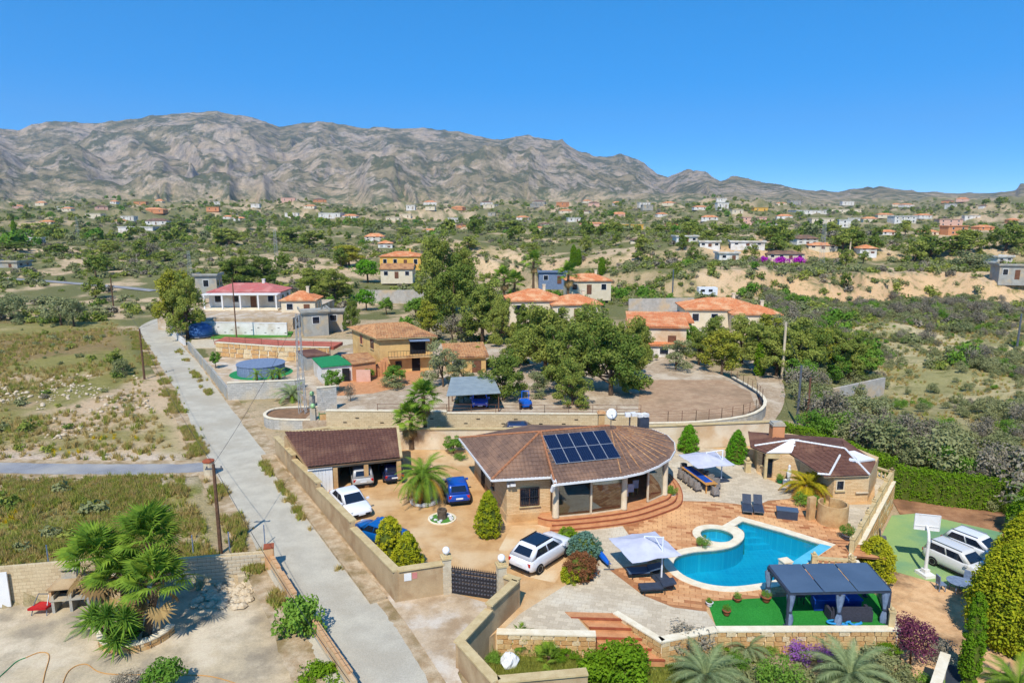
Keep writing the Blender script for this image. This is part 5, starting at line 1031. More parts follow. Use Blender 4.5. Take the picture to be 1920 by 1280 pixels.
q = MB(); hc = c_ + arm.normalized() * .3 - up * .25; q.tube([hc + Vector((.2 * math.cos(i * .5236), .2 * math.sin(i * .5236), 0)) for i in range(13)], .015, 5); obj('rim', q, 'red_plastic', bh)
# garden table and chairs on the court edge
p = G(1795, 1108, COURT_Z); gt2 = thing('garden_table', 'round blue grey garden table at the corner of the green court', 'table', p); q = MB(); q.lathe([(.6, .62), (.63, .64), (.63, .67), (.6, .68)], p, 20); obj('tabletop', q, 'curtain', gt2)
for a_ in (45, 135, 225, 315): q = MB(); q.bar((p.x + .42 * math.cos(R(a_)), p.y + .42 * math.sin(R(a_)), p.z), (p.x + .4 * math.cos(R(a_)), p.y + .4 * math.sin(R(a_)), p.z + .63), .05); obj('leg', q, 'curtain', gt2)
for (dx, dy, a_, s) in ((-.95, .1, 0, 'on the hoop side of'), (.7, -.45, 140, 'on the hedge side of'), (.2, -.85, 95, 'in front of'), (.8, .5, 215, 'behind')): simple_chair((p.x + dx, p.y + dy, COURT_Z + .012), R(a_), 'grey garden chair %s the round garden table' % s, 'curtain', 'curtain', 'garden chairs by the court', .95, 'garden_chair')
simple_chair(G(1654, 1018, COURT_Z) + Vector((0, 0, .02)), R(-20), 'lone grey chair against the tall stone court wall', 'grey_pot', 'black_metal', None, .95, 'garden_chair')
# ---------------------------------------------------------------- pergola
pg = thing('pergola', 'dark blue grey flat roofed pergola with tied curtains on the artificial lawn', 'pergola', (16, 31.3, 0))
fl_, fr_, bl_, br_ = Vector((13.55, 30.55, 0)), Vector((18.6, 30.75, 0)), Vector((13.45, 33.0, 0)), Vector((18.75, 33.2, 0)); ph = 1.78
for nm, a_ in (('', fl_), ('', fr_), ('', bl_), ('', br_), ('', (fl_ + fr_) / 2), ): q = MB(); q.box((a_.x, a_.y, ph / 2), (.11, .11, ph)); q.box((a_.x, a_.y, .03), (.24, .24, .05)); obj('post', q, 'anthracite', pg)
q = MB(); uz = up * ph
for a_, b_ in ((fl_, fr_), (fr_, br_), (br_, bl_), (bl_, fl_)): q.bar(a_ + uz, b_ + uz, .12, .16)
obj('roof_frame', q, 'anthracite', pg)
for i in range(3):
    a_, b_, c_, d_ = fl_.lerp(fr_, i / 3 + .006), fl_.lerp(fr_, (i + 1) / 3 - .006), bl_.lerp(br_, (i + 1) / 3 - .006), bl_.lerp(br_, i / 3 + .006); e = Vector((0, .1, 0)); q = MB(); q.slab(a_ - e + uz + up * .10, b_ - e + uz + up * .10, c_ + e + uz + up * .12, d_ + e + uz + up * .12, .03); obj('roof_panel', q, 'pergola_roof', pg)
def curtain(p_, mat='curtain'):
    q = MB(); prof = [(0, .15), (.3, .17), (.5, .13), (.66, .07), (.74, .075), (1.0, .12), (1.3, .17), (1.62, .20)]; vs = []; n_ = 18
    for z, r_ in prof:
        for j in range(n_): a2 = 2 * math.pi * j / n_; rr = r_ * (1 + .22 * math.cos(a2 * 6)); vs.append((p_.x + rr * math.cos(a2), p_.y + .55 * rr * math.sin(a2), z * ph / 1.75 + .04))
    q.add(vs, [(i * n_ + j, i * n_ + (j + 1) % n_, (i + 1) * n_ + (j + 1) % n_, (i + 1) * n_ + j) for i in range(len(prof) - 1) for j in range(n_)]); o = obj('curtain', q, mat, pg, True)
    q = MB(); q.lathe([(.11, .66 * ph / 1.75), (.12, .69 * ph / 1.75), (.11, .73 * ph / 1.75)], (p_.x, p_.y, .04), 10); obj('tie_band', q, 'anthracite', o)
for p_ in (fl_ + Vector((.14, .05, 0)), (fl_ + fr_) / 2 + Vector((0, -.12, 0)), fr_ + Vector((-.14, .05, 0)), bl_ + Vector((.0, -.16, 0))): curtain(p_)
# lounge set in its shade
so = thing('garden_sofa', 'dark wicker garden sofa standing under the pergola', 'sofa', (16.9, 31.3, 0)); q = MB(); q.box((16.9, 31.2, .2), (1.9, .7, .36)); obj('seat', q, 'dark_wicker', so); q = MB(); q.box((16.9, 30.92, .42), (1.95, .16, .72)); obj('backrest', q, 'dark_wicker', so)
for s in (-1, 1): q = MB(); q.box((16.9 + s * .98, 31.2, .3), (.14, .7, .56)); obj('armrest', q, 'dark_wicker', so)
bt = thing('covered_table', 'large table with bright blue cover under the pergola', 'table', (16.7, 32.2, 0)); q = MB(); q.prism([(15.4, 31.75), (17.9, 31.75), (17.8, 32.75), (15.6, 32.75)], .62, .7); obj('cover_top', q, 'blue_fabric', bt); q = MB(); q.prism([(15.45, 31.8), (17.85, 31.8), (17.75, 32.7), (15.65, 32.7)], .05, .62); obj('cover_skirt', q, 'deep_blue', bt)
simple_chair((15.0, 32.6, .03), 0, 'dark chair at the pool end of the blue covered table', 'dark_wicker', 'black_metal', 'dark chairs under the pergola', 1, 'garden_chair'); simple_chair((16.2, 33.0, .03), R(-90), 'dark chair on the pool side of the blue covered table', 'dark_wicker', 'black_metal', 'dark chairs under the pergola', 1, 'garden_chair')
q = MB()
pts = [(15.9 + .9 * s + .06 * math.sin(s * 30), 30.62 + .1 * math.sin(s * 9), .09 + .05 * math.sin(s * 16)) for s in np.linspace(0, 1.6, 24)]; q.tube(pts, .06, 7); q.tube([(15.95 + .35 * math.cos(a_), 30.66 + .14 * math.sin(a_), .16) for a_ in np.linspace(0, 6.28, 16)], .05, 7); tag(obj('pool_hose', q, 'cyan_plastic'), 'light blue pool hose coiled at the front of the pergola lawn', 'hose')
# blue pool cover on its reel, by the round shrubs
p = G(1130, 1056); rl_ = thing('cover_reel', 'blue pool cover rolled on a reel beside the round shrubs', 'cover reel', p); d_ = Vector((.45, -1.2, 0)); q = MB(); n_ = 9; vs = []
q.tube([p - d_ * .95 + up * .62, p + d_ * .1 + up * .42, p + d_ * .55 + up * .36], [.13, .17, .1], 9); obj('rolled_cover', q, 'blue_plastic', rl_); q = MB(); q.slab(p - d_ * .9 + up * .6, p + d_ * .2 + up * .45, p + d_ * .2 + Vector((.4, .1, .05)), p - d_ * .6 + Vector((.42, .1, .08)), .03); obj('loose_cover', q, 'blue_plastic', rl_)
q = MB(); q.bar(p + d_ * .6 + Vector((-.3, 0, .04)), p + d_ * .6 + Vector((.3, 0, .04)), .06); q.bar(p + d_ * .6 + Vector((0, 0, .04)), p + d_ * .6 + Vector((0, 0, .55)), .05); q.bar(p - d_ * .9 + Vector((-.25, 0, .04)), p - d_ * .9 + Vector((.25, 0, .04)), .06); q.bar(p - d_ * .9, p - d_ * .9 + up * .62, .05); obj('reel_stand', q, 'grey_metal', rl_)
# white sack in the lower garden
p = G(957, 1238, GARDEN_Z + .3); q = MB(); rr = random.Random(3); vs = []; n_ = 12
for z, r_ in ((0, .3), (.12, .42), (.35, .44), (.55, .36), (.68, .2), (.72, .05)):
    for j in range(n_): a_ = 2 * math.pi * j / n_; k_ = r_ * rr.uniform(.62, 1.25); vs.append((p.x + k_ * math.cos(a_), p.y + k_ * math.sin(a_) * .8, GARDEN_Z + z * rr.uniform(.75, 1.1)))
q.add(vs, [(i * n_ + j, i * n_ + (j + 1) % n_, (i + 1) * n_ + (j + 1) % n_, (i + 1) * n_ + j) for i in range(5) for j in range(n_)] + [tuple(range(5 * n_, 6 * n_))]); tag(obj('builders_sack', q, 'plastic_white', None), 'crumpled white builders sack on the grass of the lower garden', 'sack')
q = MB(); q.tube([Vector((20.6, 27.2, COURT_Z + .02)) + Vector((0, 0, .02)), Vector((21.6, 29.8, COURT_Z + .03))], .02, 5); q.prism([(20.0, 27.6), (21.2, 30.6), (22.0, 30.2), (22.4, 27.4), (21.4, 26.4)], COURT_Z + .01, COURT_Z + .05); tag(obj('weed_sheet', q, 'cover_film'), 'dark weed control sheet on the ground behind the purple shrub', 'sheet')
# ================================================================ NEIGHBOURS
NZ = 1.0
def block_wall(name, label, pts, z0, z1, mat, th=.2, cap='coping', holes=False, group=None, capw=.05):
    t_ = thing(name, label, 'wall', (pts[0][0], pts[0][1], z0), group=group)
    for i, (a, b) in enumerate(zip(pts[:-1], pts[1:])):
        a, b = Vector((a[0], a[1], 0)), Vector((b[0], b[1], 0)); d = (b - a).normalized(); n = Vector((d.y, -d.x, 0)); zz = z1 if not isinstance(z1, list) else z1[i]
        q = MB(); q.prism([a + n * th / 2, b + n * th / 2, b - n * th / 2, a - n * th / 2], z0, zz); obj('wall_panel', q, mat, t_)
        if cap: q = MB(); q.prism([a + n * (th / 2 + capw), b + n * (th / 2 + capw), b - n * (th / 2 + capw), a - n * (th / 2 + capw)], zz + .002, zz + .09); obj('coping', q, cap, t_)
        if holes:
            L = (b - a).length; k = 0; s = .6
            while s < L:
                q = MB(); c_ = a + d * s + n * (th / 2 + .004); q.box((c_.x, c_.y, z0 + .7 + .42 * (k % 3)), (.34, .03, .09), math.atan2(d.y, d.x)); obj('weep_hole', q, 'dark_void', t_); s += 1.15; k += 1
    return t_
def railing(name, label, pts, z, h=1.0, step=1.6, mat='rust_metal', mesh=False, cat='fence'):
    t_ = thing(name, label, cat, (pts[0][0], pts[0][1], z)); up_ = Vector((0, 0, 1))
    for a, b in zip(pts[:-1], pts[1:]):
        a, b = Vector((a[0], a[1], z)), Vector((b[0], b[1], z)); L = (b - a).length; n = max(1, round(L / step))
        for i in range(n + 1): p_ = a.lerp(b, i / n); q = MB(); q.bar(p_, p_ + up_ * h, .04); obj('post', q, mat, t_)
        for f in (.98, .5, .1) if not mesh else (.98, .74, .5, .26, .04): q = MB(); q.bar(a + up_ * h * f, b + up_ * h * f, .012 if mesh else .03); obj('rail', q, mat, t_)
    return t_
NYARD = [(-19.5, 61.0), (12.0, 60.4), (17, 60.8), (22, 62.8), (25.0, 66.2), (26.2, 71), (25.6, 78), (22.5, 90), (8, 99), (-14, 100), (-24, 96), (-26, 76), (-22, 70), (-19.5, 66)]
q = MB(); q.prism(NYARD, -.5, NZ); struct('gravel_yard', q, 'gravel')
q = MB(); q.prism([G(a, b, NZ) for a, b in ((632, 742), (700, 737), (790, 716), (800, 692), (712, 690), (640, 705))], NZ - .02, NZ + .012); struct('terracotta_terrace', q, 'terracotta')
q = MB(); q.prism([G(a, b, NZ) for a, b in ((1195, 800), (1392, 782), (1418, 765), (1406, 735), (1360, 712), (1200, 712))], NZ - .02, NZ + .012); struct('dirt_garden', q, 'soil_pale') if 'soil_pale' in M else (mk('soil_pale', C(184, 154, 122), C(164, 132, 102), 1.5, .95, .4, .4, C(150, 124, 96), .3), struct('dirt_garden', q, 'soil_pale'))
block_wall('block_wall', 'long concrete block wall with small dark holes behind the lane', [(-17.2, 60.9), (-6, 60.6), (3, 60.4), (12.0, 60.25)], -.1, [2.1, 1.95, 1.95], 'warm_block', .25, 'coping', True)
block_wall('garden_wall', 'curved grey block wall around the fenced dirt garden', [(12.1, 60.3)] + [tuple(p) for p in smooth_path([(12.3, 60.1), (17, 60.5), (22.2, 62.4), (25.3, 66), (26.5, 71), (25.9, 78)], 3)], -.4, 1.12, 'cinder_block', .22)
railing('garden_fence', 'thin rusty post and wire fence on the curved garden wall', [tuple(p) for p in smooth_path([(12.3, 60.3), (17, 60.7), (22.0, 62.6), (25.1, 66.2), (26.3, 71), (25.7, 78)], 2)], 1.2, 1.0, 1.5, 'rust_metal', True)
railing('yard_railing', 'dark metal railing on the long block wall by the gravel yard', [(-12.4, 60.75), (-6, 60.62), (3, 60.42), (11.8, 60.27)], 2.05, .75, 2.2, 'rust_metal')
# two storey tan house
HA, HB, HC, HD = Vector((-21.0, 88.5, NZ)), Vector((-16.0, 80.8, NZ)), Vector((-9.8, 82.4, NZ)), Vector((-14.6, 90.4, NZ)); ez = 5.2
nh = thing('tan_house', 'two storey tan house with mottled tile roof and balcony above the gravel yard', 'house', (-15.5, 85.5, NZ))
q = MB(); q.prism([HA, HB, HC, HD], NZ, ez); obj('wall', q, 'stucco_yellow', nh); U = Vector((0, 0, 1))
cc = (HA + HB + HC + HD) / 4; eo = [cc + (p - cc) * 1.13 for p in (HA, HB, HC, HD)]; eo = [Vector((p.x, p.y, ez + .05)) for p in eo]; ra = (eo[0] + eo[1]) / 2; rb = (eo[2] + eo[3]) / 2; ra, rb = ra.lerp(rb, .25), ra.lerp(rb, .75); ra.z = rb.z = 6.35
q = MB(); tiles(q, (eo[1], eo[2], rb, ra), .3, .45, .05); tiles(q, (eo[0], eo[1], ra), .3, .45, .05); tiles(q, (eo[2], eo[3], rb), .3, .45, .05); tiles(q, (eo[3], eo[0], ra, rb), .3, .45, .05); rr_ = obj('roof', q, 'roof_mixed', nh)
q = MB(); q.prism([(p.x, p.y) for p in eo], ez - .04, ez + .04); obj('eave', q, 'wall_cap', rr_); q = MB(); ridge_tiles(q, ra, rb, .12); [ridge_tiles(q, a, b, .12) for a, b in ((eo[1], ra), (eo[2], rb), (eo[0], ra))]; obj('ridge', q, 'roof_mixed', rr_)
nb = Vector(((HC - HB).y, -(HC - HB).x, 0)).normalized(); na = Vector(((HB - HA).y, -(HB - HA).x, 0)).normalized()
window(nh, HA.lerp(HB, .35) + U * 3.2, .8, 1.1, na, False, 'terracotta'); window(nh, HA.lerp(HB, .75) + U * 3.2, 1.0, 1.1, na, False, 'rust_metal')
q = MB(); c_ = HB.lerp(HC, .72) + U * 3.1; q.box(c_ + nb * .02, (1.9, .08, 1.9), .25); obj('balcony_recess', q, 'dark_void', nh); q = MB(); q.slab(c_ + nb * .1 + Vector((-1.3, 0, .95)), c_ + nb * 1.2 + Vector((-1.0, 0, .8)), c_ + nb * 1.2 + Vector((1.3, .4, .8)), c_ + nb * .1 + Vector((1.3, .5, .95)), .06); obj('awning', q, 'curtain', nh)
q = MB(); q.prism([HB.lerp(HC, .15) + nb * 1.1, HC + nb * 1.1, HC, HB.lerp(HC, .15)], NZ + 1.85, NZ + 2.02); obj('balcony', q, 'sand_stone', nh)
q = MB(); a_, b_ = HB.lerp(HC, .15) + nb * 1.05 + U * 2.02, HC + nb * 1.05 + U * 2.02
for i in range(16): p = a_.lerp(b_, i / 15); q.bar(p, p + U * .75, .03)
q.bar(a_ + U * .75, b_ + U * .75, .04); q.bar(a_ + U * .1, b_ + U * .1, .04); obj('balcony_railing', q, 'black_metal', nh)
window(nh, HB.lerp(HC, .35) + U * .95, .7, .7, nb, True, 'rust_metal'); door(nh, HB.lerp(HC, .68), 1.0, 1.8, nb, 'dark_void')
q = MB()
for i in range(9): p = HB.lerp(HC, .1) + nb * (1.2 + .0 * i) + Vector((-.35 * i, -.22 * i, 0)); q.box((p.x, p.y, NZ + (2.0 - .22 * i) / 2), (.5, 1.0, 2.0 - .22 * i), .25)
obj('outside_stair', q, 'terracotta', nh)
# annex with green shade roof
an = thing('annex', 'low annex with green shade cloth and tan flat roofs beside the tan house', 'annex', G(640, 712, NZ)); 
def flat_roof(par, pts, z, wmat, rmat, th=.12, inset=.25, walls=True):
    P_ = [G(a, b, z) for a, b in pts]; c_ = sum(P_, Vector()) / len(P_); q = MB(); q.prism([(p.x, p.y) for p in P_], z - th, z); obj('roof_panel', q, rmat, par)
    if walls: q = MB(); q.prism([(p.x + (c_.x - p.x) * .06, p.y + (c_.y - p.y) * .06) for p in P_], NZ - .3, z - th - .003); obj('wall', q, wmat, par)
flat_roof(an, ((640, 664), (690, 660), (706, 676), (660, 682)), 3.1, 'plain_orange', 'roof_mixed'); flat_roof(an, ((585, 671), (634, 665), (662, 682), (602, 688)), 3.0, 'white_wall', 'green_net', .1, .2); flat_roof(an, ((556, 657), (590, 653), (620, 664), (574, 668)), 2.8, 'grey_render', 'roof_dark')
p = G(648, 715, NZ); q = MB(); q.box((p.x, p.y, NZ + .8), (1.0, .1, 1.5), .1); obj('doorway', q, 'dark_void', an); q = MB(); q.box((p.x + 2.1, p.y - .1, NZ + .7), (1.6, .15, 1.4), .1); obj('pink_panel', q, 'plain_pink', an)
# carport and the blue car in it
cp = thing('carport', 'grey sheet metal carport over the blue car in the gravel yard', 'carport', G(890, 765, NZ)); cps = [G(842, 778, NZ), G(935, 772, NZ), G(920, 748, NZ), G(848, 752, NZ)]
for p in cps: q = MB(); q.bar(p, p + U * 2.0, .09); obj('post', q, 'rust_metal', cp)
q = MB(); q.slab(cps[0] + Vector((-.2, -.3, 2.0)), cps[1] + Vector((.2, -.3, 2.0)), cps[2] + Vector((.2, 1.2, 2.25)), cps[3] + Vector((-.2, 1.2, 2.25)), .06); obj('roof_sheet', q, 'zinc', cp)
make_car('bright blue car facing out from under the grey metal carport', G(899, 762, NZ) + Vector((0, .6, .015)), -86, 'paint_bright_blue', 3.9, 1.75, 1.5, 'hatch', .95)
ps_ = thing('blue_ride', 'bright blue garden tractor with rollbar under the pines in the yard', 'tractor', G(985, 765, NZ)); p = G(985, 764, NZ); q = MB(); q.box((p.x, p.y, NZ + .5), (.9, 1.5, .5), .3); q.box((p.x + .1, p.y - .6, NZ + .65), (.7, .6, .5), .3); obj('body', q, 'blue_plastic', ps_); q = MB(); q.bar((p.x - .35, p.y + .4, NZ + .7), (p.x - .35, p.y + .4, NZ + 1.6), .07); q.bar((p.x + .35, p.y + .4, NZ + .7), (p.x + .35, p.y + .4, NZ + 1.6), .07); q.bar((p.x - .35, p.y + .4, NZ + 1.6), (p.x + .35, p.y + .4, NZ + 1.6), .07); obj('rollbar', q, 'blue_plastic', ps_)
for sx_ in (-1, 1):
    for sy_ in (-.55, .5): o = link('wheel', wheel_t, ps_); o.location = (p.x + sx_ * .5, p.y + sy_, NZ + .34); o.rotation_euler = (0, 0, R(90))
# left terrace: road side wall, round pool, stone terrace wall
block_wall('road_wall', 'grey rendered wall along the far side of the concrete road', [(-31.0, 72.2), (-38.5, 84.5), (-48.5, 100.5)], -.1, [1.35, 1.2], 'grey_render', .25, None)
block_wall('pool_yard_wall', 'white and grey block wall in front of the round pool', [(-31.0, 72.2), (-24.0, 73.4), (-23.2, 74)], -.1, 1.9, 'cinder_block', .25, 'coping')
LT = [(-30.8, 72.6), (-24.2, 73.8), (-23.8, 88), (-30, 90.5), (-40, 93.5), (-42, 90)]
q = MB(); q.prism(LT, -.3, .8); struct('pool_yard', q, 'entry_concrete')
p = G(479, 706, .8); rp = thing('round_pool', 'round above ground pool with blue grey metal sides among small palms', 'pool', p); q = MB(); rad_ = 2.75; n_ = 26
for i in range(n_):
    a0, a1 = 2 * math.pi * i / n_, 2 * math.pi * (i + .97) / n_; w_ = MB(); A_, B_ = Vector((p.x + rad_ * math.cos(a0), p.y + 2 + rad_ * math.sin(a0), .8)), Vector((p.x + rad_ * math.cos(a1), p.y + 2 + rad_ * math.sin(a1), .8)); w_.slab(B_, A_, A_ + U * 1.2, B_ + U * 1.2, .05); obj('side_panel', w_, 'curtain', rp)
q.lathe([(rad_ - .1, 1.2), (rad_ + .12, 1.2), (rad_ + .12, 1.26), (rad_ - .1, 1.26)], (p.x, p.y + 2, .8), 32); obj('rim', q, 'curtain', rp); q = MB(); q.lathe([(rad_ - .06, 1.0), (.05, 1.01)], (p.x, p.y + 2, .8), 32); obj('water', q, 'shallow_water', rp)
q = MB(); q.prism(arc(p.x, p.y + 2, 3.7, 0, 350, 24), .79, .812); struct('pool_mat', q, 'green_net')
stone_wall('terrace_wall', 'pinkish stone terrace wall behind the round pool', [(-40.5, 91.6), (-31, 88.6), (-24, 88.0)], .8, 2.7, .4, 1.0)
q = MB(); q.prism([(-41, 92.4), (-31, 89.1), (-23.6, 88.5), (-23.2, 92), (-31, 93), (-41, 96)], 2.3, 2.72); struct('red_walk', q, 'terracotta_red') if 'terracotta_red' in M else (mk('terracotta_red', C(190, 108, 84), C(172, 92, 72), 1, .85, .2, .1), struct('red_walk', q, 'terracotta_red'))
railing('terrace_railing', 'thin dark railing along the red terrace above the round pool', [(-41, 92.2), (-31, 88.9), (-23.8, 88.3)], 2.72, .9, 2.6, 'rust_metal')
# lane side: gate posts with green globes, planter, rusty gate
for i, (a, b, s) in enumerate(((589, 806, 'nearer the lane'), (587, 780, 'nearer the lattice mast'))):
    p = G(a, b, 0); gp = thing('lamp_post', 'concrete post with pale green globe lamp, the one %s' % s, 'lamp post', p); q = MB(); q.box((p.x, p.y, 1.05), (.5, .4, 2.1)); obj('post', q, 'grey_render', gp); q = MB(); q.lathe([(.06, 0), (.18, .08), (.24, .24), (.18, .42), (.04, .5)], (p.x, p.y, 2.1), 12); obj('globe', q, 'green_globe', gp, True)
p = G(617, 806); gg_ = thing('rusty_gate', 'rusty sheet gate with green frame between the posts and the block wall', 'gate', p); q = MB(); q.box((p.x, p.y, .9), (1.7, .05, 1.5)); obj('gate_leaf', q, 'sand_stone', gg_); q = MB(); [q.bar((p.x - .85, p.y - .03, z), (p.x + .85, p.y - .03, z + .1), .05) for z in (.2, .9, 1.6)]; [q.bar((p.x + s, p.y - .03, .1), (p.x + s, p.y - .03, 1.75), .06) for s in (-.85, .85)]; obj('gate_frame', q, 'green_net', gg_)
pc = [tuple(v_) for v_ in smooth_path([(-18.6, 61.6), (-22.5, 62.0), (-23.9, 63.6), (-23.2, 65.6), (-19, 66.2)], 5)]
block_wall('curved_planter', 'low curved block planter of bare soil beside the lattice mast', pc, -.1, .95, 'cinder_block', .2, 'coping'); q = MB(); q.prism(pc, .5, .86); struct('planter_soil', q, 'soil')
block_wall('screen_wall', 'tall sloping block wall with a barred opening behind the green globes', [G(596, 772, .9), G(632, 768, .9)], .5, 3.3, 'cinder_block', .2)
# ---------------------------------------------------------------- generic house
def house(label, p, w, dpt, h, rh, rz, wmat, rmat, kind='hip', wins=3, name='house', porch=False, far=False, chim=False, over=.35, group=None, storeys=1):
    t_ = thing(name, label, 'house', p, rz, group, world=False); X_, Y_ = w / 2, dpt / 2
    q = MB(); q.prism([(-X_, -Y_), (X_, -Y_), (X_, Y_), (-X_, Y_)], -1.5, h); obj('wall', q, wmat, t_)
    x, y = X_ + over, Y_ + over; e = [Vector((-x, -y, h)), Vector((x, -y, h)), Vector((x, y, h)), Vector((-x, y, h))]; q = MB()
    if kind == 'hip':
        k_ = min(x, y); a_, b_ = (Vector((-x + k_, 0, h + rh)), Vector((x - k_, 0, h + rh))) if x > y else (Vector((0, -y + k_, h + rh)), Vector((0, y - k_, h + rh)))
        if x > y: sl = [(e[0], e[1], b_, a_), (e[1], e[2], b_), (e[2], e[3], a_, b_), (e[3], e[0], a_)]
        else: sl = [(e[0], e[1], a_), (e[1], e[2], b_, a_), (e[2], e[3], b_), (e[3], e[0], a_, b_)]
    elif kind == 'gable': a_, b_ = Vector((-x, 0, h + rh)), Vector((x, 0, h + rh)); sl = [(e[0], e[1], b_, a_), (e[2], e[3], a_, b_)]
    elif kind == 'shed': a_, b_ = Vector((-x, y, h + rh)), Vector((x, y, h + rh)); sl = [(e[0], e[1], b_, a_)]
    else: sl = []
    for s in sl:
        if far: q.add(s, [tuple(range(len(s)))])
        else: tiles(q, s, .32, .5, .05)
    if kind in ('gable', 'shed'):
        g = MB(); 
        if kind == 'gable': [g.add([(sx * X_, -Y_, h), (sx * X_, Y_, h), (sx * X_, 0, h + rh - .1)], [(0, 1, 2) if sx > 0 else (2, 1, 0)]) for sx in (-1, 1)]
        else: g.add([(-X_, -Y_, h), (X_, -Y_, h), (X_, Y_, h), (-X_, Y_, h), (X_, Y_, h + rh), (-X_, Y_, h + rh)], [(1, 2, 4), (3, 0, 5), (2, 3, 5, 4)])
        obj('gable_wall', g, wmat, t_)
    if kind == 'flat':
        q.prism([(-x, -y), (x, -y), (x, y), (-x, y)], h + .002, h + .2); 
        g = MB(); [g.bar(a_, b_, .2, .4) for a_, b_ in ((e[0] + Vector((0, 0, .4)), e[1] + Vector((0, 0, .4))), (e[1] + Vector((0, 0, .4)), e[2] + Vector((0, 0, .4))), (e[3] + Vector((0, 0, .4)), e[0] + Vector((0, 0, .4))))]; obj('parapet', g, wmat, t_)
    else: q.prism([(-x, -y), (x, -y), (x, y), (-x, y)], h - .12, h - .01)
    ro = obj('roof', q, rmat, t_)
    if chim: g = MB(); g.box((X_ * .4, 0, h + rh + .1), (.5, .5, 1.2)); g.box((X_ * .4, 0, h + rh + .75), (.65, .65, .12)); obj('chimney', g, wmat, ro)
    sh_ = h / storeys
    for st_ in range(storeys):
        for i in range(wins):
            fx = (i + .5) / wins * 2 - 1; zc = sh_ * (st_ + .55); ww, hh_ = (min(1.1, w / wins * .5), sh_ * .42)
            if i == wins // 2 and st_ == 0 and wins > 1:
                g = MB(); g.box((fx * X_, -Y_ - .03, sh_ * .36), (ww, .06, sh_ * .72)); obj('door', g, 'rust_metal', t_)
            else:
                g = MB(); g.box((fx * X_, -Y_ - .02, zc), (ww + .16, .06, hh_ + .16)); wo_ = obj('window', g, 'white_paint', t_); g = MB(); g.box((fx * X_, -Y_ - .045, zc), (ww, .05, hh_)); obj('pane', g, 'dark_glass', wo_)
        for i in range(2):
            g = MB(); zc = sh_ * (st_ + .55); g.box((X_ + .02, (i - .5) * Y_ * .9, zc), (.06, .9, sh_ * .4)); wo_ = obj('window', g, 'dark_glass', t_)
    if porch:
        g = MB(); g.prism([(-x, -Y_ - 2.4), (x, -Y_ - 2.4), (x, -Y_ - .02), (-x, -Y_ - .02)], h - .32, h - .14); obj('porch_roof', g, rmat if porch == 2 else 'white_paint', t_)
        n_ = 5
        for i in range(n_): g = MB(); g.bar(((i / (n_ - 1) * 2 - 1) * X_, -Y_ - 2.2, -.2), ((i / (n_ - 1) * 2 - 1) * X_, -Y_ - 2.2, h - .32), .25); obj('porch_column', g, 'white_paint', t_)
        g = MB(); g.prism([(-x, -Y_ - 2.5), (x, -Y_ - 2.5), (x, -Y_ - .02), (-x, -Y_ - .02)], -1.4, -.05); obj('porch_floor', g, 'coping', t_)
    return t_
# white house up the road
house('white bungalow with red roof and columned porch beyond the long white wall', Vector((-51.5, 134, 2.3)), 13.5, 7, 2.9, 1.4, .02, 'white_wall', 'roof_red', 'hip', 4, 'bungalow', 1, chim=True)
q = MB(); q.prism([(-62, 118), (-38.5, 118.5), (-38, 145), (-62, 145)], -.5, 2.0); struct('bungalow_terrace', q, 'entry_concrete')
block_wall('white_wall', 'long white wall with small holes below the red roofed bungalow', [(-52.0, 113.0), (-37.4, 112.0)], -.2, 2.1, 'white_wall', .3, 'white_paint', True)
q = MB(); q.prism([G(a, b, .1) for a, b in ((395, 634), (545, 630), (550, 621), (400, 622))], -.1, .1); struct('lawn', q, 'lawn')
q = MB(); q.prism([G(a, b, .1) for a, b in ((352, 652), (640, 648), (700, 636), (560, 634), (360, 636))], -.1, .06); struct('dry_yard', q, 'flagstone')
block_wall('white_road_wall', 'white wall with grey railing curving with the road bend', [(-50.5, 103.5), (-57.5, 113.5), (-61.5, 122), (-62.2, 130)], -.1, 1.0, 'white_wall', .3, None)
railing('road_railing', 'grey railing on the white wall at the road bend', [(-50.5, 103.5), (-57.5, 113.5), (-61.5, 122), (-62.2, 130)], 1.0, 1.0, 2.2, 'grey_metal')
p = G(375, 630, .1); tk = thing('blue_tank', 'round blue tarpaulin covered tank at the end of the white wall', 'tank', p); q = MB(); q.lathe([(2.0, 0), (2.1, .8), (1.9, 1.5), (1.2, 2.0), (.2, 2.2)], p, 16); obj('tarpaulin', q, 'blue_tarp', tk, True) if 'blue_tarp' in M else (mk('blue_tarp', C(62, 104, 158), C(50, 90, 142), 2, .7, .2, .2), obj('tarpaulin', q, 'blue_tarp', tk, True)); q = MB(); q.lathe([(2.05, .02), (2.15, .06), (2.12, .14)], p, 16); obj('base_ring', q, 'grey_metal', tk)
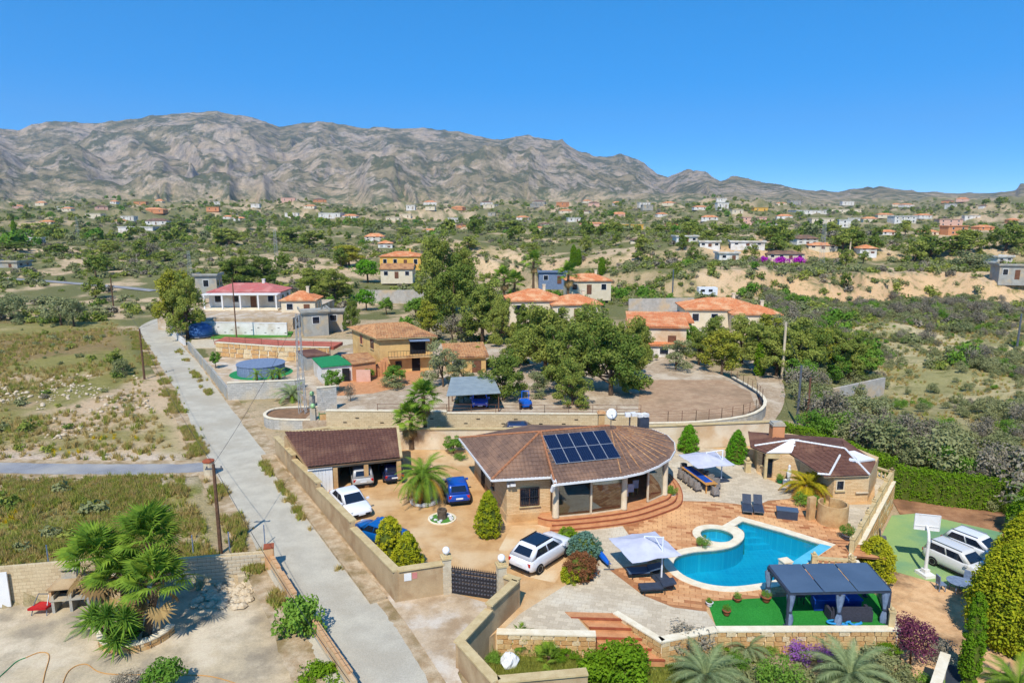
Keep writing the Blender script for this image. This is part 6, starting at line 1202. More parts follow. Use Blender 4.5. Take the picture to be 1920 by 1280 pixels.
for (lab, a, b, z, w, dp, h, rh, rz, wm, rm, kd, wn_) in (
    ('small cream house with orange hipped roof beside the red roofed bungalow', 567, 585, 1.6, 6.2, 5.5, 2.6, 1.5, .05, 'plain_cream', 'roof_terracotta', 'hip', 2),
    ('grey concrete shed with flat roof below the small orange roofed house', 590, 612, 1.2, 4.0, 4.5, 2.6, .2, .4, 'grey_render', 'grey_render', 'flat', 1),
    ('small grey block shed beside the concrete shed', 628, 606, 1.2, 3.2, 3.0, 2.2, .2, .1, 'block_wall', 'grey_render', 'flat', 1),
    ('white grey water house with flat top behind the conifer', 393, 545, 3.0, 4.5, 4, 3.4, .2, .1, 'grey_render', 'grey_render', 'flat', 1),
    ('small tan outbuilding with clay tile roof behind the carport', 872, 692, 1.0, 4.6, 4.0, 2.0, .9, .2, 'stucco_yellow', 'roof_mixed', 'shed', 2),
    ('orange roofed house half hidden behind the big pines', 1000, 590, 1.0, 10, 8, 3.2, 1.8, .1, 'plain_cream', 'roof_terracotta', 'hip', 3),
    ('lower orange roofed wing beside the house behind the pines', 1075, 592, 1.0, 9, 7, 2.6, 1.5, .1, 'plain_cream', 'roof_terracotta', 'hip', 3),
    ('cream house with red shed roof above the thin grey tree', 1228, 660, .8, 7.5, 7, 4.2, 1.0, -.12, 'cream_wall', 'roof_terracotta', 'shed', 2),
    ('small white house with red roof edge beside the cream house', 1262, 640, .8, 4.5, 5, 3.4, .7, -.1, 'white_wall', 'roof_terracotta', 'shed', 1),
    ('low red roofed annex at the foot of the cream house', 1242, 668, .8, 5, 3, 1.9, .6, -.1, 'white_wall', 'roof_terracotta', 'shed', 1),
    ('wide bungalow with orange hipped roof beside the yellow trees', 1345, 605, .6, 13, 9, 3.0, 1.6, -.06, 'plain_cream', 'roof_terracotta', 'hip', 4),
    ('small orange hipped wing attached on the road side of the wide bungalow', 1408, 612, .6, 8, 6, 2.6, 1.2, -.06, 'plain_cream', 'roof_terracotta', 'hip', 2),
    ('yellow house with clay roof and blue railing behind the tall pine', 755, 500, 3.0, 13, 9, 3.6, 1.4, .0, 'plain_yellow', 'roof_terracotta', 'hip', 4),
    ('brown roofed cottage in front of the yellow house', 747, 520, 2.0, 9, 6, 2.6, 1.4, .0, 'plain_cream', 'roof_mixed', 'gable', 3),
    ('orange roofed house with white porch among the palms', 1100, 548, 2.0, 10, 7, 3.0, 1.4, .05, 'plain_cream', 'roof_terracotta', 'hip', 3),
    ('pale blue container house behind the palms', 1035, 530, 2.2, 7, 5, 2.8, .2, .0, 'curtain', 'curtain', 'flat', 2)):
    house(lab, G(a, b, z), w, dp, h, rh, rz, wm, rm, kd, wn_, chim=(kd == 'hip'))
block_wall('long_wall', 'long pale concrete wall in front of the sandy gully', [G(1178, 585, .5), G(1300, 583, .5)], -.5, 3.2, 'block_wall', .3, None)
block_wall('field_wall', 'pale concrete wall of the olive plot beside the tall pine', [G(672, 556, 1.5), G(795, 556, 1.5)], -.5, 3.0, 'block_wall', .3, None)
make_car('white estate car parked near the wide orange roofed bungalow', G(1300, 607, .6) + Vector((0, 0, .02)), 20, 'paint_white', 4.5, 1.85, 1.7, 'wagon', 1.05); make_car('dark car parked behind the white estate near the orange roofs', G(1282, 602, .6) + Vector((0, 2, .02)), 30, 'paint_dark', 4.4, 1.8, 1.5, 'hatch', 1.05)
q = MB(); q.prism([G(a, b, .4) for a, b in ((1190, 660), (1330, 640), (1310, 596), (1180, 600))], -.4, .58); struct('house_yard', q, 'flagstone')
p = G(1325, 556, 1.0); cv_ = thing('white_caravan', 'small white caravan parked in the green gully', 'caravan', T(1325, 556)); p = Vector(cv_.location); q = MB(); q.box((p.x, p.y, p.z + 1.4), (4.6, 2.1, 1.9)); obj('body', q, 'plastic_white', cv_); q = MB(); [q.box((p.x + s, p.y - 1.06, p.z + 1.6), (1.0, .04, .6)) for s in (-1.3, .6)]; obj('window', q, 'dark_glass', cv_)
for s in (-.4, .4): o = link('wheel', wheel_t, cv_); o.location = (p.x + s, p.y - .95, p.z + .36)
block_wall('scrub_wall', 'weathered pale concrete wall among the scrub behind the hedge', [T(1513, 742), T(1655, 742)], -3.5, -.2, 'block_wall', .3, None)
# ---------------------------------------------------------------- lower yard in the near corner
block_wall('yard_wall', 'long patched wall with bare blocks behind the fan palms', [(-31, 33.2), (-22.5, 34.85), (-13.95, 36.4)], YARD_Z - .1, [1.35, .95], 'warm_block', .2, None)
yw = [o for o in bpy.data.objects if o.name.startswith('yard_wall') and o.parent is None][0]; bme = MB().box((0, 0, 0), (.43, .05, .205)).mesh('block', 'block_piece') if 'block_piece' in M else (mk('block_piece', C(204, 192, 168), C(180, 168, 146), 1.3, .9, .3, .3, C(206, 178, 138), .5), MB().box((0, 0, 0), (.43, .05, .205)).mesh('block', 'block_piece'))[1]
a, b = Vector((-22.4, 34.87, 0)), Vector((-14.1, 36.37, 0)); d = (b - a).normalized(); n = Vector((d.y, -d.x, 0)); L = (b - a).length
for j in range(8):
    for i in range(int(L / .45)):
        if random.random() < (.25 if j < 3 else .06): continue
        p = a + d * ((i + .5 + (.5 if j % 2 else 0)) * .45) + n * (.105 + random.uniform(0, .012))
        if (p - a).dot(d) < L - .1: o = link('block', bme, yw); o.location = (p.x, p.y, YARD_Z + .1 + j * .222); o.rotation_euler = (0, 0, math.atan2(d.y, d.x))
rw = thing('brick_road_wall', 'crumbling orange brick wall with grey render along the yard side of the road', 'wall', (-12, 33.5, YARD_Z)); 
for a, b in (((-13.75, 36.1), (-11.2, 32.2)), ((-10.1, 30.7), (-6.6, 25.6))):
    a, b = Vector((a[0], a[1], 0)), Vector((b[0], b[1], 0)); d = (b - a).normalized(); n = Vector((-d.y, d.x, 0)) * -1; q = MB(); q.prism([a + n * .12, b + n * .12, b - n * .12, a - n * .12], YARD_Z - .1, .15); obj('render_base', q, 'grey_render', rw)
    q = MB(); q.prism([a + n * .10, b + n * .10, b - n * .10, a - n * .10], .15, .72); obj('brick_panel', q, 'hollow_brick', rw); L = (b - a).length; k_ = int(L / .5); bm_ = MB().box((0, 0, 0), (.47, .24, .09)).mesh('brick', 'brick_raw')
    for i in range(k_):
        if random.random() < .9: o = link('brick', bm_, rw); p = a + d * (i + .5) * L / k_; o.location = (p.x, p.y, .77 + random.uniform(-.01, .01)); o.rotation_euler = (0, 0, math.atan2(d.y, d.x) + random.uniform(-.04, .04))
p = Vector((-13.9, 36.2, 0)); gp = thing('brick_pier', 'orange and white brick pier where the yard wall meets the road', 'pier', (p.x, p.y, YARD_Z)); q = MB(); q.box((p.x, p.y, .2), (.5, .5, 2.2), .3); obj('shaft', q, 'brick_raw', gp); q = MB(); q.box((p.x, p.y, 1.34), (.56, .56, .08), .3); obj('cap', q, 'pot', gp)
bp = Vector((-23.6, 33.6, YARD_Z)); bq = thing('barbecue', 'old brick barbecue with hood and chimney against the yard wall', 'barbecue', bp); rz_ = .18
for s in (-1, 0, 1): q = MB(); q.box((bp.x + s * .85, bp.y + s * .15, YARD_Z + .5), (.14, .8, 1.0), rz_); obj('support', q, 'grey_render', bq)
q = MB(); q.box((bp.x, bp.y, YARD_Z + .72), (2.0, .85, .09), rz_); obj('counter', q, 'grey_render', bq); q = MB(); q.box((bp.x, bp.y + .38, YARD_Z + 1.0), (1.9, .1, .7), rz_); obj('fire_back', q, 'dark_void', bq)
for s in (-1, 1): q = MB(); q.box((bp.x + s * .92, bp.y + s * .16, YARD_Z + 1.05), (.12, .8, .6), rz_); obj('side_wall', q, 'brick_raw', bq)
q = MB(); vs = []; 
for (z, w_, d_) in ((1.35, 1.05, .48), (1.42, 1.05, .48), (1.85, .4, .3)): vs += [(bp.x + x * w_ - y * .18 * d_, bp.y + y * d_ + x * .18 * w_, YARD_Z + z) for x, y in ((-1, -1), (1, -1), (1, 1), (-1, 1))]
q.add(vs, [(0, 3, 2, 1)] + [(k * 4 + i, k * 4 + (i + 1) % 4, k * 4 + 4 + (i + 1) % 4, k * 4 + 4 + i) for k in range(2) for i in range(4)] + [(8, 9, 10, 11)]); obj('hood', q, 'beige_wall', bq); q = MB(); q.box((bp.x, bp.y, YARD_Z + 2.0), (.75, .5, .35), rz_); q.box((bp.x, bp.y, YARD_Z + 2.4), (.85, .6, .07), rz_); [q.box((bp.x + sx_ * .32, bp.y + sy_ * .2, YARD_Z + 2.26), (.08, .08, .24), rz_) for sx_ in (-1, 1) for sy_ in (-1, 1)]; obj('chimney', q, 'grey_render', bq)
p = G(78, 1150, YARD_Z); rc = thing('red_cart', 'red metal garden cart beside the barbecue', 'cart', p); q = MB(); q.prism([(p.x - .5, p.y - .3), (p.x + .4, p.y - .2), (p.x + .55, p.y + .4), (p.x - .3, p.y + .4)], YARD_Z + .35, YARD_Z + .48); obj('tray', q, 'red_plastic', rc); q = MB(); [q.tube([(p.x + s, p.y - .2, YARD_Z), (p.x + s * .9, p.y, YARD_Z + .5), (p.x + s * .7, p.y + .35, YARD_Z + .95)], .025, 6) for s in (-.4, .4)]; q.bar((p.x - .3, p.y + .35, YARD_Z + .95), (p.x + .3, p.y + .35, YARD_Z + .95), .04); obj('frame', q, 'grey_metal', rc)
p = Vector((-26.6, 33.55, YARD_Z)); q = MB(); q.box((p.x - 1.75, p.y - .13, YARD_Z + 1.05), (2.6, .08, 2.0), .19); tag(obj('white_sheet', q, 'white_paint'), 'white panel leaning against the yard wall at the picture edge', 'panel')
p = G(232, 1205, YARD_Z); stone_wall('palm_planter', 'round rubble planter ring at the foot of the fan palms', [(x, y) for x, y in arc(p.x + .3, p.y + .9, 1.75, 180, 360, 12)], YARD_Z, YARD_Z + .4, .25, .34)
for (lab, pts, m_) in (('green garden hose trailing over the yard concrete', ((-20, 1285), (10, 1258), (30, 1240), (48, 1232)), 'green_net'), ('yellow garden hose looping out of the frame at the yard edge', ((48, 1232), (75, 1222), (92, 1228), (84, 1262), (76, 1300)), 'teak'), ('yellow hose stretched across the yard towards the brick wall', ((112, 1300), (128, 1258), (160, 1244), (200, 1262), (330, 1264), (400, 1268), (470, 1290)), 'teak')):
    q = MB(); q.tube(smooth_path([G(a, b, YARD_Z + .04) for a, b in pts], 6), .02, 6); tag(obj('garden_hose', q, m_), lab, 'hose')
for k_, (a, b) in enumerate(((455, 1085), (470, 1088))): p = G(a, b, YARD_Z + .3); q = MB(); q.box((p.x, p.y, YARD_Z + .28), (.5, .3, .55), .5 + k_); tag(obj('stone_block', q, 'flagstone'), 'pale stone block by the patched yard wall, the %s one' % ('taller' if k_ else 'outer'), 'stone')
# ---------------------------------------------------------------- poles, masts and wires
def pole(label, a, b, top, r_=.13, mat='wood_pole', arm=False, z=None):
    p = T(a, b) if z is None else G(a, b, z); h = ZT(p, top) - p.z; t_ = thing('utility_pole', label, 'pole', p); q = MB(); q.tube([p - U * .3, p + U * h * .5, p + U * h], [r_, r_ * .85, r_ * .7], 8); obj('shaft', q, mat, t_)
    if arm: q = MB(); q.bar(p + Vector((-.5, 0, h - .3)), p + Vector((.5, .1, h - .3)), .08); q.lathe([(.04, 0), (.05, .12)], p + Vector((-.4, 0, h - .26)), 6); q.lathe([(.04, 0), (.05, .12)], p + Vector((.4, .1, h - .26)), 6); obj('crossarm', q, 'grey_metal', t_)
    return p + U * h
def mast(label, a, b, top, w=.5, z=None):
    p = T(a, b) if z is None else G(a, b, z); h = ZT(p, top) - p.z; t_ = thing('lattice_mast', label, 'mast', p); q = MB(); n_ = max(8, int(h / .7)); C4 = ((-1, -1), (1, -1), (1, 1), (-1, 1)); f = lambda s, c_: p + Vector((c_[0] * w / 2 * (1 - .5 * s), c_[1] * w / 2 * (1 - .5 * s), h * s))
    for c_ in C4: q = MB(); q.bar(f(0, c_), f(1, c_), .05); obj('leg', q, 'pale_steel', t_)
    q = MB()
    for i in range(n_):
        for k_ in range(4): q.bar(f(i / n_, C4[k_]), f((i + 1) / n_, C4[(k_ + 1) % 4]), .022)
    obj('bracing', q, 'pale_steel', t_); return p + U * h
mk('pale_steel', C(176, 178, 176), C(160, 162, 160), 3, .6)
tp = {}
tp['a'] = pole('tall wooden pole at the field edge beside the near stretch of road', 414, 1036, 870, .13, 'wood_pole', True, 0.0)
tp['b'] = pole('wooden pole at the upper bend of the road by the young pine', 271, 711, 616, .14)
tp['c'] = pole('thin pole in front of the long white wall', 444, 637, 521, .12, 'wood_pole', False, .1)
tp['d'] = mast('steel lattice mast beside the curved soil planter', 568, 775, 588, .6, .8)
tp['e'] = pole('tall concrete pole between the yellow trees and the scrub', 1466, 712, 604, .2, 'column')
tp['f'] = pole('grey steel pole at the track behind the hedge', 1494, 797, 685, .15, 'grey_metal')
tp['g'] = pole('brown pole beside the grey steel pole behind the hedge', 1512, 803, 708, .13, 'rust_metal')
tp['h'] = pole('leaning grey pole on the scrub at the frame edge', 1906, 657, 588, .17, 'grey_metal')
tp['i'] = pole('slim pole standing on the slope above the far road', 214, 585, 520, .16)
tp['j'] = mast('lattice mast among the pines above the white bungalow', 519, 497, 430, 1.1); tp['k'] = mast('pale lattice mast on the hillside among villas near the frame edge', 147, 450, 405, 1.4); tp['l'] = mast('small lattice mast behind the bright conifer', 357, 520, 470, 1.0); tp['m'] = mast('tall lattice mast beside the magenta flowers', 1540, 497, 412, 1.3); tp['n'] = pole('pale pole in front of the far terracotta roofs', 1593, 478, 448, .3, 'column'); tp['o'] = pole('pole rising from the sandy gully before the terraces', 1261, 548, 505, .2, 'grey_metal')
def wire(label, a, b, sag=.6):
    q = MB(); P_ = [a.lerp(b, s) - U * sag * 4 * s * (1 - s) for s in np.linspace(0, 1, 14)]; q.tube(P_, .013, 4); tag(obj('overhead_wire', q, 'black_metal'), label, 'wire')
wire('overhead wire crossing the road from the near wooden pole to the lattice mast', tp['a'], tp['d']); wire('overhead wire from the near wooden pole up the field to the bend pole', tp['a'], tp['b'], 1.2); wire('overhead wire dropping from the near wooden pole over the brick wall', tp['a'], Vector((-6.0, 22.5, 3.0)), .5); wire('overhead wire from the bend pole to the slope pole', tp['b'], tp['i'], .8); wire('overhead wire from the bend pole to the thin pole by the white wall', tp['b'], tp['c'], .6); wire('overhead wire between the grey and concrete poles by the track', tp['f'], tp['e'], .6)
p = G(393, 890); sp_ = thing('stone_post', 'round stone post with orange cap where the side road joins', 'post', p); q = MB(); q.lathe([(.42, 0), (.40, 1.0), (.42, 1.1)], p, 12); obj('shaft', q, 'flagstone', sp_); q = MB(); q.lathe([(.45, 1.1), (.45, 1.2), (.3, 1.26), (.05, 1.3)], p, 12); obj('cap', q, 'pot', sp_)
fe = [G(90, 1078), G(365, 1040), G(430, 1036), G(497, 1030)]
for k_, (a, b) in enumerate(((92, 1062), (363, 1042), (431, 1036), (497, 1022))): p = G(a, b, 0.0); q = MB(); q.tube([p, p + U * 1.35], .035, 6); tag(obj('fence_post', q, 'green_steel' if 'green_steel' in M else 'curtain'), 'thin green fence post above the yard wall, %s from the road' % ('fourth', 'third', 'second', 'first')[k_], 'fence post', 'fence posts above the yard wall')
# ================================================================ PLANTS
leafmat('pine_leaf', C(164, 168, 80), C(96, 120, 52)); leafmat('olive_leaf', C(158, 160, 112), C(120, 130, 86)); leafmat('broad_leaf', C(130, 164, 64), C(92, 132, 48))
leafmat('thuja_leaf', C(192, 186, 44), C(126, 144, 34)); leafmat('hedge_leaf', C(128, 160, 38), C(94, 130, 30)); leafmat('yellow_leaf', C(176, 170, 64), C(126, 140, 56))
leafmat('palm_leaf', C(136, 162, 56), C(104, 136, 50), .3); leafmat('palm_dry', C(206, 166, 60), C(176, 130, 60), .3); leafmat('palm_grey', C(160, 172, 120), C(126, 142, 94), .3); leafmat('palm_yellow', C(206, 176, 40), C(150, 150, 40), .3)
leafmat('fan_leaf', C(140, 166, 58), C(94, 128, 46), .3); leafmat('yucca_leaf', C(144, 174, 64), C(104, 142, 56), .2); leafmat('blue_spruce', C(130, 162, 140), C(96, 132, 112)); leafmat('rust_leaf', C(172, 116, 74), C(132, 88, 58)); leafmat('purple_leaf', C(140, 76, 98), C(98, 52, 72))
leafmat('lilac_petal', C(172, 112, 186), C(140, 90, 160)); leafmat('grey_twig', C(156, 146, 126), C(120, 112, 94), .1); leafmat('dry_grass', C(206, 184, 120), C(170, 146, 88), .3); leafmat('green_grass', C(176, 176, 84), C(132, 142, 60), .3); leafmat('scrub_leaf', C(162, 162, 112), C(122, 130, 84)); leafmat('magenta_petal', C(206, 52, 196), C(170, 40, 170)); leafmat('bright_leaf', C(116, 166, 40), C(86, 140, 36)); leafmat('flower_yellow', C(226, 196, 40), C(200, 170, 30))
mk('bark', C(112, 92, 72), C(84, 68, 54), 6, .95, .3, .4); mk('palm_bark', C(122, 98, 74), C(88, 70, 54), 9, .95, .4, .6)
def leaves(cent, rad, per, size, seed=0, up=.35, squash=.8, shell=.5, aspect=.55):
    """many small leaf faces spread through clumps"""
    g = np.random.default_rng(seed); cent = np.asarray(cent, float); rad = np.asarray(rad, float); n = len(cent); K = n * per
    idx = np.repeat(np.arange(n), per); d = g.normal(size=(K, 3)); d /= np.linalg.norm(d, axis=1)[:, None]; rr = shell + (1 - shell) * g.random(K) ** .6
    p = cent[idx] + d * (rad[idx] * rr)[:, None] * np.array([1, 1, squash])
    nn = d + np.array([0, 0, up]) + g.normal(size=(K, 3)) * .55; nn /= np.linalg.norm(nn, axis=1)[:, None]
    a = np.cross(nn, g.normal(size=(K, 3))); a /= np.linalg.norm(a, axis=1)[:, None] + 1e-9; b = np.cross(nn, a); s = size * (.6 + .8 * g.random(K))
    a *= s[:, None]; b *= (s * aspect)[:, None]
    V = np.stack([p - a * .5, p + b * .5, p + a * .5, p - b * .5], 1).reshape(-1, 3); F = np.arange(K * 4).reshape(-1, 4)
    rnd = np.clip(.5 * g.random(n)[idx] + .5 * g.random(K), 0, 1); return V, F, rnd
def leafmesh(name, parts, mat):
    Vs, Fs, Rs, k = [], [], [], 0
    for V, F, r_ in parts: Vs.append(V); Fs.append(F + k); Rs.append(r_); k += len(V)
    me = npmesh(name, np.concatenate(Vs), np.concatenate(Fs), mat, False); at_ = me.attributes.new('rnd', 'FLOAT', 'FACE'); at_.data.foreach_set('value', np.concatenate(Rs).astype('f')); return me
def crown_clumps(g, n, rx, rz, zc, lift=.0, hollow=.45):
    d = g.normal(size=(n, 3)); d /= np.linalg.norm(d, axis=1)[:, None]; d[:, 2] = np.where(d[:, 2] < -.8, -d[:, 2], d[:, 2]); r_ = hollow + (1 - hollow) * g.random(n) ** .5
    c_ = d * r_[:, None] * np.array([rx, rx, rz]) * g.uniform(.68, 1.2, (n, 1)); c_[:, 2] += zc; return c_
def trunk_mesh(h, r0, crown, g, limbs=6, mat='bark', lean=.3):
    q = MB(); bx, by = g.uniform(-lean, lean, 2); top = Vector((bx, by, h)); q.tube([(0, 0, -.4), (bx * .3, by * .3, h * .4), (bx * .8, by * .8, h * .8), top], [r0 * 1.25, r0, r0 * .8, r0 * .55], 7)
    pick = g.choice(len(crown), min(limbs, len(crown)), False)
    for i in pick:
        e = Vector(crown[i]); s = Vector((bx * .6, by * .6, h * g.uniform(.55, .95))); m_ = s.lerp(e, .55) + Vector((0, 0, -.15)); q.tube([s, m_, e], [r0 * .5, r0 * .3, r0 * .12], 5)
    return q.mesh('trunk', mat, True)
TREE = {}
def tree_kind(key, n_var, H_, rx, trunk_h, clumps, per, crad, leaf, mat, r0=.16, limbs=7, rz=None, squash=.8, up=.35, lobes=0):
    TREE[key] = []
    for v_ in range(n_var):
        g = np.random.default_rng(hash(key) % 1000 + v_ * 31 if False else sum(map(ord, key)) + v_ * 31); z_ = rz or (H_ - trunk_h) / 2; zc = trunk_h + z_ * .9
        c_ = crown_clumps(g, clumps, rx * .82, z_ * .86, zc)
        if lobes:                                # uneven crown: several masses of foliage on separate limbs
            lb = []
            for j in range(lobes):
                a_ = j * 2.4 + g.uniform(-.4, .4); f = j / lobes; rr_ = rx * (.62 - .42 * f) * g.uniform(.8, 1.15); m_ = int(clumps / lobes); d_ = crown_clumps(g, m_, rx * g.uniform(.36, .5), z_ * g.uniform(.28, .42), 0, hollow=.3); lb.append(d_ + np.array([rr_ * math.cos(a_), rr_ * math.sin(a_), trunk_h + z_ * (.35 + 1.35 * f)]))
            c_ = np.concatenate(lb)
        clumps = len(c_); rad = crad * g.uniform(.7, 1.3, clumps)
        cr = leafmesh('crown', [leaves(c_, rad, per, leaf, v_ + 5, up, squash)], mat); TREE[key].append((cr, trunk_mesh(trunk_h + z_ * .7, r0, c_, g, limbs), H_, rx))
tree_kind('pine', 4, 8, 3.4, .9, 95, 150, .62, .23, 'pine_leaf', .2, 14, up=.15, lobes=8); tree_kind('pine_far', 4, 7, 3.0, 1.0, 30, 40, .85, .55, 'pine_leaf', .2, 3, lobes=6)
tree_kind('grey', 2, 6.5, 2.6, 1.6, 50, 80, .5, .2, 'olive_leaf', .12, 8, lobes=6); tree_kind('broad', 3, 5, 2.2, 1.1, 46, 90, .5, .24, 'broad_leaf', .12, 6); tree_kind('yellow', 2, 8, 2.5, 1.2, 70, 110, .55, .24, 'yellow_leaf', .14, 7, lobes=7)
tree_kind('shrub', 3, 1.6, 1.1, .2, 16, 60, .42, .16, 'scrub_leaf', .05, 4); tree_kind('olive', 2, 3.2, 1.9, .7, 24, 60, .6, .24, 'olive_leaf', .12, 5); tree_kind('bright', 2, 4.5, 2.2, 1.0, 28, 80, .75, .28, 'bright_leaf', .12, 5)
tree_kind('twig', 2, 2.6, 1.5, .4, 22, 60, .55, .16, 'grey_twig', .07, 10); tree_kind('garden', 3, 1.8, 1.25, .2, 26, 110, .42, .12, 'broad_leaf', .05, 4); tree_kind('goldbush', 2, 1.8, 1.3, .2, 30, 140, .42, .13, 'hedge_leaf', .05, 4); tree_kind('purple', 1, 2.6, 1.45, .2, 34, 110, .5, .12, 'purple_leaf', .05, 8); tree_kind('lilac', 1, 1.0, 1.0, .1, 18, 70, .35, .1, 'lilac_petal', .03, 3); tree_kind('fig', 1, 3.2, 1.5, .6, 34, 60, .5, .24, 'broad_leaf', .1, 9); tree_kind('bougain', 1, 2.4, 2.6, .1, 26, 40, .8, .4, 'magenta_petal', .08, 3, rz=1.0)
def plant(name, label, cat, key, p, h=None, w=None, var=0, rz=0.0, group=None):
    cr, tr, H_, rx = TREE[key][var % len(TREE[key])]; t_ = thing(name, label, cat, p, rz, group, world=False)
    sz = (h or H_) / H_; sx_ = (w or 2 * rx * sz) / (2 * rx); t_.scale = (sx_, sx_, sz); link('trunk', tr, t_); link('crown', cr, t_); return t_
def cone_plant(name, label, p, h, r_, mat='thuja_leaf', prof=None, leaf=.11, per=26, cat='cypress', seed=0, group=None, core=True):
    """clipped or columnar conifer: dense sprays over a tapered body"""
    prof = prof or [(0, .8), (.15, 1.0), (.4, .92), (.7, .62), (.9, .3), (1, .06)]; t_ = thing(name, label, cat, p, 0, group, world=False); g = np.random.default_rng(seed + 3)
    zs_, rs_ = [a for a, _ in prof], [b for _, b in prof]; n = int(60 + 90 * h * r_); z = g.random(n) ** .85; a_ = g.random(n) * 6.283; rr = np.interp(z, zs_, rs_) * r_ * g.uniform(.84, 1.06, n); c_ = np.stack([rr * np.cos(a_), rr * np.sin(a_), z * h * .97 + .05], 1)
    link('crown', leafmesh('crown', [leaves(c_, np.full(n, .16 * max(.8, r_)), per, leaf, seed, .6, 1.1, .3)], mat), t_)
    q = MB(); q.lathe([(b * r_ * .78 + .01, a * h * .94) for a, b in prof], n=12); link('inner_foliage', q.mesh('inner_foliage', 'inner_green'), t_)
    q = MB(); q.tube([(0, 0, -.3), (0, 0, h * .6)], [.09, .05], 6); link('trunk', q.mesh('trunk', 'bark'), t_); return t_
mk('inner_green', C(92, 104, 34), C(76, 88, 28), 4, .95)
# ---- palms
def frond_mesh(L=2.4, droop=.55, n=26, wid=.42, mat='palm_leaf', seed=0, lift=.55):
    g = random.Random(seed); P_ = []; 
    for i in range(n + 1): s = i / n; P_.append(Vector((L * s * (1 - .12 * s), 0, L * (lift * s - droop * s * s * 1.5))))
    q = MB(); rn = []
    for i in range(1, n + 1):
        p = P_[i]; d = (P_[i] - P_[i - 1]).normalized(); w = wid * math.sin(math.pi * min(.97, .12 + .88 * i / n)) ** .6
        for s in (-1, 1):
            tip = p + d * w * .75 + Vector((0, s * w, -w * .28 + g.uniform(-.05, .05))); q.add([p - d * .035, p + d * .05, tip], [(0, 1, 2)]); rn.append(g.random())
    for i in range(n): a, b = P_[i], P_[i + 1]; k = .022 * (1 - .7 * i / n); q.add([a + Vector((0, -k, 0)), a + Vector((0, k, 0)), b + Vector((0, k, 0)), b + Vector((0, -k, 0))], [(0, 1, 2, 3)]); rn.append(.5)
    q.rnd = rn; return q.mesh('frond', mat)
FR = {m_: [frond_mesh(2.4, .5 + .12 * i, 26, .42, m_, i, .6) for i in range(3)] for m_ in ('palm_leaf', 'palm_dry', 'palm_grey', 'palm_yellow')}
def feather_palm(label, p, th, k=1.0, n=44, mats=('palm_leaf', 'palm_dry'), dry=.25, tr=.24, name='date_palm', seed=0, low=-35, stems=1):
    t_ = thing(name, label, 'palm', p, 0, world=False); g = random.Random(seed); q = MB()
    tops = [(0, 0, th)] if stems == 1 else [(.3 * math.cos(i * 2.1), .3 * math.sin(i * 2.1), th * g.uniform(.7, 1.1)) for i in range(stems)]
    for (x, y, z) in tops:
        if z > .2: q.tube([(x * .3, y * .3, -.2)] + [(x * s, y * s, z * s) for s in (.25, .5, .75, 1)], [tr * 1.25, tr * 1.05, tr, tr, tr * 1.15], 9)
    if q.v:
        for (x, y, z) in tops:
            for i in range(int(z / .16)):
                for j in range(6): a_ = j * 1.047 + (i % 2) * .52; zz = i * .16; q.box((x * zz / z + math.cos(a_) * tr * 1.04, y * zz / z + math.sin(a_) * tr * 1.04, zz), (.1, .1, .09), a_, .5)
        link('trunk', q.mesh('trunk', 'palm_bark'), t_)
    for (x, y, z) in tops:
        m_ = n // len(tops)
        for i in range(m_):
            f = i / m_; el = 82 - (82 - low) * f ** .85; a_ = i * 2.399 + g.uniform(-.15, .15); mt = mats[1] if f > 1 - dry and g.random() < .8 else mats[0]
            o = link('frond', FR[mt][i % 3], t_); o.location = (x + .1 * math.cos(a_), y + .1 * math.sin(a_), z - .05); s = k * g.uniform(.85, 1.1); o.scale = (s, s, s); o.rotation_euler = (0, -R(el - 25), a_)
    return t_
def fan_mesh(r_=.75, n=22, seed=0, mat='fan_leaf'):
    g = random.Random(seed); q = MB(); rn = []; pl_ = .8
    q.add([(0, -.02, 0), (0, .02, 0), (pl_, .015, .12), (pl_, -.015, .12)], [(0, 1, 2, 3)]); rn.append(.6)
    for i in range(n):
        a0 = R(-125 + 250 * i / n); a1 = R(-125 + 250 * (i + 1) / n); am = (a0 + a1) / 2; L = r_ * (1 - .25 * abs(am) / 2.2) * g.uniform(.85, 1.08)
        m1 = Vector((pl_ + .55 * L * math.cos(a0), .55 * L * math.sin(a0), .12 + .05)); m2 = Vector((pl_ + .55 * L * math.cos(a1), .55 * L * math.sin(a1), .12 + .02)); tip = Vector((pl_ + L * math.cos(am), L * math.sin(am), .12 - .25 * L * g.uniform(.4, 1)))
        q.add([(pl_, 0, .12), m1, m2], [(0, 1, 2)]); q.add([m1, tip, m2], [(0, 1, 2)]); rn += [g.random()] * 2
    q.rnd = rn; return q.mesh('frond', mat)
FAN = [fan_mesh(.75, 22, i) for i in range(3)]; leafmat('fan_dry', C(182, 152, 100), C(134, 108, 72), .2); FAND = [fan_mesh(.7, 16, 9 + i, 'fan_dry') for i in range(2)]
def fan_palm(label, p, th, k=1.0, n=34, lean=(0, 0), tr=.16, seed=0, name='fan_palm', dry=.3, low=-45):
    t_ = thing(name, label, 'palm', p, 0, world=False); g = random.Random(seed); q = MB(); lx, ly = lean
    q.tube([(0, 0, -.3)] + [(lx * s, ly * s, th * s) for s in (.3, .6, 1)], [tr * 1.3, tr, tr * .9, tr], 9); link('trunk', q.mesh('trunk', 'palm_bark'), t_)
    for i in range(n):
        f = i / n; el = 82 - (82 - low) * f - (45 if f > 1 - dry * .6 else 0); a_ = i * 2.399; o = link('frond', random.choice(FAND) if f > 1 - dry * .6 else FAN[i % 3], t_); o.location = (lx, ly, th - .1 - .25 * f); s = k * g.uniform(.85, 1.15); o.scale = (s, s, s); o.rotation_euler = (g.uniform(-.3, .3), -R(el), a_)
    return t_
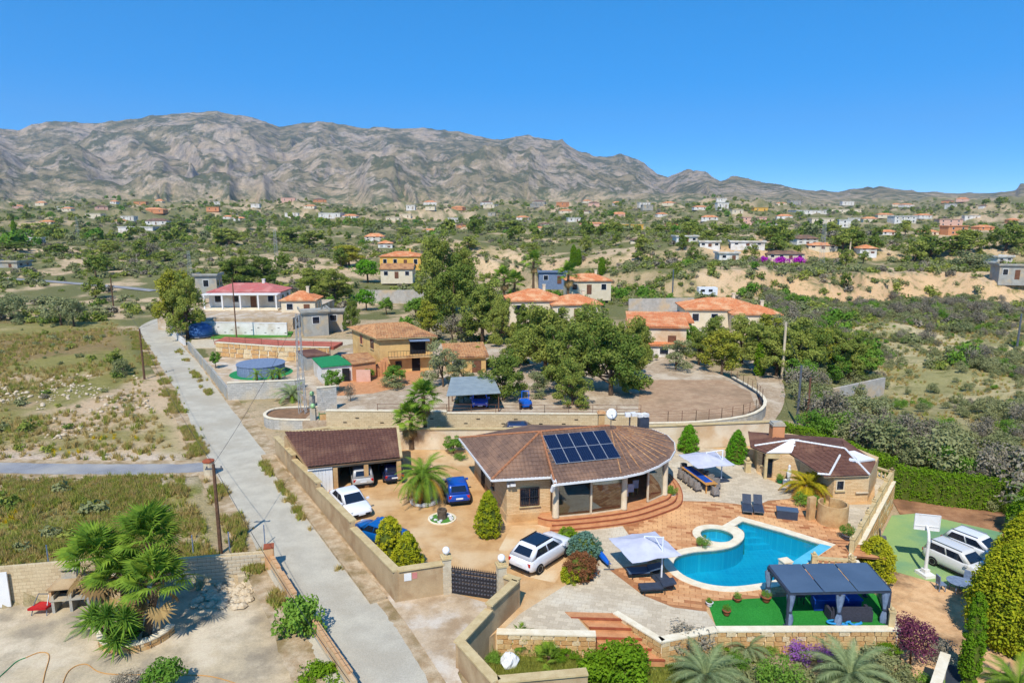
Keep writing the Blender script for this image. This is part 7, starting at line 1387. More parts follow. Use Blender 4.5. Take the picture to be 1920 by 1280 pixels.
def blade_mesh(n=46, L=.62, mat='yucca_leaf', seed=0, w=.05):
    g = random.Random(seed); q = MB(); rn = []
    for i in range(n):
        el = R(88 - 130 * i / n); a_ = i * 2.399; d = Vector((math.cos(el) * math.cos(a_), math.cos(el) * math.sin(a_), math.sin(el))); sd_ = Vector((-math.sin(a_), math.cos(a_), 0)) * w / 2; m_ = d * L * .5; e = d * L * g.uniform(.9, 1.1) + Vector((0, 0, -.1 * L)); q.add([-sd_ * .6, sd_ * .6, m_ + sd_, e, m_ - sd_], [(0, 1, 2, 3, 4)]); rn.append(g.random())
    q.rnd = rn; return q.mesh('rosette', mat)
YU = blade_mesh()
def yucca(label, p, heads, name='yucca', seed=0, k=1.0):
    t_ = thing(name, label, 'yucca', p, 0, world=False)
    for (x, y, z) in heads:
        q = MB(); q.tube([(x * .2, y * .2, -.1), (x * .6, y * .6, z * .5), (x, y, z)], [.09, .07, .07], 7); link('stem', q.mesh('stem', 'palm_bark'), t_)
        for dz, s in ((0, 1.15), (-.18, 1.1), (.1, .9)): o = link('rosette', YU, t_); o.location = (x, y, z + dz); o.scale = (s * k,) * 3; o.rotation_euler = (0, 0, dz * 9)
    return t_
# ---------------------------------------------------------------- garden of the villa
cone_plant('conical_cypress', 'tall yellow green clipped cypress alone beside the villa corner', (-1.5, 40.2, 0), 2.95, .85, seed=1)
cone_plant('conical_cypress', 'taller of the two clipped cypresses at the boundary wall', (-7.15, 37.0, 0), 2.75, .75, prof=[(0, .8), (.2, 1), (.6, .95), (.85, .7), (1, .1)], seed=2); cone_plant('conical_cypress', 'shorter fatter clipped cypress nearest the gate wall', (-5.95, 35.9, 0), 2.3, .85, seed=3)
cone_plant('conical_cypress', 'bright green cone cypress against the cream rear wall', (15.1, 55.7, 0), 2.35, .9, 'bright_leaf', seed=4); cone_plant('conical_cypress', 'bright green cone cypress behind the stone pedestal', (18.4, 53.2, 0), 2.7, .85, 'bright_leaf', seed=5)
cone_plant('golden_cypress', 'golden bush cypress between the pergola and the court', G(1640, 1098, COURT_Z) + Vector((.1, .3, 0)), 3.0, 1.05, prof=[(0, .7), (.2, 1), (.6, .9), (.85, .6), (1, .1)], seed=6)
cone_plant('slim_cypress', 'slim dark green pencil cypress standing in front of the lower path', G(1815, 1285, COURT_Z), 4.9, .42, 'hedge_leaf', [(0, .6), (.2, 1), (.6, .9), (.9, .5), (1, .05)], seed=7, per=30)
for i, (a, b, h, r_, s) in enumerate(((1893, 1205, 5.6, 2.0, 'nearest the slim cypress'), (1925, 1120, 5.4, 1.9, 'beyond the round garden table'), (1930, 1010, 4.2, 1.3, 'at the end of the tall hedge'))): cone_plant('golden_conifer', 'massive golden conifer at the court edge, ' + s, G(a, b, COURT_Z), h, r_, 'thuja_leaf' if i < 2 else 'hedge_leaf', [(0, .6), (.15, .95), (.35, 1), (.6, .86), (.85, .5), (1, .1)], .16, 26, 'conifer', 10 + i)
feather_palm('stout date palm in a ring of white stones in the driveway', G(795, 942), 2.0, .95, 52, dry=.3, tr=.3, seed=1, low=-30)
p = G(795, 942); wr = thing('stone_ring', 'ring of white stones around the driveway date palm', 'stone ring', p)
for i in range(26): a_ = i * .2417; o = link('pebble', peb, wr); o.location = (p.x + .8 * math.cos(a_), p.y + .7 * math.sin(a_), .0); s = random.uniform(1.4, 2.2); o.scale = (s, s, s)
fan_palm('tall fan palm behind the garage, the lower crown', G(772, 842), 2.9, 1.15, 38, (0, 0), .2, 2); fan_palm('tall fan palm behind the garage, the higher crown', G(800, 838), 4.6, 1.15, 38, (-.2, 0), .17, 3)
feather_palm('yellowing clump palm beside the guest house door', G(1512, 928), 1.0, .8, 54, ('palm_yellow', 'palm_dry'), .35, .1, 'areca_palm', 4, -20, 4)
fan_palm('small fan palm on the grass by the zigzag wall', G(980, 1213, GARDEN_Z), .5, .62, 26, seed=5, tr=.12, dry=.1); fan_palm('low fan palm shrub in the middle of the lower garden', G(1030, 1240, GARDEN_Z), .3, .6, 24, seed=6, tr=.12, dry=.05)
feather_palm('young grey green date palm below the terrace by the gold shrub', G(1322, 1290, GARDEN_Z), .6, .82, 40, ('palm_grey', 'palm_leaf'), .2, .24, 'date_palm', 7, -5); feather_palm('young date palm in front of the pergola wall by the lilac flowers', G(1590, 1310, GARDEN_Z - .6), 1.2, .9, 36, ('palm_grey', 'palm_leaf'), .2, .24, 'date_palm', 8, -15); feather_palm('small date palm between the two larger ones below the lawn', G(1400, 1225, GARDEN_Z), .3, .5, 26, ('palm_grey', 'palm_leaf'), .2, .12, 'date_palm', 9, 0)
feather_palm('date palm leaning in at the edge of the tall hedge', G(1928, 1010, COURT_Z) + Vector((.8, 0, 0)), 2.2, 1.1, 36, ('palm_grey', 'palm_leaf'), .2, .25, 'date_palm', 11, -20); feather_palm('low date palm at the corner of the lower path', G(1905, 1300, COURT_Z), .4, .8, 24, ('palm_leaf', 'palm_leaf'), .2, .18, 'date_palm', 12, 0)
gp_ = lambda a, b, z=0.0: G(a, b, z)
cone_plant('clipped_hedge', 'tall clipped golden hedge block at the driveway edge, behind the round shrubs', gp_(1064, 1025), 1.15, .55, 'hedge_leaf', [(0, 1), (.5, 1.05), (.85, .95), (1, .6)], .1, 26, 'hedge', 21); cone_plant('clipped_hedge', 'small golden hedge block in front of the rust brown ball shrub', gp_(1072, 1088), .75, .5, 'thuja_leaf', [(0, 1), (.5, 1.05), (.85, .95), (1, .6)], .1, 26, 'hedge', 22)
cone_plant('ball_shrub', 'blue green ball conifer beside the white crossover', gp_(1096, 1045), 1.5, .95, 'blue_spruce', [(0, .6), (.25, 1), (.6, .95), (.85, .6), (1, .1)], .11, 26, 'shrub', 23); cone_plant('ball_shrub', 'rust brown ball shrub at the edge of the stone paving', gp_(1089, 1083), 1.45, .92, 'rust_leaf', [(0, .6), (.25, 1), (.6, .95), (.85, .62), (1, .1)], .1, 26, 'shrub', 24)
plant('garden_shrub', 'small round shrub in the coping between the tub and the pool', 'shrub', 'garden', gp_(1318, 1026, .05), .75, .9, 0); plant('garden_shrub', 'small green shrub behind the pool parasol mast', 'shrub', 'garden', gp_(1238, 1040), .6, .7, 1)
plant('gold_shrub', 'large golden green shrub at the foot of the terracotta stairs', 'shrub', 'goldbush', gp_(1165, 1285, GARDEN_Z), 2.0, 3.6, 0); plant('gold_shrub', 'golden green shrub beside the large one at the lower wall', 'shrub', 'goldbush', gp_(1120, 1275, GARDEN_Z), 1.5, 2.2, 1); plant('bare_shrub', 'grey twiggy shrub leaning against the lawn retaining wall', 'shrub', 'twig', gp_(1290, 1228, GARDEN_Z), 1.5, 2.4, 0)
plant('purple_shrub', 'dark purple leaved shrub beside the pergola corner', 'shrub', 'purple', gp_(1708, 1232, COURT_Z + .6), 2.3, 2.6, 0); plant('lilac_shrub', 'lilac flowering shrub below the pergola wall', 'shrub', 'lilac', gp_(1497, 1235, GARDEN_Z), .8, 1.6, 0); plant('lilac_shrub', 'smaller lilac flowering shrub nearer the purple one', 'shrub', 'lilac', gp_(1545, 1240, GARDEN_Z), .7, 1.2, 0, 2.0)
plant('dark_shrub', 'dark green bush at the lower frame edge below the lawn wall', 'shrub', 'garden', gp_(1460, 1300, GARDEN_Z), 1.6, 2.2, 0); plant('dark_shrub', 'leafy bush in front of the capped lower wall', 'shrub', 'garden', gp_(1735, 1310, COURT_Z), 1.2, 1.8, 2); plant('grey_shrub', 'grey green spreading bush behind the capped lower wall', 'shrub', 'shrub', gp_(1640, 1250, GARDEN_Z), .9, 2.0, 1); plant('grey_shrub', 'dry grey bush beside the dark weed sheet', 'shrub', 'twig', gp_(1765, 1242, COURT_Z), 1.2, 2.0, 1)
for i, (a, b, h, w, s) in enumerate(((1010, 1225, .6, 1.2, 'below the stone wall near the fan palm'), (1060, 1232, .5, 1.4, 'in the middle of the grass'), (930, 1238, .4, 1.2, 'behind the white sack'), (1085, 1215, .6, 1.0, 'beside the terracotta stairs'), (1380, 1255, .7, 1.4, 'between the date palms'), (1660, 1225, .6, 1.4, 'under the pergola wall'), (1440, 1225, .5, 1.0, 'left of the lilac flowers'), (1350, 1222, .5, .9, 'at the foot of the lawn wall'))): plant('garden_shrub', 'low leafy shrub ' + s, 'shrub', ('garden', 'goldbush')[i % 2], gp_(a, b, GARDEN_Z), h, w, i)
plant('garden_shrub', 'green undergrowth at the foot of the yellow palm', 'shrub', 'garden', gp_(1508, 945), .8, 1.9, 1); plant('garden_shrub', 'small bush beside the round stone shower', 'shrub', 'garden', gp_(1532, 952), .9, 1.2, 2); plant('garden_shrub', 'bushes by the cream wall between garage and villa', 'shrub', 'broad', gp_(850, 850), 1.6, 2.0, 0); plant('garden_shrub', 'low hedge plant at the white villa door', 'shrub', 'garden', gp_(862, 862), .6, 1.2, 0); plant('garden_shrub', 'dark creeper shrub on the rear wall beside the fan palms', 'shrub', 'broad', gp_(815, 835), 1.7, 2.0, 1)
for i, (t_, c_, s) in enumerate(POTS): o = link('plant', TREE['garden'][i % 3][0], t_); o.matrix_parent_inverse = Matrix.Translation(-Vector(t_['base'])); o.location = c_ - Vector((0, 0, .05)); k = s / 2.2; o.scale = (k, k, k)
# ---------------------------------------------------------------- the near yard
fan_palm('fan palm in the near yard with its crown nearest the barbecue', G(205, 1190, YARD_Z), 3.9, 1.35, 40, (-.4, .5), .2, 21, dry=.45, low=-12); fan_palm('tallest fan palm of the near yard clump', G(255, 1185, YARD_Z), 4.5, 1.4, 40, (.7, .9), .2, 22, dry=.45, low=-12); fan_palm('lower fan palm of the near yard clump on the road side', G(272, 1200, YARD_Z), 3.1, 1.3, 34, (.8, .2), .2, 23, dry=.2, low=-15); fan_palm('middle fan palm of the near yard clump', G(235, 1195, YARD_Z), 3.2, 1.2, 32, (.1, .3), .2, 24, dry=.35, low=-12)
yucca('many headed yucca at the foot of the fan palms', G(228, 1215, YARD_Z), ((-.85, -.5, 2.0), (-.15, -.6, 2.05), (.65, -.5, 1.9), (.2, -.7, .9)), k=1.35); plant('undergrowth', 'green undergrowth inside the palm planter ring', 'shrub', 'bright', G(240, 1205, YARD_Z), 1.1, 1.6, 0); feather_palm('small drooping palm leaf clump behind the planter ring', G(165, 1180, YARD_Z), .2, .45, 14, ('palm_grey', 'palm_leaf'), .2, .1, 'date_palm', 31, 0)
plant('fig_tree', 'leafy fig tree growing through the gap in the brick road wall', 'tree', 'fig', G(568, 1222, YARD_Z), 3.2, 2.3, 0); plant('garden_shrub', 'dense green bush at the lower end of the brick road wall', 'shrub', 'goldbush', G(605, 1300, YARD_Z), 1.5, 2.6, 1); plant('fig_tree', 'pale dappled shrub in front of the planter ring', 'shrub', 'fig', G(310, 1300, YARD_Z), 1.7, 1.9, 0, 1.0); plant('bare_shrub', 'brown twiggy shrub beside the pale dappled one', 'shrub', 'twig', G(240, 1296, YARD_Z), 1.0, 1.5, 1); plant('bare_shrub', 'small twiggy bush by the white pot at the frame bottom', 'shrub', 'garden', G(270, 1290, YARD_Z), .5, .8, 1)
# ---------------------------------------------------------------- hedges
def hedge(label, pts, z0, hs, th, seed):
    t_ = thing('hedge', label, 'hedge', (pts[0][0], pts[0][1], z0)); C_, q = [], MB(); g = np.random.default_rng(seed)
    for i, (a, b) in enumerate(zip(pts[:-1], pts[1:])):
        a, b = np.array(a, float), np.array(b, float); L = np.linalg.norm(b - a); n = int(L * 60 * (.6 + hs[i] * .5)); s = g.random(n); d = (b - a) / L; nr = np.array([-d[1], d[0]]); side = g.choice([-1, 1, 0], n, p=[.35, .35, .3]); z = np.where(side == 0, hs[i], g.random(n) * hs[i]); off = np.where(side == 0, g.uniform(-.5, .5, n), side * .5) * th
        xy = a + (b - a) * s[:, None] + nr * off[:, None]; C_.append(np.stack([xy[:, 0], xy[:, 1], z0 + z + g.normal(0, .08, n)], 1)); A_, B_, N_ = Vector((*a, 0)), Vector((*b, 0)), Vector((*nr, 0)) * th * .48; q.prism([A_ + N_, B_ + N_, B_ - N_, A_ - N_], z0, z0 + hs[i] * .97)
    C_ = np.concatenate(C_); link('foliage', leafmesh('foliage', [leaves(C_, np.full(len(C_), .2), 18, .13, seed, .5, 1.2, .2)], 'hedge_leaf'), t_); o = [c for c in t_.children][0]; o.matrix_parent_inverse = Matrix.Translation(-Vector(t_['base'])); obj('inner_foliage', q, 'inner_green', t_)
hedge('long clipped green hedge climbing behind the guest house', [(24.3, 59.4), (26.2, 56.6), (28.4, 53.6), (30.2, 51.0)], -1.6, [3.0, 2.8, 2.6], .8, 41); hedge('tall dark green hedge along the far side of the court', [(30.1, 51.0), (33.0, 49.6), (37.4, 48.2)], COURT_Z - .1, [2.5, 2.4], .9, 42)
# ---------------------------------------------------------------- trees one can tell apart
def tr(key, a, b, top, wpx, label, name='pine_tree', z=None, var=None, cat='tree', group=None):
    p = T(a, b) if z is None else G(a, b, z); h = max(.6, ZT(p, top) - p.z); plant(name, label, cat, key, p, h, wpx * MPP(p), (hash((a, b)) if var is None else var) % 4, (a * 7 + b) % 6.28, group)
for row in (
    ('pine', 1065, 748, 596, 135, 'broad dark pine at the house end of the big clump above the lane'), ('pine', 1145, 758, 588, 150, 'biggest pine of the clump shading the dirt garden'), ('pine', 1022, 715, 562, 140, 'pine rising behind the clump in front of the orange roof'), ('pine', 1180, 728, 585, 95, 'narrower pine on the garden side of the big clump'), ('pine', 1100, 700, 566, 130, 'pine at the back of the big clump'),
    ('pine', 985, 640, 566, 60, 'pine screening the wall of the orange roofed house'), ('pine', 1045, 650, 572, 64, 'pine between the orange roofed house and the big clump'), ('broad', 1098, 655, 588, 56, 'leafy tree before the lower orange wing', 'leafy_tree'), ('pine', 1205, 690, 600, 60, 'pine beside the cream house gable'), ('broad', 1292, 660, 606, 50, 'leafy tree before the small white house', 'leafy_tree'), ('pine', 1335, 662, 590, 70, 'pine screening the wide orange bungalow at its track end'), ('yellow', 1440, 665, 586, 74, 'yellow green tree over the far wing of the orange bungalow', 'yellow_tree'), ('pine', 1072, 778, 668, 84, 'small pine leaning over the railing beside the big clump'), ('grey', 870, 772, 712, 40, 'thin grey tree at the carport post', 'grey_tree'), ('grey', 1010, 760, 690, 66, 'small grey tree shading the blue tractor', 'grey_tree'), ('pine', 890, 700, 640, 70, 'dark pine behind the carport roof'), ('pine', 975, 700, 610, 80, 'pine standing between the carport and the big clump'), ('broad', 780, 600, 556, 50, 'leafy tree behind the tan house roof', 'leafy_tree'), ('pine', 945, 766, 652, 104, 'rounded pine beside the blue tractor'), ('grey', 832, 742, 634, 84, 'grey green tree in front of the tan house balcony', 'grey_tree'), ('grey', 868, 735, 668, 60, 'lower grey green tree beside the carport', 'grey_tree'),
    ('pine', 822, 590, 428, 100, 'tallest pine standing behind the tan house'), ('pine', 852, 620, 470, 120, 'dense pine just in front of the tallest one'), ('pine', 905, 645, 520, 118, 'wide pine between the tan house and the orange roof'), ('pine', 868, 585, 452, 70, 'slender pine leaning beside the tallest one'), ('pine', 938, 660, 548, 62, 'thin pine at the orange gatepost'), ('yellow', 803, 640, 560, 60, 'yellowish tree at the foot of the tall pines', 'yellow_tree'), ('twig', 850, 640, 590, 70, 'leafless silvery tree in front of the wide pine', 'bare_tree'),
    ('yellow', 328, 632, 490, 74, 'bright yellow green conifer at the road bend', 'conifer'), ('pine', 352, 636, 508, 84, 'green conifer right behind the bright one at the road bend', 'conifer'),
    ('yellow', 1352, 716, 606, 90, 'yellow green tree at the head of the track', 'yellow_tree'), ('grey', 1266, 708, 630, 82, 'thin grey tree in the dirt garden', 'grey_tree'), ('pine', 1425, 700, 600, 96, 'pine behind the pencil cypress by the track'), ('pine', 1482, 700, 590, 110, 'largest pine of the row beyond the track'), ('yellow', 1538, 700, 606, 92, 'yellowish pine in the middle of the row beyond the track', 'yellow_tree'), ('pine', 1600, 703, 618, 88, 'last pine of the row before the scrub'), ('pine', 1390, 680, 588, 84, 'pine in front of the wide orange bungalow'), ('broad', 1560, 712, 660, 66, 'low leafy tree below the row of pines', 'leafy_tree'), ('broad', 1500, 722, 672, 70, 'dark leafy tree behind the concrete pole', 'leafy_tree'), ('pine', 1455, 706, 610, 100, 'dark pine close behind the concrete pole'), ('pine', 1515, 703, 598, 104, 'round pine between the largest and the yellowish one of the row'), ('pine', 1572, 707, 612, 90, 'pine next to last in the row before the scrub'), ('broad', 1622, 708, 648, 66, 'leafy green tree at the scrub end of the row', 'leafy_tree'), ('pine', 1310, 690, 612, 62, 'dark pine between the thin grey tree and the yellow one'),
    ('pine', 440, 540, 478, 100, 'pine behind the red bungalow roof on the bend side'), ('pine', 495, 535, 476, 74, 'pine behind the middle of the red bungalow roof'), ('pine', 590, 560, 500, 84, 'pine above the small orange roofed house'), ('pine', 628, 566, 500, 80, 'round pine above the grey shed'), ('bright', 690, 530, 484, 62, 'bright green tree beside the brown cottage', 'leafy_tree'), ('bright', 687, 582, 540, 48, 'round bright green tree in the olive plot', 'leafy_tree'), ('yellow', 655, 500, 455, 66, 'pale yellow green tree beside the yellow house', 'yellow_tree'), ('pine', 661, 626, 556, 36, 'narrow dark tree at the yard track', 'pine_tree'), ('broad', 725, 590, 556, 34, 'small leafy tree in the bare yard', 'leafy_tree'),
    ('broad', 625, 735, 690, 44, 'round green orange tree at the annex door', 'leafy_tree', NZ), ('broad', 740, 720, 684, 50, 'leafy tree on the rockery beside the tan house', 'leafy_tree', NZ), ('shrub', 735, 726, 706, 60, 'grey rockery bush beside the outside stair', 'rock_shrub', NZ), ('broad', 405, 690, 658, 26, 'small dark tree on the red terrace end', 'leafy_tree', .8), ('broad', 692, 712, 690, 26, 'small bush beside the terracotta terrace', 'garden_shrub', NZ), ('twig', 657, 752, 718, 26, 'small knobbly pollarded tree in the gravel yard', 'pollard_tree', NZ),
    ('pine_far', 218, 697, 650, 42, 'young bright pine in the open field', 'pine_tree'), ('shrub', 228, 705, 672, 40, 'grey green bush beside the young pine', 'field_shrub'), ('olive', 115, 610, 556, 70, 'spreading tree casting a dark shadow on the bank', 'leafy_tree'), ('olive', 140, 612, 560, 50, 'smaller spreading tree beside it on the bank', 'leafy_tree'), ('pine_far', 180, 520, 475, 46, 'brown topped pine above the far road', 'pine_tree'), ('pine_far', 180, 560, 515, 50, 'dark pine below the far road', 'pine_tree'), ('olive', 20, 600, 545, 70, 'dark tree at the frame edge above the open field', 'leafy_tree'), ('pine_far', 310, 490, 470, 38, 'pine on the sandy bank above the far road', 'pine_tree'), ('twig', 280, 480, 455, 46, 'mauve leafless tree above the far road', 'bare_tree'),
    ('pine_far', 1445, 452, 420, 56, 'pine beside the pink flat roofed house', 'pine_tree'), ('pine_far', 1470, 462, 428, 44, 'dark pine in front of the brown roofed villa', 'pine_tree'), ('pine_far', 1885, 470, 420, 70, 'big dark pine near the white sheds', 'pine_tree'), ('pine_far', 1800, 478, 435, 60, 'pine below the orange block house', 'pine_tree'), ('olive', 1815, 508, 470, 76, 'wide grey green tree on the plateau edge', 'leafy_tree'), ('pine_far', 1195, 490, 468, 30, 'round bush on the sandy slope', 'pine_tree'), ('olive', 1800, 625, 602, 44, 'olive green bush on the orange bank', 'field_shrub'),
    ('olive', 1545, 775, 735, 90, 'dense green scrub tree below the weathered wall', 'scrub_tree'), ('olive', 1625, 790, 742, 90, 'dense scrub tree at the foot of the grey slope', 'scrub_tree'), ('olive', 1570, 800, 752, 70, 'green scrub tree close behind the hedge', 'scrub_tree'), ('olive', 1700, 825, 775, 90, 'scrub tree above the middle of the hedge', 'scrub_tree'), ('olive', 1770, 840, 795, 90, 'scrub tree over the long hedge near the boundary blocks', 'scrub_tree'), ('olive', 1850, 905, 860, 80, 'scrub tree above the far end of the hedge', 'scrub_tree'), ('olive', 1590, 745, 712, 60, 'bush growing in front of the weathered wall', 'scrub_tree')):
    key, a, b, top, w, lab = row[:6]; tr(key, a, b, top, w, lab, row[6] if len(row) > 6 else 'pine_tree', row[7] if len(row) > 7 else None)
for i, (a, b, top, w, s) in enumerate(((1423, 705, 640, 20, 'by the track pines'), (1075, 500, 458, 12, 'tallest of the pair above the palms'), (1085, 498, 466, 10, 'shorter of the pair above the palms'), (1128, 515, 482, 12, 'alone on the sandy terraces'), (27, 440, 412, 8, 'at the far orange house'))): p = T(a, b); cone_plant('pencil_cypress', 'dark pencil cypress ' + s, p, ZT(p, top) - p.z, w / 2 * MPP(p), 'hedge_leaf', [(0, .6), (.2, 1), (.6, .9), (.9, .5), (1, .05)], .3 if i else .16, 20, 'cypress', 50 + i)
for i, (a, b, top, s) in enumerate(((1000, 548, 482, 'tallest beside the pale container house'), (945, 560, 512, 'leaning over the orange roof'), (1065, 560, 505, 'with shaggy trunk beside the orange roof'), (965, 556, 520, 'shorter in the palm garden'))): p = G(a, b, 1.5); fan_palm('distant fan palm ' + s, p, max(2, ZT(p, top) - p.z - 1), 2.0, 26, seed=60 + i, tr=.3, dry=.2)
feather_palm('young palm in front of the grey pool yard wall', G(548, 748, .1), .5, 1.0, 24, ('palm_grey', 'palm_leaf'), .2, .2, 'date_palm', 70, 0)
for i, (a, b, s) in enumerate(((482, 716, 'nearest the road'), (512, 714, 'in the middle'), (524, 712, 'nearest the mast'))): feather_palm('small palm before the round pool, the one ' + s, G(a, b, .8), .9, .5, 16, ('palm_leaf', 'palm_leaf'), .1, .1, 'small_palm', 71 + i, 0)
for i, (a, s) in enumerate(((1432, 'short clump'), (1462, 'small clump'), (1482, 'middle clump'), (1500, 'end clump'))): p = T(a, 493); plant('bougainvillea', 'bright magenta flowering hedge on the plateau, %s' % s, 'flowering shrub', 'bougain', p, 2.4, 24 * MPP(p), 0, i * 1.3)
# ---------------------------------------------------------------- houses on the hillside
FARH = [(122, 393, 22, 5, 'w', 'f', 1), (180, 409, 30, 8, 'c', 'f', 2), (300, 382, 15, 8, 'c', 'h', 1), (290, 399, 40, 9, 'o', 'h', 3), (243, 413, 25, 7, 'w', 'f', 2), (297, 421, 38, 11, 'w', 'b', 3), (262, 432, 62, 6, 'w', 'f', 2), (472, 403, 20, 6, 'g', 'f', 1), (548, 409, 24, 9, 'w', 'f', 2), (622, 408, 42, 8, 'w', 'f', 3), (658, 410, 28, 8, 'w', 'h', 2), (20, 454, 46, 12, 'o', 'h', 3), (64, 457, 32, 10, 'w', 'f', 3),
    (703, 452, 36, 14, 'w', 'h', 3), (723, 463, 26, 12, 'w', 'h', 2), (922, 405, 14, 6, 'g', 'f', 1), (1060, 399, 24, 6, 'c', 'h', 2), (1160, 407, 30, 9, 'p', 'h', 2), (1182, 433, 46, 11, 'y', 'f', 4), (1250, 432, 26, 7, 'g', 'f', 2), (1112, 423, 50, 6, 'p', 'h', 3), (1195, 362, 14, 6, 'w', 'f', 1), (1222, 374, 14, 6, 'w', 'f', 1), (1262, 366, 18, 6, 'w', 'f', 1),
    (1312, 392, 26, 6, 'w', 'h', 2), (1353, 392, 22, 11, 'w', 'f', 2), (1424, 396, 26, 6, 'y', 'f', 2), (1408, 420, 48, 12, 'p', 'f', 4), (1442, 429, 30, 6, 'w', 'f', 2), (1515, 401, 62, 6, 'w', 'f', 4), (1580, 399, 60, 6, 'c', 'f', 4), (1582, 426, 20, 13, 'w', 'f', 1), (1538, 426, 40, 16, 'c', 'f', 3), (1658, 407, 28, 7, 'c', 'h', 2), (1690, 418, 42, 12, 'w', 'f', 4), (1777, 424, 40, 12, 'p', 'f', 3), (1787, 440, 40, 15, 'o', 'f', 2), (1842, 431, 34, 9, 'o', 'h', 2),
    (1507, 456, 42, 15, 'w', 'b', 3), (1540, 466, 50, 11, 'c', 'h', 3), (1622, 474, 30, 15, 'w', 'h', 2), (1468, 484, 66, 14, 'c', 'b', 4), (1284, 453, 40, 9, 'w', 'f', 3), (1196, 454, 28, 7, 'c', 'b', 2), (1362, 486, 36, 11, 'w', 'f', 2), (1870, 496, 34, 14, 'w', 'f', 2), (1897, 522, 60, 24, 'g', 'f', 3), (20, 500, 60, 9, 'g', 'f', 2), (805, 436, 22, 7, 'w', 'h', 2), (1010, 432, 26, 7, 'c', 'h', 2), (480, 388, 16, 5, 'w', 'f', 1), (1100, 380, 16, 5, 'c', 'h', 1), (90, 420, 24, 7, 'c', 'h', 2), (400, 395, 22, 6, 'o', 'f', 2), (430, 410, 20, 6, 'w', 'h', 2), (760, 408, 22, 6, 'c', 'f', 2), (850, 415, 20, 6, 'w', 'f', 2), (980, 412, 24, 7, 'w', 'h', 2), (1330, 412, 30, 8, 'w', 'h', 3), (1380, 400, 22, 6, 'c', 'f', 2), (1470, 410, 28, 8, 'w', 'h', 2), (1630, 415, 26, 8, 'c', 'h', 2), (1730, 408, 28, 7, 'w', 'h', 2), (1820, 412, 26, 7, 'w', 'f', 2), (1740, 440, 30, 9, 'c', 'h', 2), (1662, 440, 30, 9, 'w', 'h', 2), (1330, 462, 36, 8, 'w', 'f', 3), (1400, 460, 60, 6, 'w', 'f', 3), (1240, 405, 20, 6, 'w', 'h', 1), (1140, 440, 24, 6, 'w', 'f', 2)]
WM = {'w': 'white_wall', 'c': 'plain_cream', 'o': 'plain_orange', 'p': 'plain_pink', 'y': 'plain_yellow', 'g': 'grey_render'}; RM = {'f': ('flat', None), 'h': ('hip', 'roof_terracotta'), 'b': ('hip', 'roof_brown')}
CN = {'w': 'white', 'c': 'cream', 'o': 'orange', 'p': 'pink', 'y': 'yellow', 'g': 'grey'}; RN = {'f': 'flat roofed', 'h': 'clay roofed', 'b': 'brown roofed'}
def where(a, b): return ('near the frame edge', 'above the road bend', 'above the white bungalow', 'above the yellow house', 'behind the tall pines', 'above the sandy terraces', 'over the green gully', 'above the magenta flowers', 'on the pine plateau', 'at the plateau end')[min(9, int(a / 192))] + (', under the mountains' if b < 400 else ', midway up' if b < 430 else ', low down')
seen_l = {}; FH = []
for (a, b, w, h, cm, rk, nw) in FARH:
    p = T(a, b); k = MPP(p); lab = '%s %s villa %s' % (CN[cm], RN[rk], where(a, b))
    if lab in seen_l: lab = lab.replace('villa', 'wider villa' if w > seen_l[lab] else 'narrower villa')
    if lab in seen_l: lab = lab.replace('villa', 'lone villa')
    seen_l[lab] = w; kd, rm = RM[rk]; hh = h * k * (1.0 if kd == 'flat' else .62); wm_ = w * k
    house(lab, p, wm_, max(5, wm_ * .55), hh, h * k * .42, ((a * 13) % 7 - 3) * .07, WM[cm], rm or WM[cm], kd, nw, 'hill_villa', far=True, group='villas scattered over the hillside', storeys=2 if h > 11 and w < 50 else 1); FH.append((p.x, p.y, wm_ * .8 + 3))
gr_ = random.Random(11); FW = 'wwwwccpog'
for i in range(90):
    a, b = gr_.uniform(10, 1910), gr_.choice((gr_.uniform(377, 396), gr_.uniform(384, 428))); cm, rk = gr_.choice(FW), gr_.choice('ffhhb'); p = T(a, b)
    if any(math.hypot(p.x - x, p.y - y) < r_ * 2.2 for x, y, r_ in FH) or p.y > 2300 or p.y < 330: continue
    lab = '%s %s villa %s' % (CN[cm], RN[rk], where(a, b)); lab = lab if lab not in seen_l else lab.replace('villa', 'cottage')
    if lab in seen_l: continue
    w = gr_.uniform(14, 26); h = gr_.uniform(5, 8); k = MPP(p); seen_l[lab] = w; kd, rm = RM[rk]; house(lab, p, w * k, max(5, w * k * .6), h * k * (1 if kd == 'flat' else .62), h * k * .4, gr_.uniform(-.6, .6), WM[cm], rm or WM[cm], kd, gr_.choice((1, 2)), 'hill_villa', far=True, group='villas scattered over the hillside'); FH.append((p.x, p.y, w * k * .8 + 3))
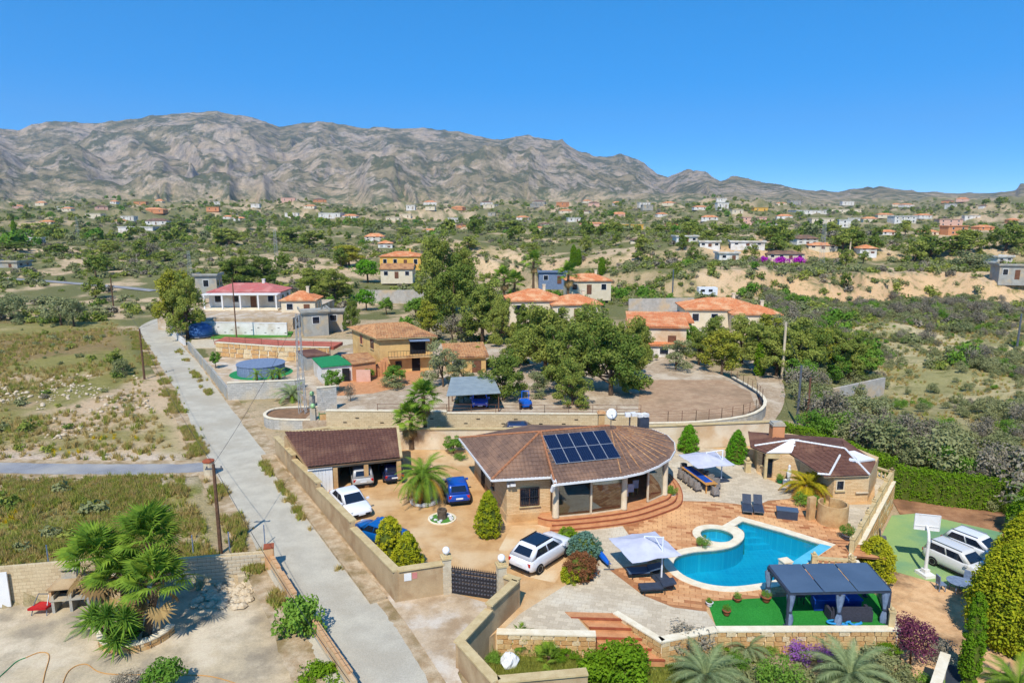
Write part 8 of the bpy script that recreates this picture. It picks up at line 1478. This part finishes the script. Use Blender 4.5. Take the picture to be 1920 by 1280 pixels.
# ---------------------------------------------------------------- ground cover that nobody could count
def scatter(name, label, P_, scl, meshes, cat='plants', tilt=0.0):
    me = bpy.data.meshes.new(name); me.vertices.add(len(P_)); me.vertices.foreach_set('co', np.ascontiguousarray(P_, 'f').ravel())
    for nm, vals in (('scl', scl), ('rot', RNG.random(len(P_)) * 6.283)): at_ = me.attributes.new(nm, 'FLOAT', 'POINT'); at_.data.foreach_set('value', np.asarray(vals, 'f'))
    at_ = me.attributes.new('pick', 'INT', 'POINT'); at_.data.foreach_set('value', RNG.integers(0, len(meshes), len(P_)).astype('i')); me.update()
    o = bpy.data.objects.new(name, me); COL.objects.link(o); tag(o, label, cat, kind='stuff')
    src = bpy.data.collections.new(name + '_kinds')
    for i, m_ in enumerate(meshes): q = bpy.data.objects.new('%s_kind_%02d' % (name, i), m_); src.objects.link(q)
    ng = bpy.data.node_groups.new(name, 'GeometryNodeTree'); ng.interface.new_socket('Geometry', in_out='INPUT', socket_type='NodeSocketGeometry'); ng.interface.new_socket('Geometry', in_out='OUTPUT', socket_type='NodeSocketGeometry')
    N, Lk = ng.nodes, ng.links; gi, go = N.new('NodeGroupInput'), N.new('NodeGroupOutput'); ci = N.new('GeometryNodeCollectionInfo'); ci.inputs[0].default_value = src; ci.inputs[1].default_value = True; ci.inputs[2].default_value = True
    ip = N.new('GeometryNodeInstanceOnPoints'); ip.inputs['Pick Instance'].default_value = True; Lk.new(gi.outputs[0], ip.inputs['Points']); Lk.new(ci.outputs[0], ip.inputs['Instance'])
    def attr(nm, ty): x = N.new('GeometryNodeInputNamedAttribute'); x.data_type = ty; x.inputs[0].default_value = nm; return x.outputs[0]
    cx = N.new('ShaderNodeCombineXYZ'); Lk.new(attr('rot', 'FLOAT'), cx.inputs[2]); Lk.new(cx.outputs[0], ip.inputs['Rotation']); Lk.new(attr('scl', 'FLOAT'), ip.inputs['Scale']); Lk.new(attr('pick', 'INT'), ip.inputs['Instance Index']); Lk.new(ip.outputs[0], go.inputs[0])
    md = o.modifiers.new('scatter', 'NODES'); md.node_group = ng; return o
def low_bush(seed, mat, n=10, per=14, r_=.42, leaf=.34, flat=.75): g = np.random.default_rng(seed); c_ = crown_clumps(g, n, .62, .42, .38); return leafmesh('bush', [leaves(c_, r_ * g.uniform(.7, 1.2, n), per, leaf, seed, .4, flat)], mat)
def low_tree(seed, mat): g = np.random.default_rng(seed); c_ = crown_clumps(g, 13, .8, .62, 1.15); return leafmesh('tree', [leaves(c_, .45 * g.uniform(.7, 1.2, 13), 18, .42, seed, .4)], mat)
BUSH_G = [low_bush(i, 'scrub_leaf') for i in range(4)] + [low_bush(9, 'olive_leaf'), low_bush(10, 'grey_twig')]; BUSH_P = [low_bush(20 + i, 'pine_leaf') for i in range(3)]; TREE_L = [low_tree(30 + i, 'pine_leaf') for i in range(4)] + [low_tree(40, 'olive_leaf'), low_tree(41, 'broad_leaf')]
def tuft(seed, mat, n=26, L=.42, sp=.22):
    g = random.Random(seed); q = MB(); rn = []
    for i in range(n): a_ = g.uniform(0, 6.28); r_ = g.uniform(0, sp); b_ = Vector((r_ * math.cos(a_), r_ * math.sin(a_), 0)); t2 = b_ + Vector((g.uniform(-.2, .2), g.uniform(-.2, .2), L * g.uniform(.5, 1.1))); w = Vector((math.cos(a_ + 1.5), math.sin(a_ + 1.5), 0)) * .03; q.add([b_ - w, b_ + w, t2], [(0, 1, 2)]); rn.append(g.random())
    q.rnd = rn; return q.mesh('tuft', mat)
TUFT_G = [tuft(i, 'green_grass') for i in range(3)]; TUFT_D = [tuft(10 + i, 'dry_grass') for i in range(3)]; FLOW = [tuft(20, 'flower_yellow', 30, .45, .3)]
VILLA_ALL = [(-20.6, 55.5), (-5.9, 31.5), (-2.5, 27), (-0.5, 24.4), (3.2, 25.0), (20, 8), (80, 8), (38.5, 46), (31.5, 52), (24.5, 60.5), (-17, 58.5)]
def free(X_, Y_, rd=2.6):
    m_ = ~inpoly(X_, Y_, VILLA_ALL) & ~inpoly(X_, Y_, NYARD) & ~inpoly(X_, Y_, LT) & ~inpoly(X_, Y_, YARDP) & (dpoly(X_, Y_, ROAD_C) > rd) & (dpoly(X_, Y_, SIDE_C) > 1.7) & (dpoly(X_, Y_, LANE_C) > 2.3) & (dpoly(X_, Y_, FAR_C) > 2.2) & ~inpoly(X_, Y_, [(-62, 117), (-38, 108), (-24, 96), (-36, 93), (-52, 106)])
    for (hx, hy, hr) in FH:
        d_ = math.hypot(hx, hy); ux, uy = hx / d_, hy / d_; al = (X_ - hx) * ux + (Y_ - hy) * uy; ac = np.abs((X_ - hx) * uy - (Y_ - hy) * ux); m_ &= ~((ac < hr * .62) & (al < hr * .6) & (al > -hr * 1.0 - d_ * .015))
    return m_
def pts3(X_, Y_, dz=-.03): return np.stack([X_, Y_, H(X_, Y_) + dz], 1)
g = RNG
# scrub slope
n = 9500; X_ = g.uniform(24, 125, n); Y_ = g.uniform(38, 168, n); dn_ = fbm(X_ / 14, Y_ / 14, 4, 201); k = free(X_, Y_) & (X_ > scrub_line(Y_) + 2.5) & (g.random(n) < sstep(.40, .66, dn_ + .16 * sstep(14, 4, X_ - scrub_line(Y_))) * .8 + .14) & (X_ / Y_ < 1.1)
X_, Y_ = X_[k], Y_[k]; scatter('scrubland', 'grey green scrub bushes covering the slope beyond the hedge', pts3(X_, Y_), (.4 + 1.0 * g.random(len(X_)) ** 1.6 * (.6 + .8 * sstep(.4, .7, dn_[k]))) * (.75 + .45 * sstep(14, 5, X_ - scrub_line(Y_))), [x[0] for x in TREE['shrub']] * 2 + [x[0] for x in TREE['twig']][:1] + [x[0] for x in TREE['garden']][:1])
# open field left of the road: bushes, weeds and grass
n = 1000; X_ = g.uniform(-110, -12, n); Y_ = g.uniform(37, 150, n); dn_ = fbm(X_ / 10, Y_ / 10, 4, 211); k = free(X_, Y_, 3.4) & (-X_ > 0.64 * (Y_ - 12) + 3) & (g.random(n) < sstep(.45, .66, dn_)) & (X_ / Y_ > -1.1)
X_, Y_ = X_[k], Y_[k]; scatter('field_bushes', 'low green and grey bushes over the open field beside the road', pts3(X_, Y_), .35 + .9 * g.random(len(X_)) ** 1.8, BUSH_G + BUSH_P)
def tufts(nm, lab, n, box, cond, meshes, s0, s1):
    X_ = g.uniform(box[0], box[1], n); Y_ = g.uniform(box[2], box[3], n); k = free(X_, Y_, 2.5) & cond(X_, Y_); X_, Y_ = X_[k], Y_[k]; scatter(nm, lab, pts3(X_, Y_, 0.0), s0 + (s1 - s0) * g.random(len(X_)), meshes)
lf_ = lambda X_, Y_: -X_ > 0.64 * (Y_ - 12) + 1.2
tufts('meadow_grass', 'tall green grass in the field above the near yard', 26000, (-52, -13, 36.2, 52), lambda X_, Y_: lf_(X_, Y_) & (g.random(len(X_)) < sstep(.46, .62, fbm(X_ / 6, Y_ / 4, 4, 221)) * .85 + .10), TUFT_G[:2] + TUFT_D[:2], .4, 1.3)
tufts('dry_grass', 'dry straw coloured grass over the upper field', 17000, (-95, -15, 40, 125), lambda X_, Y_: lf_(X_, Y_) & (g.random(len(X_)) < sstep(.40, .62, fbm(X_ / 12, Y_ / 12, 4, 223)) * .9) & (X_ / Y_ > -1.0), TUFT_D + TUFT_G[:1], .6, 1.6)
tufts('slope_grass', 'pale dry grass between the scrub on the slope beyond the hedge', 16000, (26, 110, 40, 165), lambda X_, Y_: (X_ > scrub_line(Y_) + 2) & (X_ / Y_ < 1.0) & (fbm(X_ / 5, Y_ / 5, 3, 224) > .42), TUFT_D + TUFT_G[:1], .5, 1.2)
tufts('wild_flowers', 'yellow wild flowers dotted through the meadow', 1500, (-52, -14, 36.5, 60), lambda X_, Y_: lf_(X_, Y_) & (fbm(X_ / 7, Y_ / 7, 3, 225) > .56), FLOW, .5, 1.0)
t_ = g.random(2600); si = g.integers(0, 4, 2600)
def along(a, b, n, w, sd_): s = g.random(n); o_ = g.normal(0, w, n); d = np.array(b, float) - np.array(a, float); L = np.linalg.norm(d); nr = np.array([-d[1], d[0]]) / L; P_ = np.array(a, float) + d * s[:, None] + nr * (o_ + sd_)[:, None]; return P_[fbm(P_[:, 0] / 2.2, P_[:, 1] / 2.2, 3, 227) > .52]
V_ = np.concatenate([along((-7.3, 32.6), (-20.9, 54.5), 900, .14, .35), along((-11.9, 32.4), (-24.3, 52.3), 1700, .3, .35), along((-25.5, 54.2), (-43.4, 82.8), 2200, .4, .5), along((-43.4, 82.8), (-66.5, 118.6), 2200, .45, .7), along((-33, 74.5), (-49.5, 101.0), 900, .25, .9), along((-20, 56.9), (10, 59.4), 500, .3, .9)])
scatter('verge_weeds', 'weeds and grass tufts growing along the road edges', np.concatenate([V_, np.full((len(V_), 1), .02)], 1), .35 + .8 * g.random(len(V_)), TUFT_G + TUFT_D)
X_ = g.uniform(-1, 9.5, 5200); Y_ = g.uniform(24.6, 29.6, 5200); k = inpoly(X_, Y_, GARDEN) & (fbm(X_ / 1.6, Y_ / 1.6, 3, 229) > .40) & ~inpoly(X_, Y_, [(2.6, 32), (5.4, 32), (8, 28.6), (3.4, 28.6)]); scatter('garden_grass', 'rough green grass in the lower garden', np.stack([X_[k], Y_[k], np.full(k.sum(), GARDEN_Z - .04)], 1), .3 + .5 * g.random(k.sum()), TUFT_G)
X_ = g.uniform(9, 19, 900); Y_ = g.uniform(26.8, 29.8, 900); k = fbm(X_ / 1.5, Y_ / 1.5, 3, 233) > .47; scatter('bed_plants', 'low mixed plants in the bed under the pergola wall', np.stack([X_[k], Y_[k], np.full(k.sum(), GARDEN_Z - .04)], 1), .25 + .35 * g.random(k.sum()), BUSH_G[:3] + TUFT_G)
# rubble and stones
mk('rubble', C(214, 198, 170), C(180, 160, 130), 4, .95, .3, .4); rub = [MB().lathe([(.03, 0), (.12 * random.uniform(.8, 1.3), .04), (.1, .1), (.02, .14)], n=5 + i).mesh('rock', 'rubble') for i in range(3)]
X_ = np.concatenate([g.uniform(-60, -22, 3800), g.uniform(-17.5, -14.4, 420)]); Y_ = np.concatenate([g.uniform(50, 84, 3800), g.uniform(33.5, 36.2, 420)]); k1 = (np.arange(len(X_)) < 3800) & free(X_, Y_, 2.3) & lf_(X_, Y_) & (fbm(X_ / 5, Y_ / 5, 4, 231) > .52); k2 = (np.arange(len(X_)) >= 3800) & inpoly(X_, Y_, YARDP); k = k1 | k2; P_ = pts3(X_[k], Y_[k], .0); P_[:, 2] = np.where(k2[k], YARD_Z, P_[:, 2]); scatter('loose_stones', 'loose pale stones on the bare field and in the yard corner', P_, .5 + 1.6 * g.random(k.sum()) ** 3, rub, 'stones')
# plots between the neighbours, then the whole country up to the mountains
n = 2600; X_ = g.uniform(-60, 70, n); Y_ = g.uniform(92, 190, n); k = free(X_, Y_, 4) & (fbm(X_ / 16, Y_ / 16, 4, 241) > .50) & (dpoly(X_, Y_, [(-52, 130), (-38, 128)]) > 9) & ~inpoly(X_, Y_, [(-56, 100), (-20, 92), (-20, 118), (-56, 121)]) & ~inpoly(X_, Y_, [(16, 92), (45, 92), (48, 150), (20, 150)]); X_, Y_ = X_[k], Y_[k]; scatter('plot_bushes', 'bushes and low trees between the neighbouring houses', pts3(X_, Y_), .5 + 1.3 * g.random(len(X_)) ** 1.7, BUSH_P + BUSH_G[:3] + [TREE_L[5]])
def country(nm, lab, n, r0, r1, meshes, s0, s1, dens, seed, dz=-.1):
    A_ = g.uniform(R(-47), R(47), n); r_ = np.sqrt(g.random(n) * (r1 * r1 - r0 * r0) + r0 * r0); X_, Y_ = r_ * np.sin(A_), r_ * np.cos(A_); k = dens(X_, Y_, r_); X_, Y_ = X_[k], Y_[k]; m_ = free(X_, Y_, 4); X_, Y_ = X_[m_], Y_[m_]; scatter(nm, lab, pts3(X_, Y_, dz), s0 + (s1 - s0) * g.random(len(X_)) ** 1.5, meshes)
nz_ = lambda X_, Y_, s, sd_: fbm(X_ / s, Y_ / s, 4, sd_)
country('near_scrub', 'scrub bushes over the sandy terraces beyond the neighbours', 14000, 150, 420, BUSH_G + BUSH_P, .6, 2.2, lambda X_, Y_, r_: g.random(len(X_)) < sstep(.32, .56, nz_(X_, Y_, 22, 251)) * .9 + .06, 1)
country('hill_scrub', 'dense scrub on the rising country below the mountains', 13000, 400, 1300, BUSH_G + BUSH_P, 1.5, 4.2, lambda X_, Y_, r_: g.random(len(X_)) < sstep(.34, .58, nz_(X_, Y_, 60, 253)) * .9 + .08, 2)
country('distant_wood', 'far dark wood and scrub at the foot of the mountains', 9000, 1200, 2700, BUSH_P + BUSH_G, 2.5, 5.5, lambda X_, Y_, r_: g.random(len(X_)) < sstep(.40, .60, nz_(X_, Y_, 160, 255)) * .9 + .05, 3, -.5)
country('hill_pines', 'pine woods on the hillside too many to count', 5200, 330, 1500, TREE_L, 2.0, 4.4, lambda X_, Y_, r_: g.random(len(X_)) < sstep(.46, .60, nz_(X_, Y_, 90, 257)), 4)
# pines one can pick out on the near hillside, each named after the villa it stands by
used = set()
def auto_pine(p, h, w, i):
    best = min(range(len(FH)), key=lambda j: math.hypot(FH[j][0] - p.x, FH[j][1] - p.y)); hx, hy, hr = FH[best]; dx = p.x * hy / p.y - hx; dy = p.y - hy
    rel_ = 'behind' if dy > abs(dx) else 'before' if -dy > abs(dx) else 'right of' if dx > 0 else 'left of'
    lab = '%s pine %s the %s' % ('tall' if h > 6.6 else 'middling' if h > 5 else 'small', rel_, FL_[best])
    if lab in used: return
    used.add(lab); plant('hillside_pine', lab, 'tree', 'pine_far', p, h, w, i, (i * 1.7) % 6.28, 'pines scattered over the near hillside')
FL_ = [x for x in seen_l]
for i, (a, b, top, w) in enumerate(((65, 445, 415, 60), (97, 448, 418, 60), (30, 470, 452, 60), (110, 480, 455, 56), (150, 480, 452, 60), (205, 480, 448, 60), (240, 477, 447, 50), (272, 472, 442, 50), (330, 437, 412, 60), (430, 462, 426, 70), (480, 457, 425, 70), (540, 462, 425, 78), (582, 464, 428, 70), (612, 462, 438, 42), (660, 452, 420, 36), (1580, 472, 430, 58), (1602, 464, 428, 50), (1640, 472, 440, 40), (1745, 482, 440, 66), (1772, 480, 436, 58), (1816, 472, 426, 66), (1860, 467, 425, 60), (1690, 472, 440, 48), (1360, 442, 418, 58), (1392, 449, 420, 50), (1330, 452, 430, 40), (1455, 476, 440, 44), (1240, 440, 420, 40), (1100, 440, 420, 50), (960, 432, 412, 50), (880, 470, 440, 44), (1560, 440, 415, 40), (760, 445, 425, 40), (1280, 425, 405, 40))):
    p = T(a, b); auto_pine(p, max(3, ZT(p, top) - p.z), w * MPP(p), i)
A_ = g.uniform(R(-42), R(42), 520); r_ = np.sqrt(g.random(520) * (460 ** 2 - 190 ** 2) + 190 ** 2); X_, Y_ = r_ * np.sin(A_), r_ * np.cos(A_); k = free(X_, Y_, 5) & (nz_(X_, Y_, 60, 259) > .47)
for i, (x, y) in enumerate(zip(X_[k][:170], Y_[k][:170])): s = g.uniform(.6, 1.15); auto_pine(Vector((x, y, Hs(x, y))), 6.5 * s, 5.8 * s * g.uniform(.8, 1.3), i)
# ================================================================ AIR
q = MB(); q.box((0, 3400, 400), (9000, 7700, 900)); q.v = [(x, y, -61 if z < 0 else 1000) for x, y, z in q.v]
t = NT('haze'); pv = t.n('ShaderNodeVolumePrincipled', {'Density': 0.000085, 'Color': (0.80, 0.87, 1.0, 1), 'Anisotropy': 0.3}); t.t.links.new(pv.outputs[0], t.out.inputs['Volume'])
tag(obj('haze', q, t.m), kind='stuff')
